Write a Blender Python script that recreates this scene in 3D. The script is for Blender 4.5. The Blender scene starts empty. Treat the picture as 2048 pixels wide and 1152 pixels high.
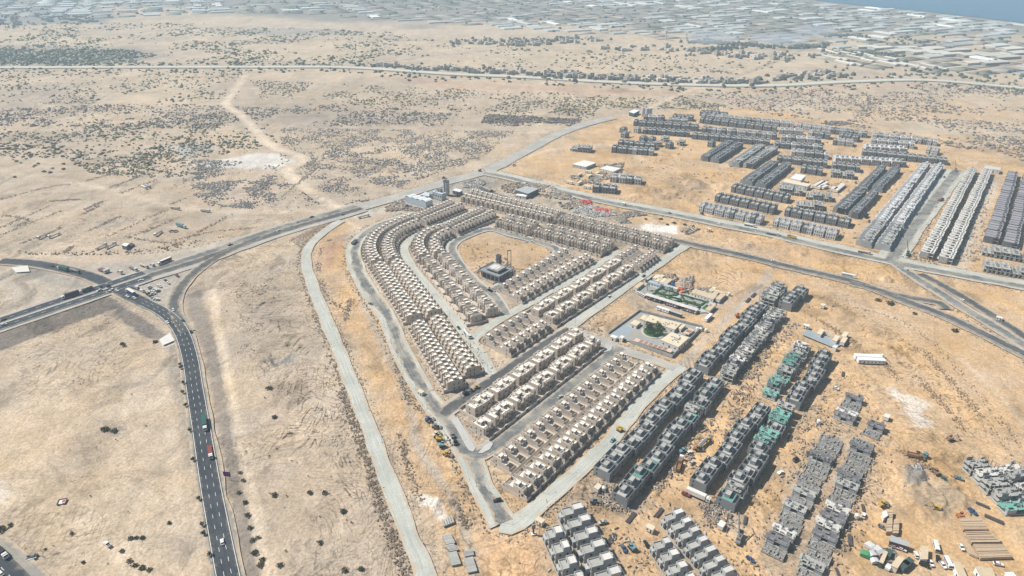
import bpy, math, random
import numpy as np
from mathutils import Vector

# ------------------------------------------------------------------ camera, sky, sun, exposure
CAM_H = 310.0                      # drone altitude in metres
PITCH = math.radians(27.9)         # below the horizon
FOCAL = 1365.33                    # 24 mm lens on a 36 mm wide sensor, for a 2048 px wide survey picture
scene = bpy.context.scene
col = scene.collection
cam_data = bpy.data.cameras.new('camera')
cam_data.sensor_width = 36.0
cam_data.lens = 24.0
cam_data.clip_start = 1.0
cam_data.clip_end = 60000.0
cam = bpy.data.objects.new('camera', cam_data)
cam.location = (0, 0, CAM_H)
cam.rotation_euler = (math.radians(90) - PITCH, 0, 0)
col.objects.link(cam)
scene.camera = cam

SUN_EL = math.radians(52.0)
SUN_DIR = Vector((-7.3, 1.6, 0)).normalized()          # horizontal direction towards the sun
world = bpy.data.worlds.new('World')
scene.world = world
world.use_nodes = True
wn = world.node_tree
bg = wn.nodes['Background']
sky = wn.nodes.new('ShaderNodeTexSky')
sky.sky_type = 'NISHITA'
sky.sun_disc = False
sky.sun_elevation = SUN_EL
sky.sun_rotation = math.atan2(SUN_DIR.x, SUN_DIR.y)
sky.altitude = 50
sky.dust_density = 1.5
wn.links.new(sky.outputs[0], bg.inputs[0])
bg.inputs[1].default_value = 0.05
sd = bpy.data.lights.new('sun', 'SUN')
sd.energy = 5.0
sd.angle = math.radians(0.53)
sd.color = (1.0, 0.94, 0.85)
sun = bpy.data.objects.new('sun', sd)
to_sun = Vector((SUN_DIR.x * math.cos(SUN_EL), SUN_DIR.y * math.cos(SUN_EL), math.sin(SUN_EL)))
sun.rotation_euler = to_sun.to_track_quat('Z', 'Y').to_euler()
sun.location = (-400, 300, 800)
col.objects.link(sun)
scene.view_settings.view_transform = 'Standard'
scene.view_settings.look = 'None'
scene.view_settings.exposure = 0.30
scene.view_settings.gamma = 1.0
scene.render.engine = 'CYCLES'
cy = scene.cycles
cy.max_bounces = 5
cy.diffuse_bounces = 2
cy.glossy_bounces = 2
cy.transmission_bounces = 2
cy.volume_bounces = 2
cy.use_denoising = True
try:
    cy.denoiser = 'OPENIMAGEDENOISE'
    cy.denoising_input_passes = 'RGB_ALBEDO_NORMAL'
except Exception:
    cy.use_denoising = False

R = random.Random(7)

# ------------------------------------------------------------------ survey: picture point -> place on the ground plane
SP, CP = math.sin(PITCH), math.cos(PITCH)
def G(px, py, z=0.0):
    a = (px - 1024) / FOCAL
    b = -(py - 576) / FOCAL
    t = (CAM_H - z) / (SP - b * CP)
    return (a * t, (CP + b * SP) * t)

def lerp2(p, q, t):
    return (p[0] + (q[0] - p[0]) * t, p[1] + (q[1] - p[1]) * t)

def dist2(p, q):
    return math.hypot(p[0] - q[0], p[1] - q[1])

# ------------------------------------------------------------------ mesh collecting
class MB:
    def __init__(s):
        s.v = []; s.f = []; s.m = []
    def quad(s, a, b, c, d, m=0):
        n = len(s.v); s.v += [a, b, c, d]; s.f.append((n, n + 1, n + 2, n + 3)); s.m.append(m)
    def box(s, x0, x1, y0, y1, z0, z1, m=0, bottom=False):
        n = len(s.v)
        s.v += [(x0, y0, z0), (x1, y0, z0), (x1, y1, z0), (x0, y1, z0), (x0, y0, z1), (x1, y0, z1), (x1, y1, z1), (x0, y1, z1)]
        fs = [(4, 5, 6, 7), (0, 1, 5, 4), (1, 2, 6, 5), (2, 3, 7, 6), (3, 0, 4, 7)]
        if bottom: fs.append((3, 2, 1, 0))
        for f in fs:
            s.f.append(tuple(n + i for i in f)); s.m.append(m)
    def obox(s, cx, cy, ang, lx, ly, z0, z1, m=0, taper=1.0, bottom=False):
        n = len(s.v); ca, sa = math.cos(ang), math.sin(ang)
        for k, z in ((1.0, z0), (taper, z1)):
            for ux, uy in ((-1, -1), (1, -1), (1, 1), (-1, 1)):
                x = ux * lx * .5 * k; y = uy * ly * .5 * k
                s.v.append((cx + x * ca - y * sa, cy + x * sa + y * ca, z))
        fs = [(4, 5, 6, 7), (0, 1, 5, 4), (1, 2, 6, 5), (2, 3, 7, 6), (3, 0, 4, 7)]
        if bottom: fs.append((3, 2, 1, 0))
        for f in fs:
            s.f.append(tuple(n + i for i in f)); s.m.append(m)
    def ring(s, x0, x1, y0, y1, z0, z1, t, m=0):
        s.box(x0, x1, y0, y0 + t, z0, z1, m); s.box(x0, x1, y1 - t, y1, z0, z1, m)
        s.box(x0, x0 + t, y0 + t, y1 - t, z0, z1, m); s.box(x1 - t, x1, y0 + t, y1 - t, z0, z1, m)
    def cyl(s, x, y, z0, z1, r0, r1, k=8, m=0, cap=True):
        n = len(s.v)
        for i in range(k):
            a = 2 * math.pi * i / k
            s.v.append((x + r0 * math.cos(a), y + r0 * math.sin(a), z0)); s.v.append((x + r1 * math.cos(a), y + r1 * math.sin(a), z1))
        for i in range(k):
            j = (i + 1) % k
            s.f.append((n + 2 * i, n + 2 * j, n + 2 * j + 1, n + 2 * i + 1)); s.m.append(m)
        if cap:
            s.f.append(tuple(n + 2 * i + 1 for i in range(k))); s.m.append(m)
    def bar(s, p, q, r, k=5, m=0):
        p = Vector(p); q = Vector(q); d = (q - p).normalized()
        u = d.orthogonal().normalized(); w = d.cross(u); n = len(s.v)
        for i in range(k):
            a = 2 * math.pi * i / k; o = u * (r * math.cos(a)) + w * (r * math.sin(a))
            s.v.append(tuple(p + o)); s.v.append(tuple(q + o))
        for i in range(k):
            j = (i + 1) % k
            s.f.append((n + 2 * i, n + 2 * j, n + 2 * j + 1, n + 2 * i + 1)); s.m.append(m)
        s.f.append(tuple(n + 2 * i + 1 for i in range(k))); s.m.append(m)
        s.f.append(tuple(n + 2 * i for i in reversed(range(k)))); s.m.append(m)
    def lathe_x(s, x0, x1, cz, r, k=8, cy=0.0, m=0):
        s.bar((x0, cy, cz), (x1, cy, cz), r, k, m)
    def poly(s, pts, z0, z1, m=0):
        n = len(s.v); k = len(pts)
        a = sum(pts[i][0] * pts[(i + 1) % k][1] - pts[(i + 1) % k][0] * pts[i][1] for i in range(k))
        if a < 0: pts = pts[::-1]
        for (x, y) in pts: s.v.append((x, y, z1))
        s.f.append(tuple(range(n, n + k))); s.m.append(m)
        if z0 is not None and z0 < z1:
            for (x, y) in pts: s.v.append((x, y, z0))
            for i in range(k):
                j = (i + 1) % k
                s.f.append((n + k + i, n + k + j, n + j, n + i)); s.m.append(m)
    def mesh(s, name, mats):
        me = bpy.data.meshes.new(name)
        me.from_pydata(s.v, [], s.f)
        for x in (mats if isinstance(mats, (list, tuple)) else [mats]):
            me.materials.append(x)
        if any(s.m):
            me.polygons.foreach_set('material_index', s.m)
        me.update()
        return me
    def build(s, name, mats, parent=None, smooth=False):
        me = s.mesh(name, mats)
        if smooth:
            me.polygons.foreach_set('use_smooth', [True] * len(me.polygons))
        return link(name, me, parent)

def link(name, data, parent=None, loc=None, rz=0.0, sc=None):
    o = bpy.data.objects.new(name, data)
    if loc is not None: o.location = loc
    if rz: o.rotation_euler = (0, 0, rz)
    if sc is not None: o.scale = sc
    if parent is not None: o.parent = parent
    col.objects.link(o)
    return o

def tag(o, label=None, cat=None, group=None, kind=None):
    if label: o['label'] = label
    if cat: o['category'] = cat
    if group: o['group'] = group
    if kind: o['kind'] = kind
    return o

class Proto:
    """A kind of thing: a list of parts (name, mesh, sub-parts), linked anew for every individual."""
    def __init__(s, parts):
        s.parts = parts
    def place(s, name, loc, rz=0.0, sc=None, label=None, cat=None, group=None):
        root = link(name, None, None, loc, rz, sc)
        root.empty_display_size = 1.0
        tag(root, label, cat, group)
        for p in s.parts:
            o = link(p[0], p[1], root)
            if p[0] in ('columns', 'rebar', 'partitions'): o['kind'] = 'stuff'
            for q in (p[2] if len(p) > 2 else ()):
                link(q[0], q[1], o)
        return root

ORD = ['first', 'second', 'third', 'fourth', 'fifth', 'sixth', 'seventh', 'eighth', 'ninth', 'tenth', 'eleventh', 'twelfth', 'thirteenth',
       'fourteenth', 'fifteenth', 'sixteenth', 'seventeenth', 'eighteenth', 'nineteenth', 'twentieth', 'twenty-first', 'twenty-second',
       'twenty-third', 'twenty-fourth']

# ------------------------------------------------------------------ materials
def mat(name, c1, c2=None, scale=0.15, rough=0.9, detail=0.5, obj=0.06, fine=1.6, metal=0.0, bump=0.0):
    """Two tones mixed by coarse and fine noise in place, with a little difference from one object to the next."""
    m = bpy.data.materials.new(name); m.use_nodes = True
    nt = m.node_tree; N = nt.nodes; L = nt.links
    b = N['Principled BSDF']; b.inputs['Roughness'].default_value = rough; b.inputs['Metallic'].default_value = metal
    b.inputs['Specular IOR Level'].default_value = 0.25
    if c2 is None: c2 = tuple(x * 0.8 for x in c1)
    geo = N.new('ShaderNodeNewGeometry')
    n1 = N.new('ShaderNodeTexNoise'); n1.inputs['Scale'].default_value = scale; n1.inputs['Detail'].default_value = 4; n1.inputs['Roughness'].default_value = .65
    n2 = N.new('ShaderNodeTexNoise'); n2.inputs['Scale'].default_value = fine; n2.inputs['Detail'].default_value = 3
    L.new(geo.outputs['Position'], n1.inputs['Vector']); L.new(geo.outputs['Position'], n2.inputs['Vector'])
    ad = N.new('ShaderNodeMath'); ad.operation = 'MULTIPLY_ADD'; ad.inputs[1].default_value = detail
    L.new(n2.outputs[0], ad.inputs[0]); L.new(n1.outputs[0], ad.inputs[2])
    mr = N.new('ShaderNodeMapRange'); mr.inputs[1].default_value = 0.32 + .32 * detail; mr.inputs[2].default_value = 0.68 + .68 * detail
    L.new(ad.outputs[0], mr.inputs[0])
    mx = N.new('ShaderNodeMix'); mx.data_type = 'RGBA'
    mx.inputs[6].default_value = (*c1, 1); mx.inputs[7].default_value = (*c2, 1)
    L.new(mr.outputs[0], mx.inputs[0])
    oi = N.new('ShaderNodeObjectInfo')
    m2 = N.new('ShaderNodeMapRange'); m2.inputs[3].default_value = 1 - obj; m2.inputs[4].default_value = 1 + obj
    L.new(oi.outputs['Random'], m2.inputs[0])
    hs = N.new('ShaderNodeHueSaturation'); L.new(mx.outputs[2], hs.inputs['Color']); L.new(m2.outputs[0], hs.inputs['Value'])
    L.new(hs.outputs[0], b.inputs['Base Color'])
    if bump:
        bp = N.new('ShaderNodeBump'); bp.inputs['Strength'].default_value = 1.0; bp.inputs['Distance'].default_value = bump
        L.new(ad.outputs[0], bp.inputs['Height']); L.new(bp.outputs[0], b.inputs['Normal'])
    return m

def attr_mat(name, rough=0.9, mul=1.0):
    """Colour taken from a per-piece colour attribute, broken up by noise."""
    m = bpy.data.materials.new(name); m.use_nodes = True
    nt = m.node_tree; N = nt.nodes; L = nt.links
    b = N['Principled BSDF']; b.inputs['Roughness'].default_value = rough; b.inputs['Specular IOR Level'].default_value = 0.2
    at = N.new('ShaderNodeAttribute'); at.attribute_name = 'tint'
    geo = N.new('ShaderNodeNewGeometry')
    n2 = N.new('ShaderNodeTexNoise'); n2.inputs['Scale'].default_value = 0.9; n2.inputs['Detail'].default_value = 3
    L.new(geo.outputs['Position'], n2.inputs['Vector'])
    mr = N.new('ShaderNodeMapRange'); mr.inputs[1].default_value = .3; mr.inputs[2].default_value = .7; mr.inputs[3].default_value = .75 * mul; mr.inputs[4].default_value = 1.2 * mul
    L.new(n2.outputs[0], mr.inputs[0])
    hs = N.new('ShaderNodeHueSaturation'); L.new(at.outputs['Color'], hs.inputs['Color']); L.new(mr.outputs[0], hs.inputs['Value'])
    L.new(hs.outputs[0], b.inputs['Base Color'])
    return m

def road_mat(name, c1, c2, dust=.6, streak=.16, dustc=(.46, .37, .27), patch=.0):
    """Road surface: wheel-path streaks along it, patches, and sand drifted over the edges."""
    m = bpy.data.materials.new(name); m.use_nodes = True
    nt = m.node_tree; N = nt.nodes; L = nt.links
    b = N['Principled BSDF']; b.inputs['Roughness'].default_value = .9; b.inputs['Specular IOR Level'].default_value = .2
    at = N.new('ShaderNodeAttribute'); at.attribute_name = 'lane'
    sep = N.new('ShaderNodeSeparateXYZ'); L.new(at.outputs['Vector'], sep.inputs[0])
    geo = N.new('ShaderNodeNewGeometry')
    def noise(vec, scale, detail=4, rough=.6):
        n = N.new('ShaderNodeTexNoise'); n.inputs['Scale'].default_value = scale; n.inputs['Detail'].default_value = detail; n.inputs['Roughness'].default_value = rough
        L.new(vec, n.inputs['Vector']); return n.outputs[0]
    def rng(src, a, c, lo, hi):
        r = N.new('ShaderNodeMapRange'); r.inputs[1].default_value = a; r.inputs[2].default_value = c; r.inputs[3].default_value = lo; r.inputs[4].default_value = hi
        L.new(src, r.inputs[0]); return r.outputs[0]
    def op(o, p, q):
        r = N.new('ShaderNodeMath'); r.operation = o
        for i, v in enumerate((p, q)):
            if isinstance(v, (int, float)): r.inputs[i].default_value = v
            else: L.new(v, r.inputs[i])
        return r.outputs[0]
    cmb = N.new('ShaderNodeCombineXYZ'); L.new(op('MULTIPLY', sep.outputs[0], 1.1), cmb.inputs[0]); L.new(op('MULTIPLY', sep.outputs[1], .022), cmb.inputs[1])
    v = rng(noise(cmb.outputs[0], 1.0, 5, .65), .32, .68, 1 - streak, 1 + streak)
    v = op('MULTIPLY', v, rng(noise(geo.outputs['Position'], .8, 5, .7), .3, .7, .86, 1.13))
    mx = N.new('ShaderNodeMix'); mx.data_type = 'RGBA'; mx.inputs[6].default_value = (*c1, 1); mx.inputs[7].default_value = (*c2, 1)
    L.new(rng(noise(geo.outputs['Position'], .04, 5, .7), .42, .60, 0, 1), mx.inputs[0])
    hs = N.new('ShaderNodeHueSaturation'); L.new(mx.outputs[2], hs.inputs['Color']); L.new(v, hs.inputs['Value'])
    e = op('SUBTRACT', sep.outputs[2], op('ABSOLUTE', sep.outputs[0], 0))          # metres to the edge
    e = op('ADD', e, rng(noise(geo.outputs['Position'], .16, 5, .7), .25, .75, 2.2, -2.6))
    d = op('MULTIPLY', rng(e, -.2, 1.6, 1, 0), dust)
    m2 = N.new('ShaderNodeMix'); m2.data_type = 'RGBA'; L.new(d, m2.inputs[0]); L.new(hs.outputs[0], m2.inputs[6]); m2.inputs[7].default_value = (*dustc, 1)
    L.new(m2.outputs[2], b.inputs['Base Color'])
    return m

M = {}
M['villa_wall'] = mat('villa_wall', (.56, .495, .43), (.48, .42, .36), .05, obj=.05)
M['villa_roof'] = mat('villa_roof', (.88, .835, .77), (.76, .71, .645), .12, obj=.05)
M['yard'] = mat('yard', (.54, .475, .40), (.45, .39, .33), .2)
M['villa_trim'] = mat('villa_trim', (.64, .58, .51), (.55, .495, .435), .1)
M['opening'] = mat('opening', (.035, .032, .03), (.02, .02, .02), .5, rough=.5)
M['tank'] = mat('tank', (.72, .72, .70), (.6, .6, .58), .5, rough=.5)
M['block'] = mat('block', (.27, .285, .30), (.19, .205, .22), .10, detail=.6, obj=.08)
M['slab'] = mat('slab', (.42, .42, .395), (.30, .305, .295), .15, detail=.6, obj=.10)
M['dark_slab'] = mat('dark_slab', (.16, .155, .17), (.11, .105, .115), .2, detail=.6, obj=.12)
M['pale_slab'] = mat('pale_slab', (.62, .61, .58), (.50, .49, .47), .2, detail=.6, obj=.1)
M['plaster'] = mat('plaster', (.60, .61, .62), (.50, .51, .525), .1, obj=.08)
M['net'] = mat('net', (.07, .30, .25), (.20, .36, .32), .25, detail=.8, obj=.25)
M['formwork'] = mat('formwork', (.34, .25, .16), (.24, .17, .11), .3, detail=.6)
M['asphalt'] = road_mat('asphalt', (.040, .048, .060), (.062, .070, .080), .25, .22)
M['shoulder'] = road_mat('shoulder', (.25, .24, .22), (.33, .30, .25), 1.0, .12)
M['worn_asphalt'] = road_mat('worn_asphalt', (.13, .14, .145), (.27, .265, .24), .8, .3)
M['new_asphalt'] = road_mat('new_asphalt', (.075, .078, .082), (.12, .12, .115), .5, .25)
M['gravel_road'] = road_mat('gravel_road', (.45, .465, .43), (.37, .39, .36), 1.0, .18)
M['gravel_grey'] = road_mat('gravel_grey', (.33, .335, .325), (.42, .40, .36), 1.0, .15)
M['paint'] = mat('paint', (.78, .78, .75), (.62, .62, .60), .4)
M['kerb'] = mat('kerb', (.50, .48, .44), (.38, .36, .33), .4)
M['paving'] = mat('paving', (.46, .47, .46), (.38, .385, .38), .2)
M['metal'] = mat('metal', (.30, .31, .32), (.24, .25, .26), .5, rough=.5, metal=.3)

# ------------------------------------------------------------------ numpy noise and polygons
def _hash(ix, iy, seed):
    h = (ix.astype(np.int64) * 374761393 + iy.astype(np.int64) * 668265263 + seed * 974634533) & 0x7fffffff
    h = ((h ^ (h >> 13)) * 1274126177) & 0x7fffffff
    return ((h ^ (h >> 16)) & 0xffff) / 65535.0

def vnoise(x, y, seed=0):
    ix = np.floor(x); iy = np.floor(y); fx = x - ix; fy = y - iy
    fx = fx * fx * (3 - 2 * fx); fy = fy * fy * (3 - 2 * fy)
    a = _hash(ix, iy, seed); b = _hash(ix + 1, iy, seed); c = _hash(ix, iy + 1, seed); d = _hash(ix + 1, iy + 1, seed)
    return (a * (1 - fx) + b * fx) * (1 - fy) + (c * (1 - fx) + d * fx) * fy

def fbm(x, y, seed=0, oct=4, gain=.5):
    s = 0; a = 1; t = 0
    for i in range(oct):
        s = s + a * vnoise(x * 2 ** i, y * 2 ** i, seed + i * 17); t += a; a *= gain
    return s / t

def poly_sd(X, Y, P):
    """Distance to the edge of polygon P, positive inside."""
    n = len(P); inside = np.zeros(X.shape, bool); dm = np.full(X.shape, 1e9)
    for i in range(n):
        x0, y0 = P[i]; x1, y1 = P[(i + 1) % n]
        dx, dy = x1 - x0, y1 - y0
        t = np.clip(((X - x0) * dx + (Y - y0) * dy) / (dx * dx + dy * dy + 1e-9), 0, 1)
        dm = np.minimum(dm, np.hypot(X - x0 - t * dx, Y - y0 - t * dy))
        c = (y0 > Y) != (y1 > Y)
        xi = x0 + (Y - y0) * dx / (dy if abs(dy) > 1e-9 else 1e-9)
        inside ^= c & (X < xi)
    return np.where(inside, dm, -dm)

def line_d(X, Y, P):
    dm = np.full(X.shape, 1e9)
    for i in range(len(P) - 1):
        x0, y0 = P[i]; x1, y1 = P[i + 1]
        dx, dy = x1 - x0, y1 - y0
        t = np.clip(((X - x0) * dx + (Y - y0) * dy) / (dx * dx + dy * dy + 1e-9), 0, 1)
        dm = np.minimum(dm, np.hypot(X - x0 - t * dx, Y - y0 - t * dy))
    return dm

def smooth_line(pts, step=6.0):
    """Catmull-Rom through world points, resampled to an even step."""
    P = [np.array(p, float) for p in pts]
    if len(P) == 2:
        out = [P[0], P[1]]
    else:
        out = []
        E_ = [2 * P[0] - P[1]] + P + [2 * P[-1] - P[-2]]
        for i in range(1, len(E_) - 2):
            p0, p1, p2, p3 = E_[i - 1:i + 3]
            k = max(2, int(np.linalg.norm(p2 - p1) / step * 2))
            for j in range(k):
                t = j / k
                out.append(.5 * (2 * p1 + (p2 - p0) * t + (2 * p0 - 5 * p1 + 4 * p2 - p3) * t * t + (3 * p1 - p0 - 3 * p2 + p3) * t ** 3))
        out.append(P[-1])
    out = np.array(out); seg = np.r_[0, np.cumsum(np.linalg.norm(np.diff(out, axis=0), axis=1))]
    n = max(2, int(seg[-1] / step) + 1); s = np.linspace(0, seg[-1], n)
    return np.c_[np.interp(s, seg, out[:, 0]), np.interp(s, seg, out[:, 1])]

def W(*px):
    return [G(*p) for p in px]

# ------------------------------------------------------------------ roads (survey lines)
ROADS = {}
def road(name, px, width, material, z, step=6.0):
    L = smooth_line(W(*px), step)
    ROADS[name] = (L, width)
    return strip(name, L, -width / 2, width / 2, material, z, wob=2.0)

def normals(L):
    d = np.gradient(L, axis=0); d /= np.linalg.norm(d, axis=1)[:, None] + 1e-9
    return np.c_[-d[:, 1], d[:, 0]]

LAYER = [0]
def strip(name, L, o0, o1, material, z, parent=None, wob=0.0, skirt=0.0):
    LAYER[0] += 1
    z = (.05 if parent is None else .22) + .004 * LAYER[0] if z < .4 and not name.endswith('line') else (.60 if z < .4 else z)
    N = normals(L); k = len(L)
    s = np.arange(k)
    w0 = (vnoise(s * .35, s * 0 + 3.3, 5) - .5) * wob; w1 = (vnoise(s * .35, s * 0 + 9.1, 8) - .5) * wob
    A = L + N * (o0 + w0)[:, None]; B = L + N * (o1 + w1)[:, None]
    b = MB()
    for i in range(k): b.v += [(A[i, 0], A[i, 1], z), (B[i, 0], B[i, 1], z)]
    for i in range(k - 1):
        b.f.append((2 * i + 1, 2 * i, 2 * i + 2, 2 * i + 3)); b.m.append(0)
    o = b.build(name, material, parent)
    hw = (o1 - o0) / 2; seg = np.r_[0, np.cumsum(np.linalg.norm(np.diff(L, axis=0), axis=1))]
    lane = np.stack([np.tile([-hw, hw], k), np.repeat(seg, 2), np.full(2 * k, hw)], -1)
    at = o.data.attributes.new('lane', 'FLOAT_VECTOR', 'POINT'); at.data.foreach_set('vector', lane.ravel().astype(np.float32))
    if parent is None: tag(o, kind='structure')
    return o

def dashes(name, L, off, w, length, gap, z, parent):
    N = normals(L); seg = np.r_[0, np.cumsum(np.linalg.norm(np.diff(L, axis=0), axis=1))]
    b = MB(); s = 0.0
    while s + length < seg[-1]:
        i = int(np.searchsorted(seg, s + length / 2)); i = min(max(i, 1), len(L) - 1)
        t = (s + length / 2 - seg[i - 1]) / (seg[i] - seg[i - 1] + 1e-9)
        c = L[i - 1] * (1 - t) + L[i] * t + N[i] * off
        d = np.array([N[i][1], -N[i][0]])
        a = math.atan2(d[1], d[0])
        ca, sa = math.cos(a), math.sin(a)
        z = .60
        q = [(c[0] + x * ca - y * sa, c[1] + x * sa + y * ca, z) for x, y in ((-length / 2, -w / 2), (length / 2, -w / 2), (length / 2, w / 2), (-length / 2, w / 2))]
        b.quad(*q)
        s += length + gap
    o = b.build(name, M['paint'], parent)
    tag(o, kind='stuff')
    return o

MAIN = [(0, 522), (60, 526), (100, 532), (140, 541), (185, 554), (222, 571), (250, 587), (285, 604), (320, 621), (345, 640), (362, 663), (374, 693), (383, 731), (389, 773), (396, 816), (404, 864), (413, 921), (423, 981), (436, 1050), (455, 1146), (470, 1215)]
CROSS = [(-60, 668), (0, 648), (60, 628), (110, 611), (165, 593), (222, 574), (300, 548), (400, 517), (512, 477), (600, 449), (700, 421), (720, 415)]
SLIP = [(520, 474), (470, 496), (430, 516), (395, 540), (368, 566), (352, 592), (347, 615), (356, 640), (372, 665)]
PALE = [(683, 441), (668, 449), (648, 464), (630, 480), (617, 496), (612, 513), (614, 538), (627, 576), (645, 621), (660, 660), (676, 697), (694, 743), (713, 790), (726, 826), (742, 864), (768, 936), (796, 1011), (825, 1086), (850, 1152), (875, 1215)]
OUTER = [(840, 425), (812, 432), (762, 449), (727, 469), (710, 490), (707, 513), (715, 540), (740, 586), (772, 633), (794, 683), (819, 733), (847, 783), (872, 816), (894, 843), (917, 876), (937, 911), (951, 944), (969, 984), (987, 1019), (1006, 1046)]
QUARRY = [(1000, 1052), (1022, 1056), (1050, 1036), (1086, 1004), (1136, 959), (1184, 916), (1224, 880), (1249, 845), (1299, 786), (1336, 752), (1362, 731)]
S1 = [(917, 880), (934, 903), (956, 908), (986, 892), (1029, 860), (1094, 809), (1129, 781), (1165, 752), (1199, 725), (1240, 694)]
S2 = [(1146, 660), (1180, 671), (1240, 697), (1300, 717), (1352, 737)]
S0 = [(885, 830), (900, 817), (925, 800), (960, 777), (994, 754), (1040, 722), (1087, 691), (1140, 658)]
S4 = [(1128, 664), (1172, 630), (1210, 603), (1245, 579), (1282, 553), (1320, 526), (1357, 500), (1380, 486)]
INNER = [(945, 419), (900, 438), (862, 456), (837, 467), (818, 480), (808, 493), (809, 510), (818, 526), (831, 544), (856, 575), (881, 606), (906, 635), (924, 659), (947, 688), (969, 721), (984, 752)]
S5 = [(944, 684), (958, 667), (985, 648), (1020, 626), (1062, 604), (1112, 576), (1157, 554), (1197, 529), (1243, 502)]
PLAZA = [(1012, 630), (1000, 608), (984, 588), (958, 571), (938, 551), (918, 525), (906, 505), (904, 493), (914, 481), (940, 469), (968, 459), (985, 458), (1020, 468), (1060, 479), (1095, 490), (1114, 498), (1116, 506), (1100, 519), (1060, 542), (1020, 563), (1000, 573), (978, 583)]
TROAD = [(935, 362), (960, 376), (990, 389), (1030, 401), (1090, 417), (1130, 429), (1199, 449), (1274, 468), (1349, 481), (1386, 489), (1460, 505), (1536, 523), (1586, 535), (1686, 558), (1736, 573), (1811, 602), (1886, 630), (1961, 665), (2048, 708), (2140, 756)]
UROAD = [(970, 345), (1024, 355), (1124, 382), (1224, 404), (1349, 428), (1449, 448), (1536, 465), (1611, 483), (1686, 500), (1773, 519), (1836, 532), (1911, 546), (2048, 571), (2140, 590)]
XROAD = [(1785, 522), (1811, 541), (1848, 566), (1880, 585), (1920, 612), (1973, 643), (2048, 690), (2140, 748)]
XROAD2 = [(1840, 548), (1898, 578), (1961, 616), (2048, 672), (2140, 730)]
VROAD = [(1780, 520), (1790, 506), (1823, 458), (1861, 408), (1898, 360), (1912, 341)]
PLANT = [(700, 421), (780, 398), (850, 377), (900, 362), (960, 346), (1000, 330), (1060, 297), (1120, 266), (1180, 246), (1225, 235)]
LOOP = [(1893, 619), (1880, 606), (1850, 600), (1800, 592), (1750, 578), (1700, 565)]
HIGHWAY = [(-400, 137), (0, 135), (500, 134), (700, 135), (900, 148), (1024, 153), (1200, 163), (1350, 169), (1536, 171), (1700, 163), (1850, 160), (2000, 172), (2150, 187), (2400, 215)]

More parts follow.
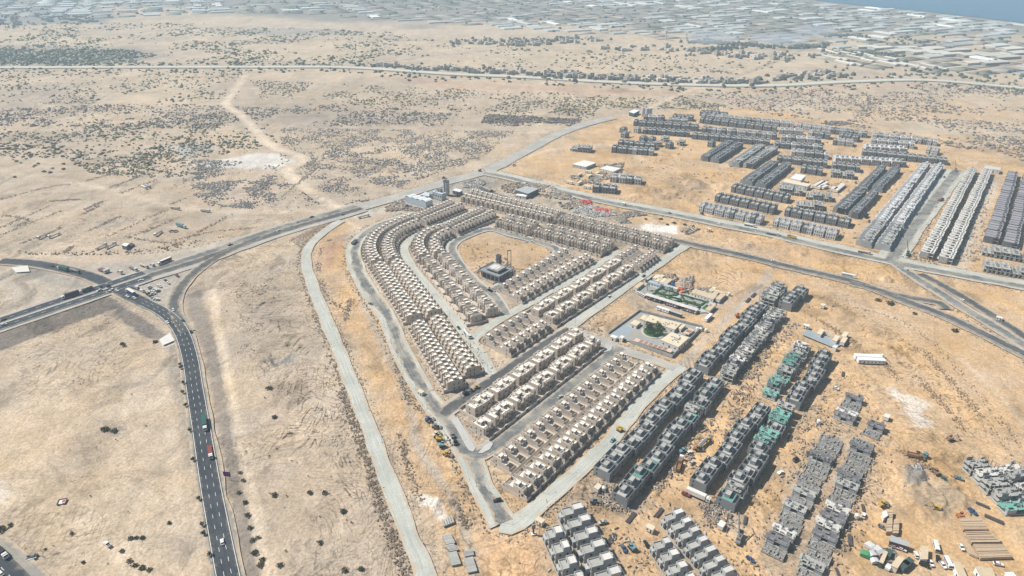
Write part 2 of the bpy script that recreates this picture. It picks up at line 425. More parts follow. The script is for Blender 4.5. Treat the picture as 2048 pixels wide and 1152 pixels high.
def build_roads():
    # shoulders and gravel first (lowest), asphalt above, paint on top
    m = road('main_road', MAIN, 17, M['shoulder'], .06)
    L = ROADS['main_road'][0]
    strip('carriageway', L, -6.3, 6.3, M['asphalt'], .10, m)
    k0 = int(len(L) * .36)
    LL = L[k0:]
    strip('edge_line', LL, -5.75, -5.45, M['paint'], .13, m); strip('edge_line', LL, 5.45, 5.75, M['paint'], .13, m)
    dashes('lane_dashes', LL, -1.85, .24, 3.4, 5.8, .13, m); dashes('lane_dashes', LL, 1.85, .24, 3.4, 5.8, .13, m)
    c = road('crossing_road', CROSS, 34, M['gravel_grey'], .04)
    L = ROADS['crossing_road'][0]; k1 = int(len(L) * .37)
    LA = L[:k1 + 1]; LB = L[k1:]
    strip('carriageway', LA, -13, -.9, M['asphalt'], .14, c); strip('carriageway', LA, .9, 13, M['asphalt'], .14, c)
    strip('median', LA, -.9, .9, M['kerb'], .20, c)
    strip('edge_line', LA, -12.3, -12.0, M['paint'], .17, c); strip('edge_line', LA, 12.0, 12.3, M['paint'], .17, c)
    strip('edge_line', LA, 1.4, 1.7, M['paint'], .17, c); strip('edge_line', LA, -1.7, -1.4, M['paint'], .17, c)
    dashes('lane_dashes', LA, -6.8, .3, 3.6, 7, .17, c); dashes('lane_dashes', LA, 6.8, .3, 3.6, 7, .17, c)
    strip('carriageway', LB, -9, 1.5, M['new_asphalt'], .14, c); strip('worn_verge', LB, 1.5, 13, M['worn_asphalt'], .12, c)
    s = road('slip_road', SLIP, 14, M['shoulder'], .08)
    strip('carriageway', ROADS['slip_road'][0], -4.5, 4.5, M['new_asphalt'], .16, s)
    road('gravel_road', PALE, 11.0, M['gravel_road'], .06)
    L = ROADS['gravel_road'][0]
    o = road('ring_road', OUTER, 16.5, M['gravel_road'], .05)
    L = ROADS['ring_road'][0]
    strip('carriageway', L, -3.5, 4.5, M['worn_asphalt'], .09, o, wob=5)
    road('quarry_road', QUARRY, 11.5, M['gravel_road'], .08)
    o = road('asphalt_street', S1, 15, M['gravel_grey'], .09)
    strip('carriageway', ROADS['asphalt_street'][0], -5.5, 4.0, M['worn_asphalt'], .13, o, wob=1.5)
    road('cross_street', S2, 11, M['gravel_grey'], .10)
    o = road('black_street', S0, 15, M['gravel_grey'], .07)
    strip('carriageway', ROADS['black_street'][0], -5, 4.5, M['new_asphalt'], .16, o, wob=1)
    road('north_street', S4, 10.5, M['gravel_road'], .05)
    road('curved_street', INNER, 10.5, M['gravel_road'], .05)
    road('middle_street', S5, 10, M['gravel_road'], .09)
    o = road('plaza_street', PLAZA, 12, M['paving'], .07)
    strip('carriageway', ROADS['plaza_street'][0], -4, 4, M['worn_asphalt'], .12, o)
    o = road('estate_road', TROAD, 16, M['shoulder'], .06)
    L = ROADS['estate_road'][0]
    strip('carriageway', L, -5, 5, M['new_asphalt'], .11, o)
    strip('edge_line', L, -4.6, -4.3, M['paint'], .15, o); strip('edge_line', L, 4.3, 4.6, M['paint'], .15, o)
    o = road('upper_road', UROAD, 24, M['gravel_road'], .05)
    strip('carriageway', ROADS['upper_road'][0], -8, 1.5, M['worn_asphalt'], .10, o, wob=2)
    o = road('junction_road', XROAD, 15, M['gravel_grey'], .08)
    strip('carriageway', ROADS['junction_road'][0], -4.5, 4.5, M['worn_asphalt'], .13, o)
    o = road('second_carriageway', XROAD2, 13, M['shoulder'], .07)
    strip('carriageway', ROADS['second_carriageway'][0], -4.5, 4.5, M['new_asphalt'], .14, o)
    o = road('terrace_road', VROAD, 26, M['gravel_road'], .06)
    strip('carriageway', ROADS['terrace_road'][0], -7, 5, M['worn_asphalt'], .11, o, wob=2)
    road('plant_road', PLANT, 22, M['gravel_grey'], .05)
    o = road('turning_loop', LOOP, 13, M['shoulder'], .10)
    strip('carriageway', ROADS['turning_loop'][0], -4, 4, M['new_asphalt'], .17, o)
    o = road('highway', HIGHWAY, 34, M['highway_verge'], .5, step=40)
    strip('carriageway', ROADS['highway'][0], -11, 11, M['highway'], .8, o)
    strip('path', smooth_line(W((-20, 1096), (20, 1130), (60, 1170), (80, 1200))), -9, 9, M['shoulder'], .05)['kind'] = 'structure'
    b = strip('service_road', smooth_line(W((-30, 1108), (10, 1143), (50, 1185), (80, 1215))), -8, 6.5, M['asphalt'], .10)
    LL = ROADS['service_road'] = (smooth_line(W((-30, 1108), (10, 1143), (50, 1185), (80, 1215))), 14)
    dashes('lane_dashes', LL[0], 0, .3, 3.5, 5.5, .13, b)
M['highway'] = mat('highway', (.52, .50, .43), (.44, .43, .38), .01)
M['highway_verge'] = mat('highway_verge', (.36, .33, .28), (.28, .26, .23), .01)

# ------------------------------------------------------------------ the desert floor
SAND = np.array((.50, .402, .290)); PINK = np.array((.445, .362, .275)); ORANGE = np.array((.545, .365, .195)); GREY = np.array((.28, .268, .245))
PALEC = np.array((.60, .56, .49)); DARK = np.array((.17, .145, .125)); WHITE = np.array((.74, .73, .70)); BROWN = np.array((.30, .22, .155))
BLUEG = np.array((.235, .255, .265)); GRAVEL = np.array((.165, .145, .128)); TRACK = np.array((.62, .515, .39)); RED = np.array((.46, .30, .21))
# zone: corner points, soil, strength, soft edge (m), wander of the edge (m)
ZONES = [
    # broad soils
    ([(1024, 330), (1240, 232), (1480, 215), (2300, 330), (2300, 1300), (1000, 1300), (1010, 1050), (1240, 860), (1390, 735), (1390, 490), (1000, 345)], ORANGE, .8, 40, 30),
    ([(620, 470), (700, 440), (705, 520), (760, 640), (820, 760), (900, 880), (985, 1030), (1060, 1300), (960, 1300), (760, 830), (640, 560)], ORANGE, .8, 10, 8),
    ([(1000, 1060), (1080, 1030), (1090, 1300), (940, 1300), (930, 1100)], ORANGE * np.array((1.05, .95, .85)), .9, 14, 8),
    ([(905, 478), (975, 462), (1110, 500), (1000, 572), (960, 566), (915, 520)], ORANGE, .7, 4, 4),
    ([(1160, 640), (1380, 492), (1545, 530), (1390, 735), (1250, 690)], ORANGE, .7, 10, 8),
    ([(1560, 480), (1760, 525), (1830, 560), (1790, 585), (1560, 525)], ORANGE, .7, 12, 8),
    ([(1000, 310), (1250, 240), (1480, 330), (1400, 420), (1100, 370)], ORANGE, .35, 30, 15),
    ([(430, 560), (590, 500), (640, 620), (760, 880), (850, 1200), (480, 1200), (470, 1000), (400, 720)], PINK * .98, .8, 16, 16),
    ([(0, 690), (210, 600), (340, 700), (410, 1000), (430, 1200), (0, 1200)], SAND * 1.0, .5, 20, 20),
    ([(0, 300), (300, 250), (520, 330), (690, 425), (400, 510), (0, 505)], PINK, .6, 40, 30),
    # embankment slopes along the highway junction
    ([(-30, 660), (215, 590), (235, 600), (225, 618), (120, 655), (0, 700), (-30, 706)], GRAVEL * .95, .9, 2, 1.5),
    ([(225, 597), (335, 668), (322, 680), (285, 672), (230, 628)], GRAVEL * 1.25, .9, 2, 1.5),
    ([(372, 588), (400, 578), (415, 620), (440, 720), (470, 830), (500, 1000), (520, 1160), (488, 1160), (470, 1050), (440, 880), (408, 700), (378, 630)], GRAVEL * 1.30, .75, 2.5, 2),
    ([(325, 690), (352, 690), (375, 770), (395, 900), (380, 930), (360, 830), (335, 740)], GREY * .85, .55, 4, 4),
    ([(22, 535), (60, 531), (140, 556), (170, 572), (150, 578), (80, 560)], GRAVEL * 1.4, .8, 2, 2),
    ([(0, 530), (140, 548), (215, 578), (100, 606), (0, 640)], PALEC * .85, .4, 6, 6),
    ([(230, 566), (330, 530), (460, 500), (430, 520), (370, 565), (345, 600), (350, 625), (300, 600)], GREY * 1.25, .75, 4, 3),
    ([(120, 540), (230, 562), (480, 480), (640, 436), (640, 432), (440, 478), (250, 520)], GREY * 1.3, .6, 5, 5),
    # grey and pale patches by the plant and along the roads
    ([(760, 425), (800, 395), (900, 358), (985, 345), (1000, 372), (930, 385), (900, 396), (840, 422)], GREY * 1.35, .75, 6, 6),
    ([(690, 425), (730, 410), (800, 398), (770, 424), (720, 436)], PALEC * .9, .6, 6, 5),
    ([(1000, 365), (1060, 362), (1160, 390), (1250, 440), (1380, 470), (1330, 472), (1130, 425), (1010, 392)], GREY * 1.3, .45, 6, 6),
    ([(1285, 448), (1360, 450), (1352, 466), (1280, 458)], WHITE, .8, 3, 3),
    ([(380, 330), (480, 310), (540, 305), (600, 322), (540, 338), (450, 335)], WHITE * .9, .75, 6, 6),
    ([(330, 290), (400, 285), (430, 300), (360, 312)], BLUEG * 1.6, .6, 8, 8),
    ([(1010, 345), (1080, 355), (1130, 372), (1060, 366)], PALEC, .6, 5, 4),
    ([(1380, 736), (1360, 726), (1340, 752), (1372, 750)], GREY * 1.4, .8, 3, 2),
    ([(1165, 720), (1190, 685), (1205, 690), (1208, 706)], PALEC, .5, 2, 2),
    # spoil, dug ground, dark stains
    ([(636, 500), (660, 480), (690, 470), (690, 490), (670, 510), (660, 540), (640, 545)], RED * 1.05, .75, 5, 5),
    ([(1320, 360), (1350, 352), (1400, 362), (1420, 376), (1370, 380), (1330, 372)], BROWN * 1.1, .5, 5, 5),
    ([(1290, 376), (1330, 382), (1360, 396), (1320, 400)], BROWN * 1.1, .5, 5, 5),
    ([(1540, 485), (1600, 490), (1580, 512), (1470, 500), (1440, 488)], BROWN * 1.25, .45, 8, 6),
    ([(1800, 935), (1850, 930), (1850, 970), (1800, 975)], BLUEG * 1.05, .75, 3, 3),
    ([(1800, 975), (1880, 960), (1930, 1000), (1900, 1030), (1820, 1010)], SAND * .95, .6, 4, 4),
    ([(1240, 592), (1280, 556), (1430, 580), (1470, 600), (1430, 640), (1260, 615)], GREY * 1.35, .45, 5, 4),
    ([(530, 700), (560, 720), (590, 705), (570, 725), (545, 735)], BLUEG * .8, .8, 3, 4),
    ([(150, 750), (180, 755), (178, 790), (140, 785)], BROWN * .9, .5, 6, 6),
    ([(190, 840), (230, 835), (240, 860), (200, 875)], DARK * 1.6, .55, 5, 6),
    ([(130, 870), (210, 862), (180, 900), (120, 930), (100, 940)], BROWN, .35, 10, 10),
    ([(-60, 965), (0, 970), (8, 1000), (-60, 1010)], WHITE, .7, 5, 3),
    ([(850, 995), (880, 1000), (890, 1040), (862, 1030)], WHITE, .7, 3, 4),
    ([(1790, 780), (1840, 790), (1855, 830), (1880, 850), (1840, 850), (1810, 815)], WHITE, .55, 3, 8),
    ([(1285, 470), (1300, 440), (1310, 442), (1300, 470)], PALEC, .5, 3, 3),
    ([(1500, 690), (1525, 690), (1520, 705), (1500, 705)], WHITE, .1, 3, 3),
    ([(320, 680), (340, 666), (352, 684), (328, 694)], WHITE * .9, .9, 1.2, .8),
    ([(25, 535), (50, 533), (58, 544), (30, 545)], WHITE * .9, .7, 1.5, 1),
    # rubble grey-brown margin of the building site
    ([(1180, 960), (1230, 975), (1300, 1015), (1250, 1040), (1180, 1010)], GREY * 1.1, .55, 5, 5),
    ([(1360, 1010), (1440, 1000), (1490, 1040), (1470, 1070), (1400, 1050)], GREY * 1.1, .5, 5, 5),
    ([(1480, 720), (1560, 690), (1620, 680), (1600, 780), (1500, 900), (1440, 1010), (1420, 1000), (1500, 820)], BROWN * 1.35, .30, 8, 8),
    ([(1590, 840), (1690, 800), (1740, 870), (1690, 1000), (1640, 1150), (1500, 1150), (1560, 1000)], GREY * 1.0, .30, 8, 8),
    ([(1080, 1010), (1180, 1000), (1280, 1160), (1080, 1160)], GREY * 1.0, .30, 8, 8),
]
# band soils farther out
FAR_ZONES = [
    ([(-700, 182), (0, 176), (330, 196), (1000, 226), (1180, 245), (1000, 262), (640, 255), (300, 226), (-600, 232)], DARK * 1.7, .35, 60, 70),
    ([(-600, 92), (250, 95), (330, 112), (100, 132), (-600, 132)], BLUEG * .75, .6, 60, 70),
    ([(500, 55), (800, 60), (700, 70), (450, 68)], BLUEG, .5, 40, 50),
    ([(690, 40), (1000, 48), (1100, 65), (900, 68), (600, 55), (400, 38)], PINK * 1.12, .8, 60, 40),
    ([(1040, 100), (1300, 92), (1550, 125), (1530, 150), (1200, 145), (900, 128), (860, 115)], SAND * .98, .8, 40, 40),
    ([(1070, 172), (1400, 180), (1340, 188), (1100, 186), (880, 172), (780, 155)], RED, .6, 25, 25),
    ([(1210, 178), (1250, 176), (1268, 182), (1228, 186)], BROWN * .9, .6, 6, 5),
    ([(1480, 178), (1560, 180), (1870, 168), (1700, 178), (1540, 186)], RED, .55, 20, 20),
    ([(1700, 215), (2100, 205), (2200, 240), (1800, 240), (1660, 225)], ORANGE, .5, 60, 40),
    ([(-600, -10), (230, 12), (215, 46), (-600, 58)], BLUEG * .9, .8, 40, 60),
    ([(-3000, -60), (3000, -60), (3000, 30), (2200, 75), (1500, 70), (1000, 50), (620, 30), (-100, 8)], GREY * .8, .85, 120, 150),
    ([(60, 205), (160, 212), (220, 192), (400, 200), (440, 205), (330, 212), (150, 222)], SAND * 1.05, .7, 12, 15),
    ([(660, 243), (760, 248), (720, 255), (680, 252)], SAND * 1.1, .7, 8, 10),
    ([(600, 225), (690, 240), (740, 236), (800, 248), (700, 244)], DARK * 1.3, .5, 20, 20),
]
# dirt tracks: line, width, soil, strength
TRACKS = [
    ([(490, 150), (470, 180), (452, 208), (480, 228), (515, 265), (545, 292), (600, 312), (606, 322), (575, 340), (600, 365), (650, 400), (690, 420)], 17, TRACK * 1.05, 1.0),
    ([(-20, 335), (60, 350), (160, 366), (260, 388), (330, 408), (420, 420), (500, 424), (600, 420), (660, 424)], 16, TRACK, .5),
    ([(520, 470), (470, 480), (300, 510), (100, 512), (-20, 500)], 18, TRACK, .45),
    ([(425, 580), (435, 640), (450, 720), (465, 800), (480, 880), (500, 980), (520, 1080), (540, 1160)], 8, TRACK * 1.05, .8),
    ([(415, 570), (470, 545), (560, 500)], 8, TRACK, .5),
    ([(690, 470), (705, 520), (725, 600), (770, 700), (800, 760), (822, 830), (832, 880), (860, 930), (900, 990), (930, 1060), (950, 1152)], 7, GREY * 1.45, .7),
    ([(690, 440), (720, 460), (700, 490), (704, 540)], 9, TRACK, .8),
    ([(760, 610), (790, 690), (820, 780)], 5, GREY * 1.4, .3),
    ([(120, 690), (180, 672), (230, 690), (250, 700), (215, 706), (170, 680)], 3, TRACK * .9, .5),
    ([(0, 985), (60, 1010), (150, 1040), (220, 1090), (260, 1160)], 7, TRACK * 1.05, .45),
    ([(0, 1000), (90, 1020), (160, 1060), (180, 1160)], 5, TRACK, .3),
    ([(330, 680), (325, 740), (340, 840), (350, 960), (360, 1160)], 8, TRACK, .35),
    ([(200, 740), (120, 760), (20, 790), (-20, 800)], 6, TRACK, .3),
    # building site haul roads
    ([(1360, 735), (1400, 690), (1450, 640), (1500, 590), (1530, 560), (1545, 535), (1570, 528)], 10, GREY * 1.45, .75),
    ([(1545, 535), (1600, 580), (1660, 620), (1700, 660), (1800, 690), (1880, 760), (1940, 830), (2010, 920), (2080, 1000)], 9, ORANGE * 1.15, .7),
    ([(1600, 590), (1640, 640), (1600, 672), (1540, 690), (1500, 740)], 9, ORANGE * 1.12, .7),
    ([(1600, 690), (1660, 720), (1720, 780), (1780, 840), (1810, 870), (1800, 900), (1860, 920), (1930, 970), (2000, 1060), (2060, 1120)], 9, ORANGE * 1.15, .75),
    ([(1250, 1040), (1290, 1030), (1330, 990), (1360, 950), (1400, 900), (1430, 860), (1480, 800), (1520, 740), (1560, 690)], 10, ORANGE * 1.15, .85),
    ([(1345, 985), (1400, 1025), (1450, 1070), (1500, 1130), (1540, 1190)], 11, ORANGE * 1.18, .85),
    ([(1180, 1010), (1220, 1050), (1260, 1080), (1290, 1130), (1310, 1190)], 10, ORANGE * 1.12, .85),
    ([(1260, 1060), (1330, 1010), (1345, 985)], 10, ORANGE * 1.12, .85),
    ([(1560, 900), (1600, 880), (1570, 940), (1530, 1010), (1490, 1090), (1500, 1130)], 10, ORANGE * 1.12, .75),
    ([(1660, 800), (1640, 840), (1600, 900)], 9, ORANGE * 1.12, .7),
    ([(1780, 900), (1790, 960), (1760, 1010), (1740, 1060), (1720, 1130), (1725, 1180)], 13, ORANGE * 1.18, .85),
    ([(1740, 1060), (1800, 1050), (1880, 1060), (1950, 1100)], 18, ORANGE * 1.15, .6),
    ([(1030, 1060), (1020, 1100), (1010, 1160)], 16, ORANGE * 1.2, .7),
    ([(1250, 640), (1300, 620), (1360, 625), (1430, 650), (1400, 690)], 8, ORANGE * 1.15, .5),
    ([(1200, 610), (1260, 590), (1270, 560)], 8, TRACK, .3),
    ([(1640, 560), (1700, 600), (1800, 640), (1900, 700), (2000, 790), (2060, 860)], 5, TRACK, .45),
    # upper estate tracks
    ([(1020, 320), (1100, 300), (1180, 290), (1230, 290), (1290, 320)], 12, TRACK * 1.05, .55),
    ([(1370, 425), (1410, 395), (1470, 350), (1540, 310), (1580, 290)], 12, ORANGE * 1.2, .6),
    ([(1290, 330), (1350, 345), (1400, 360)], 10, ORANGE * 1.15, .4),
    ([(1575, 410), (1640, 380), (1690, 340), (1740, 300)], 14, ORANGE * 1.2, .7),
    ([(1690, 470), (1730, 420), (1800, 350), (1840, 320)], 14, ORANGE * 1.2, .7),
    ([(1912, 525), (1945, 440), (1985, 360)], 22, PALEC * .95, .85),
    ([(1260, 245), (1300, 215), (1380, 180), (1410, 175)], 12, TRACK, .7),
    ([(1225, 240), (1320, 228), (1560, 225), (1900, 280), (2060, 330)], 10, TRACK, .4),
]
THIN = [  # far earth lines
    ([(70, 200), (125, 165)], 5), ([(0, 222), (60, 218), (72, 208), (58, 202)], 6), ([(160, 220), (225, 186), (330, 160)], 5), ([(170, 221), (280, 216), (380, 206), (430, 200)], 6),
    ([(60, 202), (150, 206), (190, 204)], 4), ([(75, 221), (160, 221)], 5), ([(740, 232), (800, 232)], 5), ([(560, 232), (700, 233)], 5), ([(820, 234), (830, 222), (855, 212)], 4),
    ([(725, 126), (800, 120), (900, 108), (1024, 98)], 14), ([(1100, 95), (1040, 98)], 8), ([(1480, 150), (1520, 135), (1580, 110), (1630, 90)], 16),
]

WANDER = [([(0, 620), (400, 1152)], 70), ([(400, 520), (840, 1152)], 60), ([(0, 340), (560, 520)], 40), ([(1560, 540), (2048, 1000)], 60), ([(1150, 480), (1560, 740)], 26), ([(1020, 280), (1500, 430)], 30), ([(620, 450), (960, 1152)], 40), ([(1100, 900), (2000, 1152)], 50), ([(1250, 600), (1700, 900)], 40)]
CHURN = [([(430, 570), (590, 505), (640, 640), (700, 760), (770, 900), (830, 1100), (700, 1050), (560, 900), (520, 760), (450, 650)], .95), ([(640, 620), (720, 760), (800, 860), (880, 1000), (800, 1000), (700, 760)], .55), ([(100, 880), (260, 830), (300, 870), (150, 960)], .9), ([(200, 1010), (320, 1020), (330, 1140), (240, 1130)], .8),
         ([(1640, 600), (1800, 650), (1960, 780), (2048, 900), (1950, 900), (1750, 700)], .7), ([(1400, 500), (1530, 530), (1480, 600), (1330, 560)], .7), ([(1440, 485), (1620, 500), (1580, 520)], .8), ([(120, 640), (290, 660), (240, 760), (100, 800)], .5), ([(0, 900), (160, 900), (100, 1000), (0, 1000)], .4), ([(1780, 960), (1940, 940), (1930, 1040), (1800, 1030)], .8)]
def build_ground():
    ang = np.r_[np.linspace(math.radians(75), math.radians(53), 12)[:-1], np.linspace(math.radians(53), math.radians(4.2), 660)]
    ys = np.r_[np.array([-4000., -2000., -900., -400., -150., 0.]), CAM_H / np.tan(ang), np.array([4800., 5600., 7000., 9000., 12000., 15000.])]
    us = np.r_[np.array([-7., -4., -2.6, -1.8, -1.3, -1.05]), np.linspace(-.92, .92, 860), np.array([1.05, 1.3, 1.8, 2.6, 4., 7.])]
    depth = np.maximum(CP * ys + SP * CAM_H, 330.)
    X = (us[None, :] * depth[:, None]); Y = np.repeat(ys[:, None], len(us), 1)
    X = np.clip(X, -15000, 15000)
    sh = X.shape; X = X.ravel(); Y = Y.ravel(); n = X.size
    c = np.zeros((n, 3))
    b = fbm(X / 140, Y / 140, 1, 5)
    t = np.clip((b - .38) / .24, 0, 1)[:, None]
    c[:] = SAND * (1 - t) + PINK * t
    def apply(P, colr, k, soft, wob):
        P = W(*P); a = np.array(P); mg = soft + wob + 5
        sel = np.nonzero((X > a[:, 0].min() - mg) & (X < a[:, 0].max() + mg) & (Y > a[:, 1].min() - mg) & (Y < a[:, 1].max() + mg))[0]
        if not len(sel): return
        x, y = X[sel], Y[sel]
        f = max(wob * 1.2, 2)
        wx = (fbm(x / f / 2, y / f / 2, 11, 4) - .5) * 3.2 * wob
        d = poly_sd(x, y, P) + wx
        w = np.clip(d / (2 * soft) + .5, 0, 1); w = w * w * (3 - 2 * w) * k
        c[sel] = c[sel] * (1 - w[:, None]) + np.array(colr) * w[:, None]
    for z in FAR_ZONES + ZONES: apply(*z)
    def track(P, wd, colr, k):
        L = smooth_line(W(*P), max(6., wd)); a = L; mg = wd + 12
        sel = np.nonzero((X > a[:, 0].min() - mg) & (X < a[:, 0].max() + mg) & (Y > a[:, 1].min() - mg) & (Y < a[:, 1].max() + mg))[0]
        if not len(sel): return
        x, y = X[sel], Y[sel]
        d = line_d(x, y, L.tolist()) + (fbm(x / 8, y / 8, 23, 3) - .5) * wd * .55
        w = np.clip((wd * .62 - d) / (wd * .35), 0, 1)
        rut = .8 + .2 * np.cos(d / wd * 2 * math.pi * 2.0)
        w = w * k * rut
        c[sel] = c[sel] * (1 - w[:, None]) + np.array(colr) * w[:, None]
    for T_ in TRACKS: track(*T_)
    for P, wd in THIN: track(P, wd, DARK * 1.6, .7)
    # wheel tracks of wandering vehicles, in pairs
    rr = np.random.default_rng(5)
    for area, cnt in WANDER:
        a = np.array(area, float)
        for q in range(cnt):
            p = rr.uniform(a.min(0), a.max(0)); x, y = G(*p); h_ = rr.uniform(0, 6.28); turn = rr.normal(0, .012) if rr.random() < .75 else rr.choice([-1, 1]) * rr.uniform(.05, .12)
            Ls = []
            for k_ in range(int(rr.uniform(25, 90))):
                Ls.append((x, y)); h_ += turn * 4 + rr.normal(0, .02); x += 4 * math.cos(h_); y += 4 * math.sin(h_)
            La = np.array(Ls)
            sel = np.nonzero((X > La[:, 0].min() - 4) & (X < La[:, 0].max() + 4) & (Y > La[:, 1].min() - 4) & (Y < La[:, 1].max() + 4))[0]
            if len(sel) == 0 or len(sel) > 60000: continue
            d = line_d(X[sel], Y[sel], Ls[::2])
            w = np.exp(-((d - 1.1) / .55) ** 2) * rr.uniform(.08, .26)
            t_ = (.62 if rr.random() < .55 else 1.22)
            c[sel] *= (1 + (t_ - 1) * w * 1.6)[:, None]
    # broken tone: broad, middle and fine
    near = np.clip((1700 - Y) / 900, 0, 1)
    c *= (.80 + .40 * fbm(X / 70, Y / 70, 51, 5, .6))[:, None]
    c *= (.88 + .24 * fbm(X / 9 + Y / 23, Y / 9 - X / 40, 53, 4, .6))[:, None]
    st = fbm(X / 14 + fbm(X / 60, Y / 60, 91, 3) * 6, Y / 34, 55, 4, .55); cl = fbm(X / 75, Y / 75, 41, 4)
    k = np.clip((st - .55) / .10, 0, 1) * np.clip((cl - .50) / .10, 0, 1) * .30 * near
    c *= (1 - k)[:, None]
    churn = np.full(n, .15) + .40 * np.clip((fbm(X / 90, Y / 90, 95, 3) - .5) / .1, 0, 1) * near
    for P, k in CHURN:
        Pw = W(*P); a = np.array(Pw); sel = np.nonzero((X > a[:, 0].min() - 30) & (X < a[:, 0].max() + 30) & (Y > a[:, 1].min() - 30) & (Y < a[:, 1].max() + 30))[0]
        d = poly_sd(X[sel], Y[sel], Pw) + (fbm(X[sel] / 25, Y[sel] / 25, 97, 4) - .5) * 60
        churn[sel] = np.maximum(churn[sel], np.clip(d / 20, 0, 1) * k)
    # relief: shallow hollows only, plus spoil heaps
    h = -(fbm(X / 30, Y / 30, 61, 4) * .8 + fbm(X / 6, Y / 6, 71, 3, .6) * .55)
    for (px, py, r, hh, s) in MOUNDS:
        gx, gy = G(px, py); sel = np.nonzero((abs(X - gx) < r * 2) & (abs(Y - gy) < r * 2))[0]
        x, y = X[sel] - gx, Y[sel] - gy
        d = np.hypot(x, y) / r + (fbm(X[sel] / r * 2, Y[sel] / r * 2, s, 3) - .5) * .9
        m_ = np.clip(1 - d, 0, 1)
        h[sel] += hh * np.minimum(m_ * 2.2, 1) * (.45 + fbm(X[sel] / 3.5, Y[sel] / 3.5, s + 5, 3, .6) * .9)
    verts = np.c_[X, Y, h]
    ny, nx = sh
    i = np.arange(ny - 1)[:, None] * nx + np.arange(nx - 1)[None, :]
    quads = np.stack([i, i + 1, i + nx + 1, i + nx], -1).reshape(-1, 4)
    me = bpy.data.meshes.new('ground')
    me.vertices.add(n); me.vertices.foreach_set('co', verts.ravel().astype(np.float32))
    nq = len(quads)
    me.loops.add(nq * 4); me.loops.foreach_set('vertex_index', quads.ravel().astype(np.int32))
    me.polygons.add(nq); me.polygons.foreach_set('loop_start', np.arange(0, nq * 4, 4, dtype=np.int32))
    me.polygons.foreach_set('use_smooth', np.ones(nq, bool))
    me.update(calc_edges=True)
    at = me.attributes.new('soil', 'FLOAT_COLOR', 'POINT')
    at.data.foreach_set('color', np.c_[c, churn].ravel().astype(np.float32))
    me.materials.append(ground_material())
    o = link('ground', me)
    tag(o, 'pale beige desert ground with tracks and patches of orange sand', kind='structure')

MOUNDS = [(1100, 380, 7, 3, 3), (1303, 380, 12, 3.5, 4), (1345, 386, 14, 4, 9), (1330, 395, 9, 3, 14), (1390, 366, 17, 3.5, 21), (1440, 372, 14, 3, 27), (1772, 559, 6, 4, 33), (1480, 490, 16, 2.2, 37), (1570, 495, 22, 2.5, 41),
          (1822, 952, 11, 3.6, 47), (1845, 1000, 16, 2.0, 51), (1900, 985, 14, 2.4, 53), (1270, 392, 10, 2.6, 57), (1310, 985 + 2, 3, 2, 61), (1900, 912, 7, 1.8, 63), (1930, 914, 6, 1.6, 67), (1955, 915, 6, 1.7, 71), (1160, 975, 5, 2.5, 73),
          (655, 490, 10, 1.2, 77), (650, 520, 12, 1.2, 79), (885, 1000, 9, 1.6, 83), (900, 1025, 7, 1.5, 87), (1185, 652, 4, 1.8, 91), (1210, 655, 4, 1.6, 93), (1248, 648, 4, 1.2, 95), (1590, 505, 14, 2, 97), (860, 780, 5, 1.2, 101), (735, 650, 5, 1.2, 103), (770, 720, 6, 1.4, 107)]

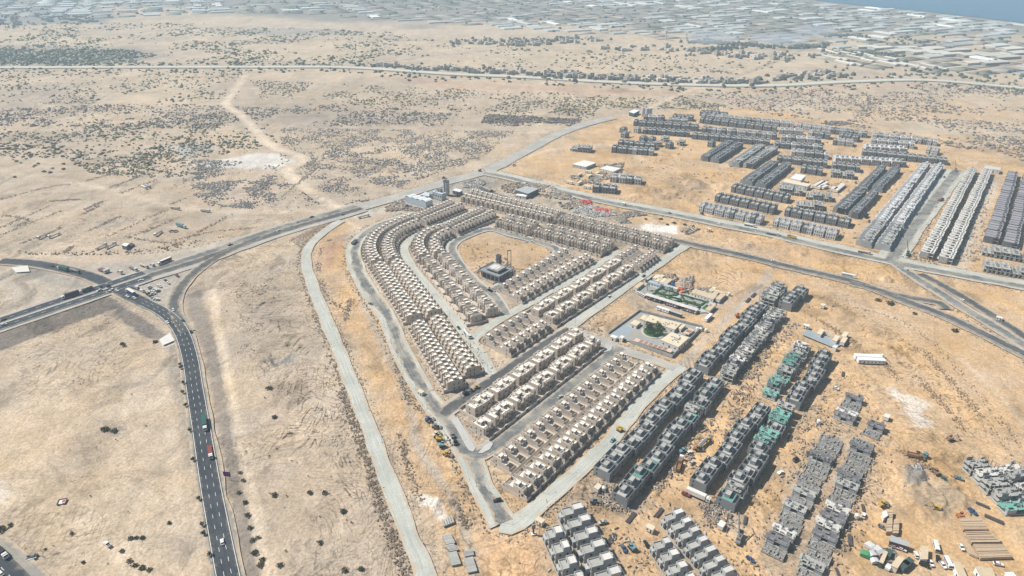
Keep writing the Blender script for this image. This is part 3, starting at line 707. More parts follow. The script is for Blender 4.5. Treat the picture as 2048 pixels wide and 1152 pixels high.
def ground_material():
    m = bpy.data.materials.new('desert_soil'); m.use_nodes = True
    nt = m.node_tree; N = nt.nodes; L = nt.links
    b = N['Principled BSDF']; b.inputs['Roughness'].default_value = .95; b.inputs['Specular IOR Level'].default_value = .15
    at = N.new('ShaderNodeAttribute'); at.attribute_name = 'soil'
    geo = N.new('ShaderNodeNewGeometry')
    def noise(scale, detail, rough, sx=1, sy=1, rot=0, dist=0.0):
        mp = N.new('ShaderNodeMapping'); mp.inputs['Scale'].default_value = (sx, sy, 1); mp.inputs['Rotation'].default_value = (0, 0, rot)
        L.new(geo.outputs['Position'], mp.inputs['Vector'])
        n = N.new('ShaderNodeTexNoise'); n.inputs['Scale'].default_value = scale; n.inputs['Detail'].default_value = detail
        n.inputs['Roughness'].default_value = rough; n.inputs['Distortion'].default_value = dist
        L.new(mp.outputs[0], n.inputs['Vector']); return n.outputs[0]
    def rng(src, a, c, lo, hi):
        r = N.new('ShaderNodeMapRange'); r.inputs[1].default_value = a; r.inputs[2].default_value = c; r.inputs[3].default_value = lo; r.inputs[4].default_value = hi
        L.new(src, r.inputs[0]); return r.outputs[0]
    def mul(p, q):
        r = N.new('ShaderNodeMath'); r.operation = 'MULTIPLY'; L.new(p, r.inputs[0]); L.new(q, r.inputs[1]); return r.outputs[0]
    v = rng(noise(.6, 6, .72), .3, .7, .68, 1.28)                       # grit
    v = mul(v, rng(noise(.045, 5, .65, 1, .28, .9, .6), .35, .65, .90, 1.08))   # scraped streaks
    v = mul(v, rng(noise(.05, 5, .65, .25, 1, .5, .8), .35, .65, .92, 1.07))
    v = mul(v, rng(noise(.22, 5, .7, 1, .35, 2.2, 1.2), .60, .72, 1.0, .80))    # clods and tufts
    def lines(n, freq, lo):
        q = N.new('ShaderNodeMath'); q.operation = 'MULTIPLY'; q.inputs[1].default_value = freq; L.new(n, q.inputs[0])
        w = N.new('ShaderNodeMath'); w.operation = 'SINE'; L.new(q.outputs[0], w.inputs[0])
        return rng(w.outputs[0], .55, .98, 0, lo)
    l1 = lines(noise(.03, 4, .55, 1, .4, .95, .8), 120, .62)
    l2 = lines(noise(.022, 4, .6, .45, 1, .4, 1.0), 110, .42)
    gate = rng(noise(.05, 4, .6), .42, .52, 0, 1)
    lsum = N.new('ShaderNodeMath'); lsum.operation = 'ADD'; L.new(mul(l1, gate), lsum.inputs[0]); L.new(l2, lsum.inputs[1])
    ch = mul(lsum.outputs[0], at.outputs['Alpha'])
    one = N.new('ShaderNodeMath'); one.operation = 'SUBTRACT'; one.inputs[0].default_value = 1.0; L.new(ch, one.inputs[1])
    v = mul(v, one.outputs[0])
    hs = N.new('ShaderNodeHueSaturation'); L.new(at.outputs['Color'], hs.inputs['Color']); L.new(v, hs.inputs['Value'])
    L.new(rng(noise(.02, 4, .6), .3, .7, .80, 1.12), hs.inputs['Saturation'])
    L.new(hs.outputs[0], b.inputs['Base Color'])
    bp = N.new('ShaderNodeBump'); bp.inputs['Strength'].default_value = 1.0; bp.inputs['Distance'].default_value = .9
    L.new(noise(.35, 6, .7), bp.inputs['Height']); L.new(bp.outputs[0], b.inputs['Normal'])
    return m

# ------------------------------------------------------------------ villas
def win_mesh(x, y, z, sx, sy, sz):
    b = MB(); b.box(x - sx / 2, x + sx / 2, y - sy / 2, y + sy / 2, z, z + sz, 0, True)
    return b.mesh('window', M['opening'])

def villa_proto(w, d, style, seed):
    """A two-storey villa on its walled plot; street side at -y. Parts: plot, walls, roof, stair tower, windows, tank, plot wall."""
    r = random.Random(seed); P = []
    hw, hd = w / 2, d / 2
    H1 = 3.9; H2 = 7.6 + r.uniform(-.1, .1); PP = .95
    yard = MB(); yard.box(-hw + .02, hw - .02, -hd + .02, hd - .02, -.6, .14)
    P.append(('paving', yard.mesh('paving', M['yard'])))
    wall = MB(); roof = MB(); wins = []
    def block(x0, x1, y0, y1, h, par=PP, t=.28):
        wall.box(x0, x1, y0, y1, 0, h - .02)
        wall.ring(x0, x1, y0, y1, h - .02, h + par, t, 1)
        roof.box(x0 + t, x1 - t, y0 + t, y1 - t, h - .01, h + .05)
    def win(x, y, z, face, sx=1.0, sz=1.5):
        if face in 'xX': wins.append(win_mesh(x, y, z, .16, sx, sz))
        else: wins.append(win_mesh(x, y, z, sx, .16, sz))
    if style == 'narrow':
        g = w * .30
        a0, a1, f, bk = -hw + .04, hw - g, -hd + d * .17, hd - d * .17
        step = f + d * .12
        block(a0, a1, step, bk, H2)
        block(a0, a0 + (a1 - a0) * .62, f, step + .01, H2 - .25)
        block(a0 + .3, a1 - .9, bk - .01, bk + d * .07, H1)
        block(a1 - .01, a1 + (hw - a1) * .62, step + d * .24, bk - d * .14, H2 - .35)
        tx0, tx1, ty0, ty1 = a0 + .9, a0 + 4.0, step + d * .16, step + d * .33
        for z in (.9, 4.4):
            win(a0 + (a1 - a0) * .3, f, z, 'y', 1.1); win(a1 - .9, step, z, 'y', .9)
            win(a0, -.04 * d, z, 'x', .8); win(a0, .16 * d, z, 'x', .8)
            win((a0 + a1) / 2, bk, z + (0 if z > 2 else 0), 'y', 1.2)
        win(a1, f + d * .2, 4.4, 'x', .9)
    elif style == 'court':
        g = w * .43
        a0, a1, f = -hw + .04, hw - g, -hd + d * .14
        m_ = f + d * .40; bk = hd - d * .10
        block(a0, a1, f + 1.6, m_, H2)
        block(a0, a0 + (a1 - a0) * .55, f, f + 1.61, H2 - .3)
        block(a0, a0 + (a1 - a0) * .62, m_ - .01, m_ + d * .22, H1 + 1.4, .7)
        block(a1 - .01, hw - .1, f + d * .06, f + d * .16, H1, .6)
        wall.box(a0, a0 + .3, m_ + d * .21, bk, 0, 5.2); wall.box(a0, a0 + .3, -hd + .3, f + 1.6, 0, 4.2); wall.box(a0, hw * .3, bk - .3, bk, 0, 3.0)
        tx0, tx1, ty0, ty1 = a0 + .25, a0 + 3.6, m_ - d * .20, m_ - d * .03
        for z in (.9, 4.4):
            win(a0 + (a1 - a0) * .28, f, z, 'y', 1.2); win(a1 - 1.2, f + 1.6, z, 'y', 1.0)
            win(a0, f + d * .15, z, 'x', .9); win(a1, f + d * .26, z, 'x', 1.0); win(a1 - 1.6, m_, z, 'y', 1.1)
        win(a0 + (a1 - a0) * .3, m_ + d * .22, .8, 'y', 1.2)
    else:                                                    # semi: wide villa with a bowed corner and a roof court
        g = w * .13
        a0, a1, f, bk = -hw + .05, hw - g, -hd + d * .20, hd - d * .16
        cx0, cx1 = a0 + (a1 - a0) * .40, a0 + (a1 - a0) * .72
        block(a0, cx0, f + 1.2, bk, H2); block(cx1, a1, f + 2.4, bk - d * .06, H2 - .1)
        block(cx0 - .01, cx1 + .01, f + d * .30, bk - .6, H2 - .15)
        block(cx0 - .01, cx1 + .01, f + 2.0, f + d * .30 - .01, H1, .5)
        block(a0 + .5, cx0 - .6, f, f + 1.21, H2 - .3); block(a1 - 2.6, a1 - .5, f + 1.3, f + 2.41, H2 - .4)
        block(a0 + 1.0, cx0, bk - .01, bk + d * .05, H1)
        tx0, tx1, ty0, ty1 = a0 + 1.4, a0 + 4.6, f + d * .26, f + d * .46
        for z in (.9, 4.4):
            win(a0 + 2.0, f, z, 'y', 1.2); win(a1 - 1.5, f + 1.3, z, 'y', 1.0); win((cx0 + cx1) / 2, f + 2.0 if z < 2 else f + d * .30, z, 'y', 1.4)
            win(a0, f + d * .2, z, 'x', .9); win(a0, f + d * .42, z, 'x', .8); win(a1, f + d * .3, z, 'x', .9); win(a0 + 2.4, bk, z + (.0), 'y', 1.1); win(a1 - 1.6, bk - d * .06, z, 'y', 1.1)
    P.append(('wall', wall.mesh('wall', [M['villa_wall'], M['villa_trim']])))
    P.append(('roof', roof.mesh('roof', M['villa_roof'])))
    tw = MB(); th = H2 + 2.75
    tw.box(tx0, tx1, ty0, ty1, H2 - .05, th - .3); tw.ring(tx0, tx1, ty0, ty1, th - .3, th, .25, 1); tw.box(tx0 + .25, tx1 - .25, ty0 + .25, ty1 - .25, th - .3, th - .24, 2)
    tm = tw.mesh('stair_tower', [M['villa_wall'], M['villa_trim'], M['villa_roof']])
    sub = [('window', win_mesh(tx0 + (tx1 - tx0) * .3, ty0, H2 + .6, .6, .14, 1.5)), ('window', win_mesh(tx0 + (tx1 - tx0) * .7, ty0, H2 + .6, .6, .14, 1.5)),
           ('window', win_mesh(tx0, (ty0 + ty1) / 2, H2 + .7, .14, .7, 1.4))]
    P.append(('stair_tower', tm, sub))
    for k in wins: P.append(('window', k))
    tk = MB(); qx, qy = tx1 + .9, ty1 + 1.1
    tk.cyl(qx if qx < a1 - 1 else tx0 + 1, qy, H2, H2 + 1.3, .62, .62, 8); 
    ac = MB(); ac.box(tx0 + .3, tx0 + 1.3, ty1 + 1.0, ty1 + 1.8, H2, H2 + .8); P.append(('roof_unit', ac.mesh('roof_unit', M['tank'])))
    P.append(('water_tank', tk.mesh('water_tank', M['tank'])))
    bw = MB(); t = .22; hb = 2.3
    bw.box(-hw, -hw * .15, -hd, -hd + t, 0, hb); bw.box(hw * .28, hw, -hd, -hd + t, 0, hb); bw.box(-hw * .22, -hw * .15, -hd - .05, -hd + .5, 0, hb + .5); bw.box(hw * .28, hw * .35, -hd - .05, -hd + .5, 0, hb + .5)
    bw.box(-hw, -hw + t, -hd + t, hd - t, 0, hb - .05); bw.box(-hw, hw, hd - t, hd, 0, hb)
    bw.box(-hw * .15, hw * .28, -hd, -hd + .5, 2.3, 2.55)
    gate = MB(); gate.box(-hw * .14, hw * .27, -hd + .06, -hd + .14, .1, 2.1)
    P.append(('plot_wall', bw.mesh('plot_wall', M['villa_trim']), [('gate', gate.mesh('gate', M['villa_gate']))]))
    ex = MB(); ex.box(hw - t, hw, -hd + t, hd - t, 0, hb - .05)
    return Proto(P), ex.mesh('end_wall', M['villa_trim'])
M['villa_gate'] = mat('villa_gate', (.20, .15, .11), (.14, .10, .08), .5)

def samples(front, back, n, world_pts=False):
    """n cells between a front line and a back line: centre, direction, width, depth."""
    def along(P, m):
        P = np.array(P); s = np.r_[0, np.cumsum(np.hypot(*np.diff(P, axis=0).T))]; t = np.linspace(0, s[-1], m)
        return np.c_[np.interp(t, s, P[:, 0]), np.interp(t, s, P[:, 1])]
    Fp = W(*front) if not world_pts else front; Bp = W(*back) if not world_pts else back
    if len(Fp) > 2: Fp = smooth_line(Fp, 3.0)
    if len(Bp) > 2: Bp = smooth_line(Bp, 3.0)
    A = along(Fp, n + 1); B = along(Bp, n + 1)
    cells = []
    for i in range(n):
        mf = (A[i] + A[i + 1]) / 2; mb = (B[i] + B[i + 1]) / 2
        c = (mf + mb) / 2
        dx = (A[i + 1] - A[i]) / 2 + (B[i + 1] - B[i]) / 2
        wdt = np.linalg.norm(dx); dx /= wdt
        dep = mb - mf
        cr = dx[0] * dep[1] - dx[1] * dep[0]
        dd = abs(cr)
        if cr < 0: dx = -dx
        cells.append((c, math.atan2(dx[1], dx[0]), wdt, dd, cr < 0))
    return cells

def mid(P, Q, t=.5):
    n = max(len(P), len(Q))
    def rs(L):
        a = np.array(L, float); s = np.r_[0, np.cumsum(np.hypot(*np.diff(a, axis=0).T))]; u = np.linspace(0, s[-1], n)
        return np.c_[np.interp(u, s, a[:, 0]), np.interp(u, s, a[:, 1])]
    a, b = rs(P), rs(Q)
    return [tuple(x) for x in a * (1 - t) + b * t]

L3L = [(736, 537), (724, 521), (721, 505), (724, 492), (732, 480), (742, 470), (758, 461), (780, 450), (797, 443), (815, 436)]
L3R = [(807, 525), (799, 512), (796, 498), (799, 487), (809, 477), (820, 470), (833, 464), (850, 458)]
R2L = [(833, 525), (822, 508), (820, 496), (825, 483), (836, 473), (851, 466), (874, 458)]
R2R = [(895, 512), (887, 501), (887, 491), (892, 484), (902, 479), (913, 474)]
# block: (row facing one way: front line, back line, plots, style), row description, kind of villa
VILLA_ROWS = [
    ([(887, 786), (815, 662)], [(934, 774), (853, 651)], 15, 'narrow', 'lowest block on the ring road, row facing the desert'),
    ([(968, 745), (893, 640)], [(927, 757), (853, 651)], 12, 'narrow', 'lowest block on the ring road, row on the curved street'),
    ([(806, 650), (738, 542)], mid([(806, 650), (738, 542)], [(890, 631), (811, 528)], .52), 16, 'narrow', 'middle ring-road block, row facing the desert'),
    ([(890, 631), (811, 528)], mid([(806, 650), (738, 542)], [(890, 631), (811, 528)], .52), 14, 'narrow', 'middle ring-road block, row on the curved street'),
    (L3L, mid(L3L, L3R), 19, 'narrow', 'bend of the ring road, outer curved row'),
    (L3R, mid(L3L, L3R), 17, 'narrow', 'bend of the ring road, inner curved row'),
    ([(818, 443), (893, 409)], [(838, 449), (915, 416)], 12, 'narrow', 'block beside the batching plant, row on the ring road'),
    ([(857, 455), (937, 422)], [(838, 449), (915, 416)], 12, 'narrow', 'block beside the batching plant, row on the curved street'),
    ([(880, 461), (955, 424)], [(900, 466.5), (978, 430)], 12, 'narrow', 'block above the sandy plaza, row on the curved street'),
    ([(920, 472), (1000, 437)], [(900, 466.5), (978, 430)], 12, 'narrow', 'block above the sandy plaza, row on the plaza street'),
    (R2L, mid(R2L, R2R), 11, 'narrow', 'bend of the curved street, outer row'),
    (R2R, mid(R2L, R2R), 8, 'narrow', 'bend of the plaza street, short inner row'),
    ([(934, 655), (837, 531)], [(973, 642), (871, 523)], 15, 'semi', 'block west of the plaza, row on the curved street'),
    ([(1003, 627), (905, 516)], [(970, 636), (871, 523)], 14, 'semi', 'block west of the plaza, row on the plaza street'),
    ([(920, 407), (1098, 450)], [(936, 397), (1114, 442)], 18, 'narrow', 'top row by the estate road, side facing the plaza'),
    ([(950, 387), (1129, 434)], [(936, 397), (1114, 442)], 18, 'narrow', 'top row by the estate road, side facing the road'),
    ([(987, 457), (1050, 474)], [(1004, 447), (1067, 464)], 6, 'semi', 'short block at the plaza corner, side facing the plaza'),
    ([(1022, 437), (1085, 455)], [(1004, 447), (1067, 464)], 6, 'semi', 'short block at the plaza corner, far side'),
    ([(1064, 477), (1200, 514)], [(1080, 467), (1217, 503)], 12, 'semi', 'block behind the plaza, row facing the plaza'),
    ([(1097, 457), (1234, 493)], [(1080, 467), (1217, 503)], 12, 'semi', 'block behind the plaza, far row'),
    ([(1113, 451), (1325, 507)], [(1125, 444), (1340, 497)], 20, 'semi', 'long block under the estate road, row facing the plaza'),
    ([(1137, 437), (1354, 487)], [(1125, 444), (1340, 497)], 20, 'semi', 'long block under the estate road, row on that road'),
    ([(997, 581), (1121, 507)], [(1018, 594), (1158, 515)], 11, 'court', 'block below the plaza, row on the plaza street'),
    ([(1040, 612), (1195, 524)], [(1018, 594), (1158, 515)], 12, 'court', 'block below the plaza, row on the middle street'),
    ([(962, 685), (1046, 632)], [(992, 699), (1075, 646)], 6, 'court', 'small corner block by the black street, upper row'),
    ([(1020, 718), (1106, 661)], [(992, 699), (1075, 646)], 6, 'court', 'small corner block by the black street, row on that street'),
    ([(1050, 628), (1222, 523)], [(1081, 642), (1249, 537)], 10, 'semi', 'centre block along the middle street'),
    ([(1114, 656), (1275, 551)], [(1081, 642), (1249, 537)], 11, 'semi', 'centre block along the north street'),
    ([(1226, 523), (1263, 500)], [(1253, 535), (1291, 510)], 5, 'court', 'end block by the north street, upper row'),
    ([(1281, 547), (1320, 519)], [(1253, 535), (1291, 510)], 6, 'court', 'end block by the north street, row on that street'),
    ([(917, 822), (1134, 667)], [(956, 842), (1172, 684)], 11, 'semi', 'big villas along the black street'),
    ([(978, 883), (1208, 702)], [(938, 859), (1172, 684)], 12, 'semi', 'big villas facing the asphalt street'),
    ([(981, 926), (1233, 712)], [(1022, 951), (1277, 728)], 16, 'court', 'comb of courtyard villas, row on the asphalt street'),
    ([(1053, 1005), (1322, 746)], [(1004, 974), (1277, 728)], 17, 'court', 'comb of courtyard villas, row on the gravel quarry road'),
]
KINDS = {'narrow': ('narrow_villa', 'narrow villa', 'narrow beige villas'), 'semi': ('wide_villa', 'wide villa', 'wide beige villas'), 'court': ('courtyard_villa', 'courtyard villa', 'courtyard beige villas')}
def build_villas():
    protos = {}
    for st, (w, d) in {'narrow': (7.4, 19.5), 'semi': (11.0, 19.5), 'court': (10.4, 20.5)}.items():
        protos[st] = [villa_proto(w, d, st, s) + ((w, d),) for s in (1, 2, 3)]
    for front, back, n, st, desc in VILLA_ROWS:
        cells = samples(front, back, n)
        name, cat, grp = KINDS[st]
        for i, (c, a, w, d, flip) in enumerate(cells):
            pr, ex, (w0, d0) = R.choice(protos[st])
            sx = w / w0; sy = d / d0
            mirror = (i % 2 == 1) if st == 'semi' else flip
            o = pr.place(name, (c[0], c[1], 0), a, (-sx if mirror else sx, sy, R.uniform(.97, 1.03)),
                         f'{ORD[i]} beige villa, {desc}', cat, grp)
            if i in (0, n - 1): link('end_wall', ex, o)

# ------------------------------------------------------------------ unfinished houses of grey block and concrete
def shell_proto(w, d, seed, net=False):
    """Two-storey blockwork house, open voids front and back, roofed middle and a stair box."""
    r = random.Random(seed); hw, hd = w / 2, d / 2; P = []
    H = 6.7; t = .25
    f0, f1 = -hd * .62, -hd * .62 + d * .0
    wall = MB()
    y0, y1 = -hd + .3, hd - .3
    v0 = y0 + d * (.24 + .02 * seed); v1 = y1 - d * .20
    wall.ring(-hw + .02, hw - .02, y0, y1, -.4, H + .3, t)
    wall.box(-hw * .3, -hw * .3 + t, y0 + t, v0, 0, H - .3); wall.box(hw * .45, hw * .45 + t, v1, y1 - t, 0, H - 1.2)
    wall.box(-hw + t, hw - t, v0 - t, v0, 0, H); wall.box(-hw + t, hw - t, v1, v1 + t, 0, H)
    P.append(('wall', wall.mesh('wall', M['block'])))
    s1 = MB(); s1.box(-hw + t, hw - t, y0 + t, y1 - t, 3.3, 3.6, 0, True)
    P.append(('floor_slab', s1.mesh('floor_slab', M['slab'])))
    s2 = MB(); s2.box(-hw + t, hw - t, v0, v1, H - .3, H, 0, True)
    s2.box(-hw + t, -hw * .35, y0 + t, y0 + d * .10, H - .3, H, 0, True)
    P.append(('roof', s2.mesh('roof', M['net'] if net else M['slab'])))
    st = MB(); x0, x1 = -hw * .78, hw * .42; ya, yb = v0 + d * .05, v0 + d * .33
    st.box(x0, x1, ya, yb, H, H + 2.4); st.ring(x0 - .05, x1 + .05, ya - .05, yb + .05, H + 2.4, H + 2.65, .25)
    st.box(x0 + .2, x1 - .2, ya + .2, yb - .2, H + 2.4, H + 2.46, 1)
    sl = MB(); sl.box(x0 + .5, x0 + 1.1, ya + .3, yb - .3, H + 2.40, H + 2.50)
    dr = MB(); dr.box(x0 - .06, x0 + .05, (ya + yb) / 2 - .5, (ya + yb) / 2 + .5, H, H + 2)
    P.append(('stair_box', st.mesh('stair_box', [M['block'], M['slab']]), [('roof_hatch', sl.mesh('roof_hatch', M['opening'])), ('door', dr.mesh('door', M['opening']))]))
    for z in (.9, 4.4):
        for (x, y, sx, sy) in ((-hw * .5, y0, 1.2, .14), (hw * .45, y0, 1.2, .14), (-hw, y0 + d * .13, .14, 1.1), (-hw, v0 + d * .2, .14, .8), (hw, y0 + d * .2, .14, 1.0), (hw * .1, y1, 1.3, .14), (-hw, y1 - d * .1, .14, 1.0)):
            P.append(('window', win_mesh(x + (.02 if x == -hw else (-.02 if x == hw else 0)), y, z, sx, sy, 1.5)))
    return Proto(P)

def frame_proto(w, d, stage, top, seed):
    """Concrete frame at an early stage: columns, one or two slabs, stubs standing on the top slab."""
    r = random.Random(seed * 31 + stage); hw, hd = w / 2 - .3, d / 2 - .4; P = []
    xs = [-hw + .4, 0, hw - .4]; ys = list(np.linspace(-hd + .5, hd - .5, 4))
    base = MB(); base.box(-hw - .1, hw + .1, -hd - .2, hd + .2, -.4, .25)
    P.append(('foundation', base.mesh('foundation', M['slab'] if stage else M['rubble_floor'])))
    levels = {0: [], 1: [3.5], 2: [3.5, 7.0]}[stage]
    cols = MB(); zt = 0
    for k, z in enumerate(levels):
        for x in xs:
            for y in ys: cols.box(x - .2, x + .2, y - .2, y + .2, zt, z - .3)
        sl = MB(); y1 = hd if k == 0 or r.random() < .5 else hd * .55
        sl.box(-hw, hw, -hd, y1, z - .35, z, 0, True)
        sl.box(-hw - .0, hw * .3, -hd - 1.0, -hd, z - .35, z, 0, True)
        P.append(('floor_slab' if k == 0 and stage == 2 else 'roof_slab', sl.mesh('slab', [M[top] if k == len(levels) - 1 else M['slab']])))
        zt = z
    stub = .5 if stage else 1.5
    for x in xs:
        for y in ys:
            hgt = r.choice((.8, 1.3, 2.2)) * (.7 if stage else 1.2)
            cols.box(x - .18, x + .18, y - .18, y + .18, zt, zt + hgt)
    P.append(('columns', cols.mesh('columns', M['slab'])))
    iw = MB()
    for x in (xs if stage < 2 else xs[:2]):
        if r.random() < .8: iw.box(x - .1, x + .1, ys[0] + .2, ys[1] - .2, .25, 3.1 if stage else 1.0)
        if r.random() < .6: iw.box(x - .1, x + .1, ys[2] + .2, ys[3] - .2, .25, 3.1 if stage else .8)
    for y in ys[:3]:
        if r.random() < .7: iw.box(xs[0] + .2, xs[1] - .2, y - .1, y + .1, .25, 3.1 if stage else .9)
        if r.random() < .5: iw.box(xs[1] + .2, xs[2] - .2, y - .1, y + .1, .25, 3.1 if stage else 1.1)
    if stage == 2:
        for y in ys:
            if r.random() < .6: iw.box(xs[0] + .2, xs[1] - .2, y - .1, y + .1, 3.5, 6.6)
        iw.box(-hw, -hw + .22, -hd, -hd + d * .4, 3.5, 6.6)
    if stage == 0:                                              # maze of low walls and tie beams
        gx = list(np.linspace(-hw + .2, hw - .2, 5)); gy = list(np.linspace(-hd + .3, hd - .3, 7))
        for i, x in enumerate(gx):
            for y0, y1 in zip(gy, gy[1:]):
                if r.random() < .62: iw.box(x - .13, x + .13, y0 + .1, y1 - .1, .2, r.choice((.55, .9, 1.3, 1.8)))
        for y in gy:
            for x0, x1 in zip(gx, gx[1:]):
                if r.random() < .62: iw.box(x0 + .14, x1 - .14, y - .12, y + .12, .2, r.choice((.55, .9, 1.3, 1.8)))
    if stage:
        sx = r.uniform(-hw * .5, 0); sy = r.uniform(-hd * .3, hd * .3)
        op_ = MB(); op_.box(sx, sx + 2.4, sy, sy + 3.2, zt, zt + .03); P.append(('stair_opening', op_.mesh('stair_opening', M['opening'])))
        op_ = MB(); op_.box(hw * .35, hw * .8, -hd * .8, -hd * .45, zt, zt + .03); P.append(('roof_opening', op_.mesh('roof_opening', M['opening'])))
        for q in range(4 if stage == 2 else 9):                                      # half-built walls on the slab
            x, y = r.choice(xs), r.choice(ys)
            if r.random() < .5: iw.box(x - .1, x + .1, y, min(y + r.uniform(1.5, 3.4), hd), zt, zt + r.uniform(.6, 2.4))
            else: iw.box(x, min(x + r.uniform(1.2, 3.0), hw), y - .1, y + .1, zt, zt + r.uniform(.6, 2.4))
    for q in range(7 if stage else 12):                          # timber, trays of blocks, low partitions on the top
        x, y = r.uniform(-hw * .8, hw * .8), r.uniform(-hd * .85, hd * .6)
        a, b_ = r.choice(((2.2, .2), (.2, 2.6), (.9, .9), (1.6, .2)))
        iw.box(x - a / 2, x + a / 2, y - b_ / 2, y + b_ / 2, zt if zt else .25, (zt if zt else .25) + r.uniform(.25, 1.1))
    if iw.v: P.append(('partitions', iw.mesh('partitions', M['block_pale'] if stage < 2 else M['block'])))
    rb = MB()
    for k in range(10):
        x, y = r.choice(xs), r.choice(ys)
        rb.bar((x, y, zt), (x + r.uniform(-.1, .1), y + r.uniform(-.1, .1), zt + r.uniform(2.2, 3.6)), .06, 4)
    P.append(('rebar', rb.mesh('rebar', M['rust'])))
    return Proto(P)
M['rubble_floor'] = mat('rubble_floor', (.30, .26, .215), (.20, .18, .155), .4, detail=.9)
M['rust'] = mat('rust', (.20, .12, .08), (.14, .09, .06), .6)

def cottage_proto(w, d, seed):
    """Cubic block house with an open front terrace and a tall roof room behind it (the rows in the lower corner)."""
    hw, hd = w / 2, d / 2; P = []; H = 6.4
    bx0, bx1, by0, by1 = -hw * .88, hw * .34, -hd * .74, hd * .82
    b = MB()
    b.box(bx0, bx1, by0, by1, -.4, H); b.ring(bx0, bx1, by0, by1, H, H + .8, .25)
    b.box(bx0, bx0 + (bx1 - bx0) * .62, -hd * .94, by0 - .01, -.4, H - 2.4)
    P.append(('wall', b.mesh('wall', M['block_pale'])))
    rf = MB(); rf.box(bx0 + .25, bx1 - .25, by0 + .25, by1 - .25, H, H + .06)
    P.append(('roof', rf.mesh('roof', M['slab'])))
    s = MB(); x0, x1, y0, y1 = bx0 + .9, bx1 - .02, -hd * (.02 + .1 * (seed % 2)), hd * .60
    s.box(x0, x1, y0, y1, H, H + 3.0); s.ring(x0 - .04, x1 + .04, y0 - .04, y1 + .04, H + 3.0, H + 3.7, .25); s.box(x0 + .2, x1 - .2, y0 + .2, y1 - .2, H + 3.0, H + 3.06, 1)
    dr = MB(); dr.box(x0 + .6, x0 + 1.6, y0 - .06, y0 + .05, H, H + 2)
    P.append(('roof_room', s.mesh('roof_room', [M['block_pale'], M['pale_slab']]), [('door', dr.mesh('door', M['opening']))]))
    for z in (.9, 4.0):
        for (x, y, sx, sy) in ((bx0, -hd * .4, .14, 1.2), (bx0, hd * .3, .14, 1.2), (bx1 - 1.0, by0, 1.1, .14), (bx0 + 1.5, by0 if z > 2 else -hd * .94, 1.3, .14), (bx1, -hd * .3, .14, 1.1), (bx1, hd * .4, .14, 1.1), ((bx0 + bx1) / 2, by1, 1.3, .14)):
            P.append(('window', win_mesh(x, y, z, sx, sy, 1.5)))
    fw = MB(); fw.box(-hw, hw, -hd, -hd + .2, -.2, 1.0); P.append(('plot_wall', fw.mesh('plot_wall', M['block_pale'])))
    return Proto(P)
M['block_pale'] = mat('block_pale', (.43, .445, .45), (.33, .345, .355), .10, detail=.6, obj=.07)

def cube_mesh(w, d, m, seed, stage=0):
    """A far house shell as one mesh: body, parapet, stair box and dark openings."""
    r = random.Random(seed); b = MB(); hw, hd = w / 2 * .95, d / 2 * .93; H = 7.0
    n = hw * .34
    if stage == 0:
        b.box(-hw, hw - n, -hd, hd, -.4, H); b.ring(-hw, hw - n, -hd, hd, H, H + .8, .3)
        b.box(hw - n, hw, -hd * .45, hd * .8, -.4, H - .6)
        b.box(-hw + .3, hw - n - .3, -hd + .3, hd - .3, H, H + .07, 2)
        b.box(-hw * .5, hw * .35, -hd * .1, hd * .45, H, H + 2.6); b.box(-hw * .45, hw * .3, -hd * .05, hd * .4, H + 2.6, H + 2.66, 2)
        b.box(-hw * .4, -hw * .1, hd * .55, hd * .85, H + .06, H + .12, 1)
        for z in (.7, 4.2):
            for x in (-hw * .62, hw * .12): b.box(x - .7, x + .7, -hd - .05, -hd + .1, z, z + 1.9, 1)
            b.box(hw - n * .8, hw - n * .2, -hd * .45 - .05, -hd * .4, z, z + 2.0, 1)
            for y in (-hd * .55, hd * .1, hd * .6): b.box(-hw - .05, -hw + .1, y - .6, y + .6, z, z + 1.7, 1)
            for y in (-hd * .2, hd * .4): b.box(hw - .1, hw + .05, y - .6, y + .6, z, z + 1.6, 1)
    else:
        for z in ((3.4,) if stage == 1 else (3.4, 6.8)):
            b.box(-hw, hw, -hd, hd, z - .35, z, 2, True); b.box(-hw * .6, hw * .2, -hd * .6, hd * .3, z - .36, z + .02, 3)
        top = 3.4 if stage == 1 else 6.8
        for x in (-hw + .3, 0, hw - .3):
            for y in (-hd + .3, -hd * .3, hd * .3, hd - .3):
                b.box(x - .25, x + .25, y - .25, y + .25, -.3, top + r.choice((.4, 1.0, 1.6)), 2)
        for k in range(5):
            x, y = r.uniform(-hw * .7, hw * .5), r.uniform(-hd * .7, hd * .7)
            b.box(x, x + 1.6, y, y + .3, top, top + .9, 0)
        b.box(-hw + .1, -hw + .3, -hd * .8, hd * .2, 0, 3.0, 0); b.box(-hw * .3, hw * .3, -hd + .1, -hd + .3, 0, 3.0, 0)
    return b.mesh('house_shell', [m, M['opening'], M['slab'], M['dark_slab']])

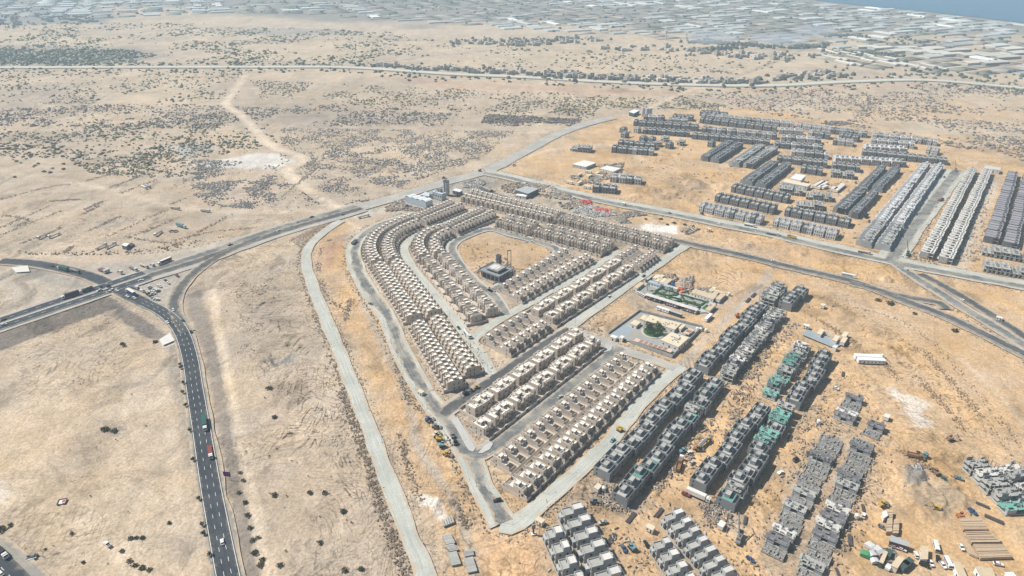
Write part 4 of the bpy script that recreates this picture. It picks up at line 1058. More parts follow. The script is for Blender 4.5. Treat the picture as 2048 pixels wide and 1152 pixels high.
def bay_mesh(w, d, kind, seed):
    r = random.Random(seed); b = MB(); hw, hd = w / 2, d / 2; H = 7.0
    mt = {'dark': M['block'], 'pale': M['plaster'], 'mid': M['block_pale'], 'frame': M['slab'], 'slab': M['dark_slab']}[kind]
    rf = {'dark': M['block'], 'pale': M['plaster'], 'mid': M['slab'], 'frame': M['pale_slab'], 'slab': M['violet_slab']}[kind]
    if kind in ('dark', 'pale', 'mid'):
        H = 7.0 + .3 * (seed - 2)
        b.box(-hw, hw, -hd * .34, hd * .86, -.4, H); b.box(-hw + .3, hw, -hd * .32, hd * .82, H, H + .06, 1)
        b.box(-hw, -hw + .3, -hd * .78, hd * .86, -.4, H + 1.0)
        b.box(-hw + .3, hw, -hd * .78, -hd * .345, -.4, 3.6); b.box(-hw + .3, hw, -hd * .78, -hd * .74, 3.6, H - (1.8 if seed == 2 else .6)); b.box(-hw + .35, hw, -hd * .73, -hd * .36, 3.6, 3.66, 1)
        b.box(-hw, hw * .45, -hd * .98, -hd * .78 - .01, -.4, H - .5)
        if seed != 3: b.box(-hw * .2, hw * .75, -hd * .05, hd * .35, H, H + 2.2); b.box(-hw * .15, hw * .7, 0, hd * .3, H + 2.2, H + 2.26, 1)
        b.box(-hw * .5, hw * .4, hd * .5, hd * .66, H + .06, H + .1, 2)
        b.box(-hw, -hw + .2, hd * .86, hd, -.4, 3.0)
        for z in (.6, 4.2):
            b.box(-hw * .6, hw * .1, -hd * .98 - .05, -hd * .9, z, z + 2.0, 2); b.box(hw * .52, hw * .9, -hd * .78 - .05, -hd * .7, z, z + 1.8, 2)
            b.box(-hw * .4, hw * .4, hd * .8, hd * .86 + .05, z, z + 1.8, 2)
    else:
        for z in ((3.3, 6.6) if kind == 'frame' else (3.3, 6.7)):
            b.box(-hw + .1, hw - .1, -hd * .95, hd * .95, z - .35, z, 1, True)
        for x in (-hw + .15,):
            for y in (-hd * .9, -hd * .3, hd * .3, hd * .9): b.box(x - .2, x + .2, y - .2, y + .2, -.3, 6.6 + (r.choice((.6, 1.2)) if kind == 'frame' else .3), 0)
        b.box(-hw, -hw + .22, -hd * .9, hd * .2, 0, 6.5, 0)
        if kind == 'frame':
            b.box(-hw * .5, hw * .6, -hd * .2, hd * .3, 6.6, 6.63, 2)
            b.box(-hw * .8, hw * .8, hd * .5, hd * .6, 6.6, 7.6, 0); b.box(-hw * .1, hw * .1, -hd * .8, -hd * .3, 6.6, 7.4, 0)
            b.box(-hw, hw * .6, -hd * 1.12, -hd * .95, 3.0, 3.3, 1, True)
        else:
            b.box(-hw * .7, hw * .3, hd * .42, hd * .62, 6.7, 8.2, 0); b.box(-hw, -hw + .2, -hd * .95, hd * .95, 6.7, 7.1, 0)
    return b.mesh('bay', [mt, rf, M['opening']])
M['violet_slab'] = mat('violet_slab', (.30, .295, .32), (.21, .205, .23), .12, detail=.6, obj=.1)

# near building-site rows: front line, back line, houses, what is built, description
SITE_ROWS = [
    ([(1186, 948), (1380, 747)], [(1224, 965), (1409, 762)], 14, 'shell', 'first block row along the gravel quarry road'),
    ([(1388, 739), (1505, 616)], [(1419, 752), (1538, 622)], 16, 'shell', 'unbroken upper row beside the sand track'),
    ([(1513, 606), (1546, 574)], [(1547, 616), (1577, 581)], 4, 'frame2', 'far end of the row beside the sand track'),
    ([(1221, 1004), (1420, 766)], [(1262, 1014), (1452, 779)], 15, 'mix', 'second row, part covered by green netting'),
    ([(1434, 759), (1539, 629)], [(1464, 768), (1576, 631)], 16, 'mix2', 'second upper row with props and open slabs'),
    ([(1554, 617), (1588, 580)], [(1588, 621), (1613, 592)], 5, 'shell', 'short end row at the sand track bend'),
    ([(1379, 972), (1507, 816)], [(1416, 989), (1541, 826)], 12, 'shell', 'third row above the site crossroads'),
    ([(1430, 1009), (1557, 815)], [(1474, 1026), (1592, 827)], 13, 'mix', 'fourth row with netting behind the third'),
    ([(1521, 794), (1592, 692)], [(1550, 803), (1625, 704)], 8, 'net', 'loose frames with teal formwork'),
    ([(1569, 810), (1637, 711)], [(1602, 823), (1666, 724)], 9, 'shell', 'short row near the site office'),
    ([(1663, 835), (1694, 793)], [(1706, 853), (1731, 803)], 5, 'early', 'frames below the site office'),
    ([(1722, 870), (1738, 846)], [(1758, 882), (1773, 856)], 2, 'early', 'pair of dark frames at the sand slope'),
    ([(1521, 1104), (1640, 868)], [(1569, 1126), (1688, 884)], 16, 'early', 'long slab row by the sand lane'),
    ([(1575, 1180), (1708, 872)], [(1632, 1196), (1753, 892)], 18, 'early', 'long slab row nearest the timber stacks'),
    ([(1926, 940), (2020, 1040)], [(1965, 925), (2066, 1020)], 5, 'net', 'framed row at the edge of the picture'),
    ([(1988, 945), (2070, 1015)], [(2020, 928), (2110, 990)], 4, 'early2', 'outer framed row at the edge of the picture'),
]
COTTAGES = [
    ([(1114, 1036), (1190, 1190)], [(1168, 1020), (1262, 1180)], 6, 'upper column of the lowest corner'),
    ([(1084, 1078), (1136, 1200)], [(1124, 1066), (1184, 1196)], 4, 'lower column of the lowest corner'),
    ([(1320, 1052), (1430, 1190)], [(1362, 1030), (1480, 1166)], 7, 'upper column below the site crossroads'),
    ([(1298, 1106), (1360, 1200)], [(1336, 1088), (1404, 1190)], 4, 'lower column below the site crossroads'),
]
def mesh_thing(name, me, loc, rz, sc, label, cat, grp):
    return tag(link(name, me, None, loc, rz, sc), label, cat, grp)

def build_site():
    w0, d0 = 9.0, 14.0
    sh = [shell_proto(w0, d0, s) for s in (0, 1, 2)]; shn = [shell_proto(w0, d0, s, True) for s in (0, 1)]
    fr = {k: [frame_proto(w0, d0, st, top, s) for s in (1, 2, 3)] for k, (st, top) in {
        'f2': (2, 'slab'), 'f2n': (2, 'net'), 'f2p': (2, 'pale_slab'), 'f1': (1, 'slab'), 'f1p': (1, 'pale_slab'), 'f1d': (1, 'dark_slab'), 'f1n': (1, 'net'), 'f0': (0, 'slab')}.items()}
    pools = {'shell': [('s', sh)] * 1, 'frame2': [('f', fr['f2'])], 'mix': [('s', sh), ('s', sh), ('n', shn), ('f', fr['f2n']), ('f', fr['f2'])], 'mix2': [('s', sh), ('f', fr['f2']), ('f', fr['f2']), ('f', fr['f2p'])],
             'net': [('f', fr['f2n']), ('f', fr['f2p']), ('f', fr['f2']), ('f', fr['f1n'])], 'early': [('f', fr['f0']), ('f', fr['f1p']), ('f', fr['f0']), ('f', fr['f1']), ('f', fr['f0']), ('f', fr['f1d']), ('f', fr['f0'])],
             'early2': [('f', fr['f1p']), ('f', fr['f2n']), ('f', fr['f2'])]}
    for front, back, n, pool, desc in SITE_ROWS:
        for i, (c, a, w, d, flip) in enumerate(samples(front, back, n)):
            kind, ps = R.choice(pools[pool])
            if pool == 'early': kind, ps = pools[pool][(i * 3 + n + (i > 6)) % len(pools[pool])] if i < n * .62 else (('f', fr['f0']) if i % 4 else ('f', fr['f1d']))
            shell = kind in 'sn'
            off = 0 if shell else R.uniform(-.8, .8)
            if shell: off = (-1.1, 1.1)[(i // 3) % 2] + R.uniform(-.3, .3)
            gap = .90 if (shell and i % 3 == 2 and n < 15) else 1.0
            p = R.choice(ps).place('block_house' if shell else 'concrete_frame', (c[0] - off * math.sin(a), c[1] + off * math.cos(a), 0), a,
                                   ((-1 if i % 2 else 1) * w / w0 * (gap if shell else .90), d / d0 * (.93 if shell else .98), R.uniform(.92, 1.06)),
                                   f'{ORD[i]} unfinished grey house, {desc}', 'unfinished house', 'unfinished grey block houses' if shell else 'unfinished concrete frames')
    co = [cottage_proto(9.5, 13.5, s) for s in (1, 2)]
    for front, back, n, desc in COTTAGES:
        for i, (c, a, w, d, flip) in enumerate(samples(front, back, n)):
            R.choice(co).place('cottage_shell', (c[0], c[1], 0), a, (w / 9.5, d / 13.5, 1), f'{ORD[i]} cubic grey house, {desc}', 'unfinished house', 'cubic grey block houses')

# far estate: front line, back line, houses, finish, description
FAR_ROWS = [
    ([(1393, 427), (1516, 453)], [(1411, 409), (1532, 438)], 12, 'w', 'front white row on the upper road'),
    ([(1427, 407), (1542, 431)], [(1440, 390), (1558, 417)], 12, 'g', 'second row behind the white one'),
    ([(1456, 388), (1570, 411)], [(1475, 372), (1583, 395)], 12, 'g', 'third row behind the white one'),
    ([(1538, 457), (1667, 485)], [(1558, 439), (1683, 466)], 11, 'w', 'white row by the upper-road bend'),
    ([(1565, 434), (1694, 458)], [(1577, 419), (1705, 446)], 11, 'g', 'row behind the bend'),
    ([(1665, 329), (1805, 337)], [(1669, 316), (1810, 325)], 14, 'w', 'white row across the estate middle'),
    ([(1660, 341), (1712, 346)], [(1666, 331), (1724, 337)], 6, 'g', 'short row under the middle white row'),
    ([(1657, 355), (1702, 360)], [(1664, 345), (1712, 350)], 5, 'f', 'frames under the middle white row'),
    ([(1725, 304), (1811, 309)], [(1730, 295), (1813, 300)], 9, 'w', 'white row near the desert corner'),
    ([(1721, 313), (1893, 332)], [(1724, 306), (1894, 322)], 17, 'g', 'long dark row near the desert corner'),
    ([(1739, 291), (1825, 300)], [(1742, 281), (1828, 290)], 8, 'w', 'white cluster at the desert edge, near row'),
    ([(1742, 280), (1828, 289)], [(1745, 271), (1832, 280)], 8, 'w', 'white cluster at the desert edge, far row'),
    ([(1832, 289), (1872, 294)], [(1835, 280), (1874, 285)], 4, 'w', 'last white boxes at the desert edge'),
    ([(1847, 315), (1872, 319)], [(1858, 294), (1881, 298)], 3, 'w', 'pale slanted cluster at the desert corner'),
    ([(1400, 247), (1550, 265)], [(1402, 240), (1554, 258)], 18, 'g', 'long row at the back of the estate'),
    ([(1402, 239), (1586, 257)], [(1404, 233), (1590, 250)], 20, 'w', 'white back row at the estate edge'),
    ([(1400, 232), (1453, 238)], [(1402, 226), (1456, 232)], 7, 'g', 'rearmost short row'),
    ([(1402, 267), (1553, 282)], [(1406, 258), (1554, 272)], 15, 'm', 'mixed row behind the estate middle'),
    ([(1383, 280), (1539, 295)], [(1386, 270), (1540, 284)], 14, 'g', 'row above the twin terraces'),
    ([(1546, 298), (1639, 307)], [(1550, 287), (1651, 296)], 9, 'm', 'row right above the shed yard, far'),
    ([(1580, 314), (1655, 321)], [(1583, 304), (1656, 311)], 8, 'm', 'row above the shed yard, middle'),
    ([(1553, 326), (1652, 339)], [(1554, 317), (1655, 327)], 10, 'g', 'row above the shed yard, near'),
    ([(1599, 347), (1642, 354)], [(1604, 337), (1646, 342)], 4, 'g', 'four houses touching the shed yard'),
    ([(1560, 286), (1639, 291)], [(1562, 274), (1642, 282)], 8, 'w', 'white group behind the shed yard'),
    ([(1554, 270), (1604, 273)], [(1560, 260), (1608, 265)], 5, 'w', 'small white group towards the scrub'),
    ([(1593, 259), (1693, 272)], [(1596, 252), (1694, 265)], 10, 'w', 'white row along the scrub edge'),
    ([(1612, 275), (1656, 281)], [(1620, 267), (1662, 272)], 4, 'm', 'four mixed houses inside the scrub row'),
    ([(1659, 269), (1733, 278)], [(1662, 261), (1735, 269)], 8, 'm', 'row ending at the dark scrub patch'),
    ([(1658, 292), (1700, 296)], [(1672, 281), (1712, 286)], 5, 'w', 'slanted white group, near half'),
    ([(1673, 281), (1712, 286)], [(1686, 271), (1723, 278)], 5, 'g', 'slanted group, far half'),
    ([(1264, 253), (1396, 265)], [(1272, 245), (1398, 255)], 15, 'g', 'row nearest the far silos'),
    ([(1283, 243), (1328, 245)], [(1290, 235), (1331, 236)], 5, 'w', 'white houses beside the far silos'),
    ([(1331, 248), (1371, 250)], [(1341, 241), (1382, 244)], 5, 'w', 'white pair block behind the silo row'),
    ([(1341, 240), (1382, 243)], [(1350, 234), (1391, 238)], 5, 'g', 'grey block behind the silo row'),
    ([(1284, 270), (1378, 277)], [(1287, 260), (1381, 266)], 10, 'g', 'second row from the far silos'),
    ([(1218, 306), (1305, 313)], [(1230, 297), (1309, 304)], 8, 'm', 'near row of the outlying cluster'),
    ([(1231, 296), (1310, 302)], [(1243, 284), (1312, 292)], 7, 'g', 'far row of the outlying cluster'),
    ([(1216, 368), (1280, 374)], [(1226, 352), (1286, 358)], 4, 'w', 'pale group beside the grey heap'),
    ([(1184, 386), (1232, 390)], [(1188, 374), (1236, 378)], 3, 'g', 'three dark houses on the upper road'),
    ([(1140, 303), (1180, 307)], [(1146, 294), (1186, 298)], 4, 'f', 'slabs on the empty plots'),
    ([(1586, 417), (1641, 424)], [(1596, 404), (1648, 410)], 5, 'f', 'frames inside the bend, near'),
    ([(1608, 400), (1660, 406)], [(1614, 388), (1664, 393)], 5, 'f', 'frames inside the bend, middle'),
    ([(1551, 388), (1602, 394)], [(1558, 376), (1606, 382)], 5, 'f', 'frames inside the bend beside the shed'),
    ([(1958, 514), (2070, 534)], [(1966, 494), (2078, 514)], 6, 'f', 'frames at the foot of the dark terraces'),
    ([(1966, 549), (2070, 568)], [(1962, 524), (2070, 542)], 6, 'f', 'frames on the upper road corner'),
]
FAR_SINGLES = [(1247, 264, 'g'), (1275, 264, 'w'), (1250, 274, 'g'), (1287, 282, 'g'), (1304, 284, 'g'), (1330, 281, 'f'), (1316, 291, 'f'), (1339, 295, 'g'), (1362, 289, 'f'), (1423, 292, 'g')]
TERRACES = [
    ([(1480, 366), (1539, 328)], [(1503, 374), (1557, 332)], 15, 'dark', 'dark terrace above the frames'),
    ([(1509, 375), (1566, 330)], [(1532, 380), (1583, 336)], 15, 'dark', 'second dark terrace above the frames'),
    ([(1457, 330), (1511, 295)], [(1479, 335), (1530, 299)], 14, 'mid', 'short grey terrace by the empty plots'),
    ([(1485, 334), (1539, 297)], [(1504, 338), (1555, 304)], 14, 'mid', 'short grey terrace beside a low base wall'),
    ([(1400, 320), (1449, 288)], [(1415, 323), (1466, 291)], 13, 'dark', 'outermost dark terrace'),
    ([(1421, 323), (1468, 291)], [(1438, 327), (1486, 295)], 13, 'dark', 'second outermost dark terrace'),
    ([(1663, 424), (1709, 381)], [(1693, 429), (1733, 389)], 13, 'dark', 'dark stepped terrace, near half'),
    ([(1694, 434), (1741, 386)], [(1716, 437), (1757, 391)], 13, 'dark', 'twin dark terrace, near half'),
    ([(1712, 379), (1757, 336)], [(1735, 383), (1772, 340)], 16, 'dark', 'dark stepped terrace, far half'),
    ([(1742, 380), (1784, 339)], [(1763, 386), (1799, 347)], 16, 'dark', 'twin dark terrace, far half'),
    ([(1708, 489), (1742, 448)], [(1743, 496), (1774, 453)], 11, 'mid', 'grey foot of the long pale terrace'),
    ([(1747, 497), (1777, 454)], [(1781, 504), (1806, 459)], 11, 'mid', 'grey foot of the twin pale terrace'),
    ([(1743, 447), (1842, 331)], [(1775, 452), (1859, 335)], 36, 'pale', 'long pale plastered terrace'),
    ([(1778, 453), (1867, 333)], [(1807, 458), (1886, 340)], 36, 'pale', 'twin pale plastered terrace'),
    ([(1836, 514), (1934, 341)], [(1865, 520), (1952, 345)], 44, 'frame', 'long open-framed terrace by the terrace road'),
    ([(1873, 524), (1964, 343)], [(1905, 529), (1982, 350)], 44, 'frame', 'second long open-framed terrace'),
    ([(1963, 481), (2013, 349)], [(1996, 491), (2035, 353)], 34, 'slab', 'dark violet slab terrace'),
    ([(2001, 494), (2044, 353)], [(2034, 499), (2066, 357)], 34, 'slab', 'second dark violet slab terrace'),
]
def build_far_estate():
    w0, d0 = 8.5, 15.0
    ms = {'w': [cube_mesh(w0, d0, M['plaster'], s) for s in (1, 2)], 'g': [cube_mesh(w0, d0, M['block'], s) for s in (3, 4)], 'f': [cube_mesh(w0, d0, M['block_pale'], s, st) for s, st in ((5, 1), (6, 2), (7, 2))]}
    cats = {'w': ('plastered_house', 'house shell', 'pale plastered house shells', 'pale plastered house'), 'g': ('grey_house', 'grey house', 'grey block house shells far off', 'grey block house'), 'f': ('house_frame', 'house frame', 'far concrete house frames', 'open concrete house frame')}
    for front, back, n, k, desc in FAR_ROWS:
        for i, (c, a, w, d, flip) in enumerate(samples(front, back, n)):
            kk = R.choice('wgg') if k == 'm' else (k if R.random() < .92 or k == 'f' else 'g')
            nm, cat, grp, what = cats[kk]
            mesh_thing(nm, R.choice(ms[kk]), (c[0], c[1], 0), a, ((-1 if i % 2 else 1) * w / w0, min(d, 19) / d0, R.uniform(.94, 1.06)), f'{ORD[i]} {what}, {desc}', cat, grp)
    for i, (px, py, kk) in enumerate(FAR_SINGLES):
        nm, cat, grp, what = cats[kk]; x, y = G(px, py)
        mesh_thing(nm, R.choice(ms[kk]), (x, y, 0), math.radians(-38 + R.uniform(-4, 4)), (1.2, .9, 1), f'lone {what}, {ORD[i]} of the scattered ones near the silos', cat, grp)
    bm_ = {k: [bay_mesh(6.0, 14.0, k, s) for s in (1, 2, 3)] for k in ('dark', 'pale', 'mid', 'frame', 'slab')}
    for front, back, n, k, desc in TERRACES:
        cells = samples(front, back, n)
        c0 = cells[0][0]
        root = link('terrace', None, None, (c0[0], c0[1], 0))
        tag(root, desc + ' of joined narrow houses', 'terrace', 'long terraces of the far estate')
        for i, (c, a, w, d, flip) in enumerate(cells):
            gp = .80 if i % 7 == 6 else .97; sl = R.uniform(-.5, .5) + (.4 if (i // 7) % 2 else 0)
            link('house_bay', R.choice(bm_[k]), root, (c[0] - c0[0] - sl * math.sin(a), c[1] - c0[1] + sl * math.cos(a), R.choice((0, 0, 0, -.3, .25))), a, ((-w if flip else w) / 6.0 * gp, d / 14.0 * R.uniform(.93, .99), R.uniform(.95, 1.05)))

# ------------------------------------------------------------------ scattered small stuff (bushes, clods, rubble)
RNG = np.random.default_rng(11)
def ico():
    p = (1 + 5 ** .5) / 2
    v = np.array([(-1, p, 0), (1, p, 0), (-1, -p, 0), (1, -p, 0), (0, -1, p), (0, 1, p), (0, -1, -p), (0, 1, -p), (p, 0, -1), (p, 0, 1), (-p, 0, -1), (-p, 0, 1)], float)
    v /= np.linalg.norm(v[0])
    f = np.array([(0, 11, 5), (0, 5, 1), (0, 1, 7), (0, 7, 10), (0, 10, 11), (1, 5, 9), (5, 11, 4), (11, 10, 2), (10, 7, 6), (7, 1, 8), (3, 9, 4), (3, 4, 2), (3, 2, 6), (3, 6, 8), (3, 8, 9), (4, 9, 5), (2, 4, 11), (6, 2, 10), (8, 6, 7), (9, 8, 1)])
    return v, f
OCT = (np.array([(1, 0, 0), (0, 1, 0), (-1, 0, 0), (0, -1, 0), (0, 0, 1)], float), np.array([(0, 1, 4), (1, 2, 4), (2, 3, 4), (3, 0, 4)]))
BOX = (np.array([(-1, -1, 0), (1, -1, 0), (1, 1, 0), (-1, 1, 0), (-1, -1, 1), (1, -1, 1), (1, 1, 1), (-1, 1, 1)], float), np.array([(4, 5, 6), (4, 6, 7), (0, 1, 5), (0, 5, 4), (1, 2, 6), (1, 6, 5), (2, 3, 7), (2, 7, 6), (3, 0, 4), (3, 4, 7)]))
ICO = ico()

def scatter_mesh(name, pos, size, tint, tpl, jitter=.25, ang=None):
    """One mesh of many small pieces: pos (n,3), size (n,3), tint (n,3)."""
    tv, tf = tpl; n = len(pos); k = len(tv)
    a = RNG.uniform(0, 6.283, n) if ang is None else np.asarray(ang)
    ca, sa = np.cos(a)[:, None], np.sin(a)[:, None]
    V = tv[None] * (1 + RNG.uniform(-jitter, jitter, (n, k, 1))) * size[:, None, :]
    x = V[..., 0] * ca - V[..., 1] * sa; y = V[..., 0] * sa + V[..., 1] * ca
    V = np.stack([x, y, V[..., 2]], -1) + pos[:, None, :]
    Fc = (tf[None] + (np.arange(n) * k)[:, None, None]).reshape(-1, 3)
    me = bpy.data.meshes.new(name)
    me.vertices.add(n * k); me.vertices.foreach_set('co', V.ravel().astype(np.float32))
    me.loops.add(Fc.size); me.loops.foreach_set('vertex_index', Fc.ravel().astype(np.int32))
    me.polygons.add(len(Fc)); me.polygons.foreach_set('loop_start', np.arange(0, Fc.size, 3, dtype=np.int32))
    me.update(calc_edges=True)
    at = me.attributes.new('tint', 'FLOAT_COLOR', 'POINT')
    at.data.foreach_set('color', np.c_[np.repeat(tint, k, 0), np.ones(n * k)].ravel().astype(np.float32))
    me.materials.append(M['tinted'])
    return me
M['tinted'] = attr_mat('tinted')

def px_in_poly(P, n, clump=0.0, seed=3, thr=.5):
    """n ground points inside a surveyed outline, thinned where the clump noise is low."""
    a = np.array(P, float); out = []
    while len(out) < n:
        q = RNG.uniform(a.min(0), a.max(0), (n * 3, 2))
        q = q[poly_sd(q[:, 0], q[:, 1], P) > 0]
        g = np.array([G(x, y) for x, y in q])
        if clump and len(g):
            g = g[fbm(g[:, 0] / clump, g[:, 1] / clump, seed, 4, .55) + RNG.normal(0, .075, len(g)) > thr]
        out += g.tolist()
        if len(q) == 0: break
    return np.array(out[:n])

GREEN = np.array((.10, .11, .07)); OLIVE = np.array((.15, .14, .095)); PURPLE = np.array((.155, .135, .125)); DRY = np.array((.24, .20, .14)); SLATE = np.array((.19, .185, .185))
BUSH_ZONES = [  # outline, how many, size range (m), colour, clump size (m), threshold
    ([(-150, 140), (500, 140), (470, 200), (-150, 215)], 1500, (3, 8), OLIVE, 90, .50),
    ([(-150, 222), (330, 205), (600, 218), (1180, 232), (1180, 252), (640, 252), (520, 258), (-150, 250)], 4200, (2, 5.5), PURPLE, 70, .50),
    ([(-150, 245), (450, 245), (620, 290), (300, 325), (-150, 305)], 1900, (2.5, 7), OLIVE * .95, 60, .50),
    ([(500, 160), (1220, 190), (1180, 235), (540, 228)], 2300, (2.5, 6), OLIVE, 60, .48),
    ([(560, 255), (1030, 262), (960, 318), (820, 365), (700, 415), (640, 380), (560, 340)], 8500, (1.0, 2.8), SLATE, 30, .51),
    ([(380, 318), (560, 325), (650, 405), (560, 420), (420, 412), (360, 370)], 3400, (1.0, 2.6), SLATE, 26, .52),
    ([(130, 320), (380, 300), (420, 345), (300, 360), (180, 345)], 900, (2, 4.5), OLIVE, 50, .48),
    ([(1400, 186), (1900, 168), (2150, 192), (2150, 345), (1900, 292), (1720, 258), (1500, 222)], 3800, (2.5, 6), PURPLE, 60, .50),
    ([(1000, 205), (1400, 190), (1480, 222), (1260, 216), (1180, 232)], 900, (3, 6), OLIVE, 50, .48),
    ([(-300, 40), (420, 48), (800, 66), (1100, 132), (-300, 132)], 4200, (5, 12), GREEN * 1.05, 150, .50),
    ([(1000, 92), (1560, 124), (1520, 150), (900, 130)], 420, (5, 11), GREEN, 90, .42),
    ([(970, 228), (1160, 238), (1150, 246), (960, 246)], 900, (3, 6), PURPLE * .8, 0, 0),
    ([(1640, 246), (1700, 240), (1716, 246), (1670, 252)], 300, (3, 6), PURPLE * .9, 0, 0),
    ([(1990, 165), (2150, 180), (2150, 200), (1900, 180)], 400, (4, 8), PURPLE, 0, 0),
    ([(-150, 98), (250, 98), (320, 112), (100, 128), (-150, 130)], 1900, (5, 10), GREEN * .7, 0, 0),
    ([(0, 505), (250, 500), (460, 470), (330, 502), (150, 512)], 160, (1.2, 2.6), DRY, 0, 0),
]
def leaf_bush(seed, k=70):
    r = np.random.default_rng(seed); V = []; Fc = []
    for i in range(k):
        d = r.normal(0, 1, 3); d /= np.linalg.norm(d); d[2] = abs(d[2])
        c = d * r.uniform(.35, 1.0) * np.array((1, 1, .75)); s = r.uniform(.18, .34)
        u = r.normal(0, 1, 3); u /= np.linalg.norm(u); w = np.cross(u, r.normal(0, 1, 3)); w /= np.linalg.norm(w) + 1e-6
        n = len(V); V += [tuple(c + u * s), tuple(c + w * s * .8), tuple(c - u * s), tuple(c - w * s * .8)]; Fc.append((n, n + 1, n + 2, n + 3))
    b = MB(); b.v = V; b.f = Fc; b.m = [0] * len(Fc)
    st = MB()
    for i in range(4):
        a = i * 1.6 + seed; st.bar((0, 0, -.1), (.5 * math.cos(a), .5 * math.sin(a), .55), .035, 4)
    return b, st

def build_vegetation():
    P = []; S = []; T = []
    for poly, n, (lo, hi), colr, clump, thr in BUSH_ZONES:
        g = px_in_poly(poly, n, clump, 3, thr)
        s = RNG.uniform(lo, hi, len(g)) * RNG.beta(1.6, 2.2, len(g)) * .62 + .25
        P.append(np.c_[g, np.zeros(len(g)) - .15]); S.append(np.c_[s * RNG.uniform(.8, 1.4, len(g)), s * RNG.uniform(.8, 1.2, len(g)), s * RNG.uniform(.55, .85, len(g))])
        T.append(colr * 1.15 * RNG.uniform(.6, 1.6, (len(g), 1)) * RNG.uniform(.92, 1.08, (len(g), 3)))
    L = ROADS['highway'][0]; N = normals(L)
    i = RNG.integers(0, len(L), 900); off = RNG.choice([-1, 1], 900) * RNG.uniform(18, 60, 900)
    g = L[i] + N[i] * off[:, None] + RNG.normal(0, 18, (900, 2)); s = RNG.uniform(2, 5, 900)
    P.append(np.c_[g, np.zeros(900)]); S.append(np.c_[s, s, s * .8]); T.append(GREEN * RNG.uniform(.6, 1.2, (900, 1)) * np.ones((900, 3)))
    P, S, T = np.concatenate(P), np.concatenate(S), np.concatenate(T)
    keep = np.ones(len(P), bool)
    for tr in (TRACKS[0], TRACKS[1], TRACKS[-1], TRACKS[-2]):
        keep &= line_d(P[:, 0], P[:, 1], smooth_line(W(*tr[0]), 10.).tolist()) > tr[1] * .6
    for nm, wd in (('plant_road', 16), ('highway', 17), ('crossing_road', 22), ('upper_road', 16)):
        keep &= line_d(P[:, 0], P[:, 1], ROADS[nm][0].tolist()) > wd
    P, S, T = P[keep], S[keep], T[keep]
    tag(link('desert_scrub', scatter_mesh('desert_scrub', P, S, T, ICO, .38)), 'dark scrub bushes spread over the far desert', 'scrub', kind='stuff')
    # the single bushes that show largest
    protos = []
    for k in range(4):
        b, st = leaf_bush(k + 1)
        protos.append((b.mesh('foliage', M['leaf'][k % 3]), st.mesh('stem', M['twig'])))
    spots = [(90, 296, 4), (18, 298, 4.5), (32, 292, 4), (60, 293, 4), (115, 299, 4.5), (88, 343, 3), (100, 345, 3), (30, 354, 2.5), (185, 344, 3), (207, 345, 2.6), (158, 314, 4), (1757, 600, 3.2), (1780, 607, 3.6), (1910, 662, 3.4), (1830, 627, 2.4),
             (538, 776, 2.6), (548, 834, 2.2), (210, 858, 3), (228, 862, 2.6), (310, 684, 2.4), (685, 1022, 2.2), (650, 985, 2), (620, 985, 2), (640, 1085, 2), (548, 990, 2.2), (338, 1046, 1.6), (143, 1066, 1.3), (166, 1125, 1.3), (90, 1098, 1.0),
             (262, 1076, 1.8), (272, 1075, 1.6), (284, 1076, 1.7), (258, 1122, 1.8), (270, 1130, 1.9), (285, 1136, 2.0), (298, 1140, 1.8), (244, 1102, 1.6), (690, 1140, 2), (722, 1138, 2), (560, 1130, 2.2), (4, 1058, 3), (20, 1050, 1.6),
             (480, 945, 1.6), (486, 960, 1.6), (478, 985, 1.8), (490, 1005, 1.8), (495, 1030, 2), (500, 1055, 2), (505, 1080, 2), (510, 1105, 2.2), (520, 1130, 2.2), (515, 1075, 1.8), (524, 1120, 2), (245, 687, 2.2), (248, 692, 2.0),
             (1292, 438, 2.2), (1340, 427, 3), (1321, 438, 3), (1348, 446, 2.6), (1370, 449, 2.5), (1335, 449, 2.4)]
    for poly, n, s in (([(420, 560), (590, 510), (640, 650), (720, 830), (800, 1000), (840, 1152), (540, 1152), (500, 950), (440, 700)], 36, .5), ([(0, 720), (210, 630), (330, 700), (390, 1000), (410, 1150), (100, 1150), (0, 1050)], 26, .5),
                       ([(0, 290), (280, 262), (420, 330), (200, 350), (0, 330)], 90, 2.2)):
        a = np.array(poly); c = 0
        while c < n:
            q = RNG.uniform(a.min(0), a.max(0))
            if poly_sd(np.array([q[0]]), np.array([q[1]]), poly)[0] > 0:
                spots.append((q[0], q[1], s * RNG.uniform(.6, 1.5))); c += 1
    for px, py, s in spots[:300]:
        x, y = G(px, py); f, st = R.choice(protos)
        root = link('desert_bush', None, None, (x, y, -.1), R.uniform(0, 6.28), (s * R.uniform(.8, 1.2), s, s * R.uniform(.6, .9)))
        tag(root, 'small dry desert bush standing alone on the sand', 'bush', 'single desert bushes')
        link('foliage', f, root); link('stem', st, root)
M['leaf'] = [mat('leaf_a', (.10, .10, .05), (.06, .065, .035), .8), mat('leaf_b', (.15, .125, .065), (.10, .085, .045), .8), mat('leaf_c', (.075, .09, .05), (.05, .06, .035), .8)]
M['twig'] = mat('twig', (.12, .09, .06))

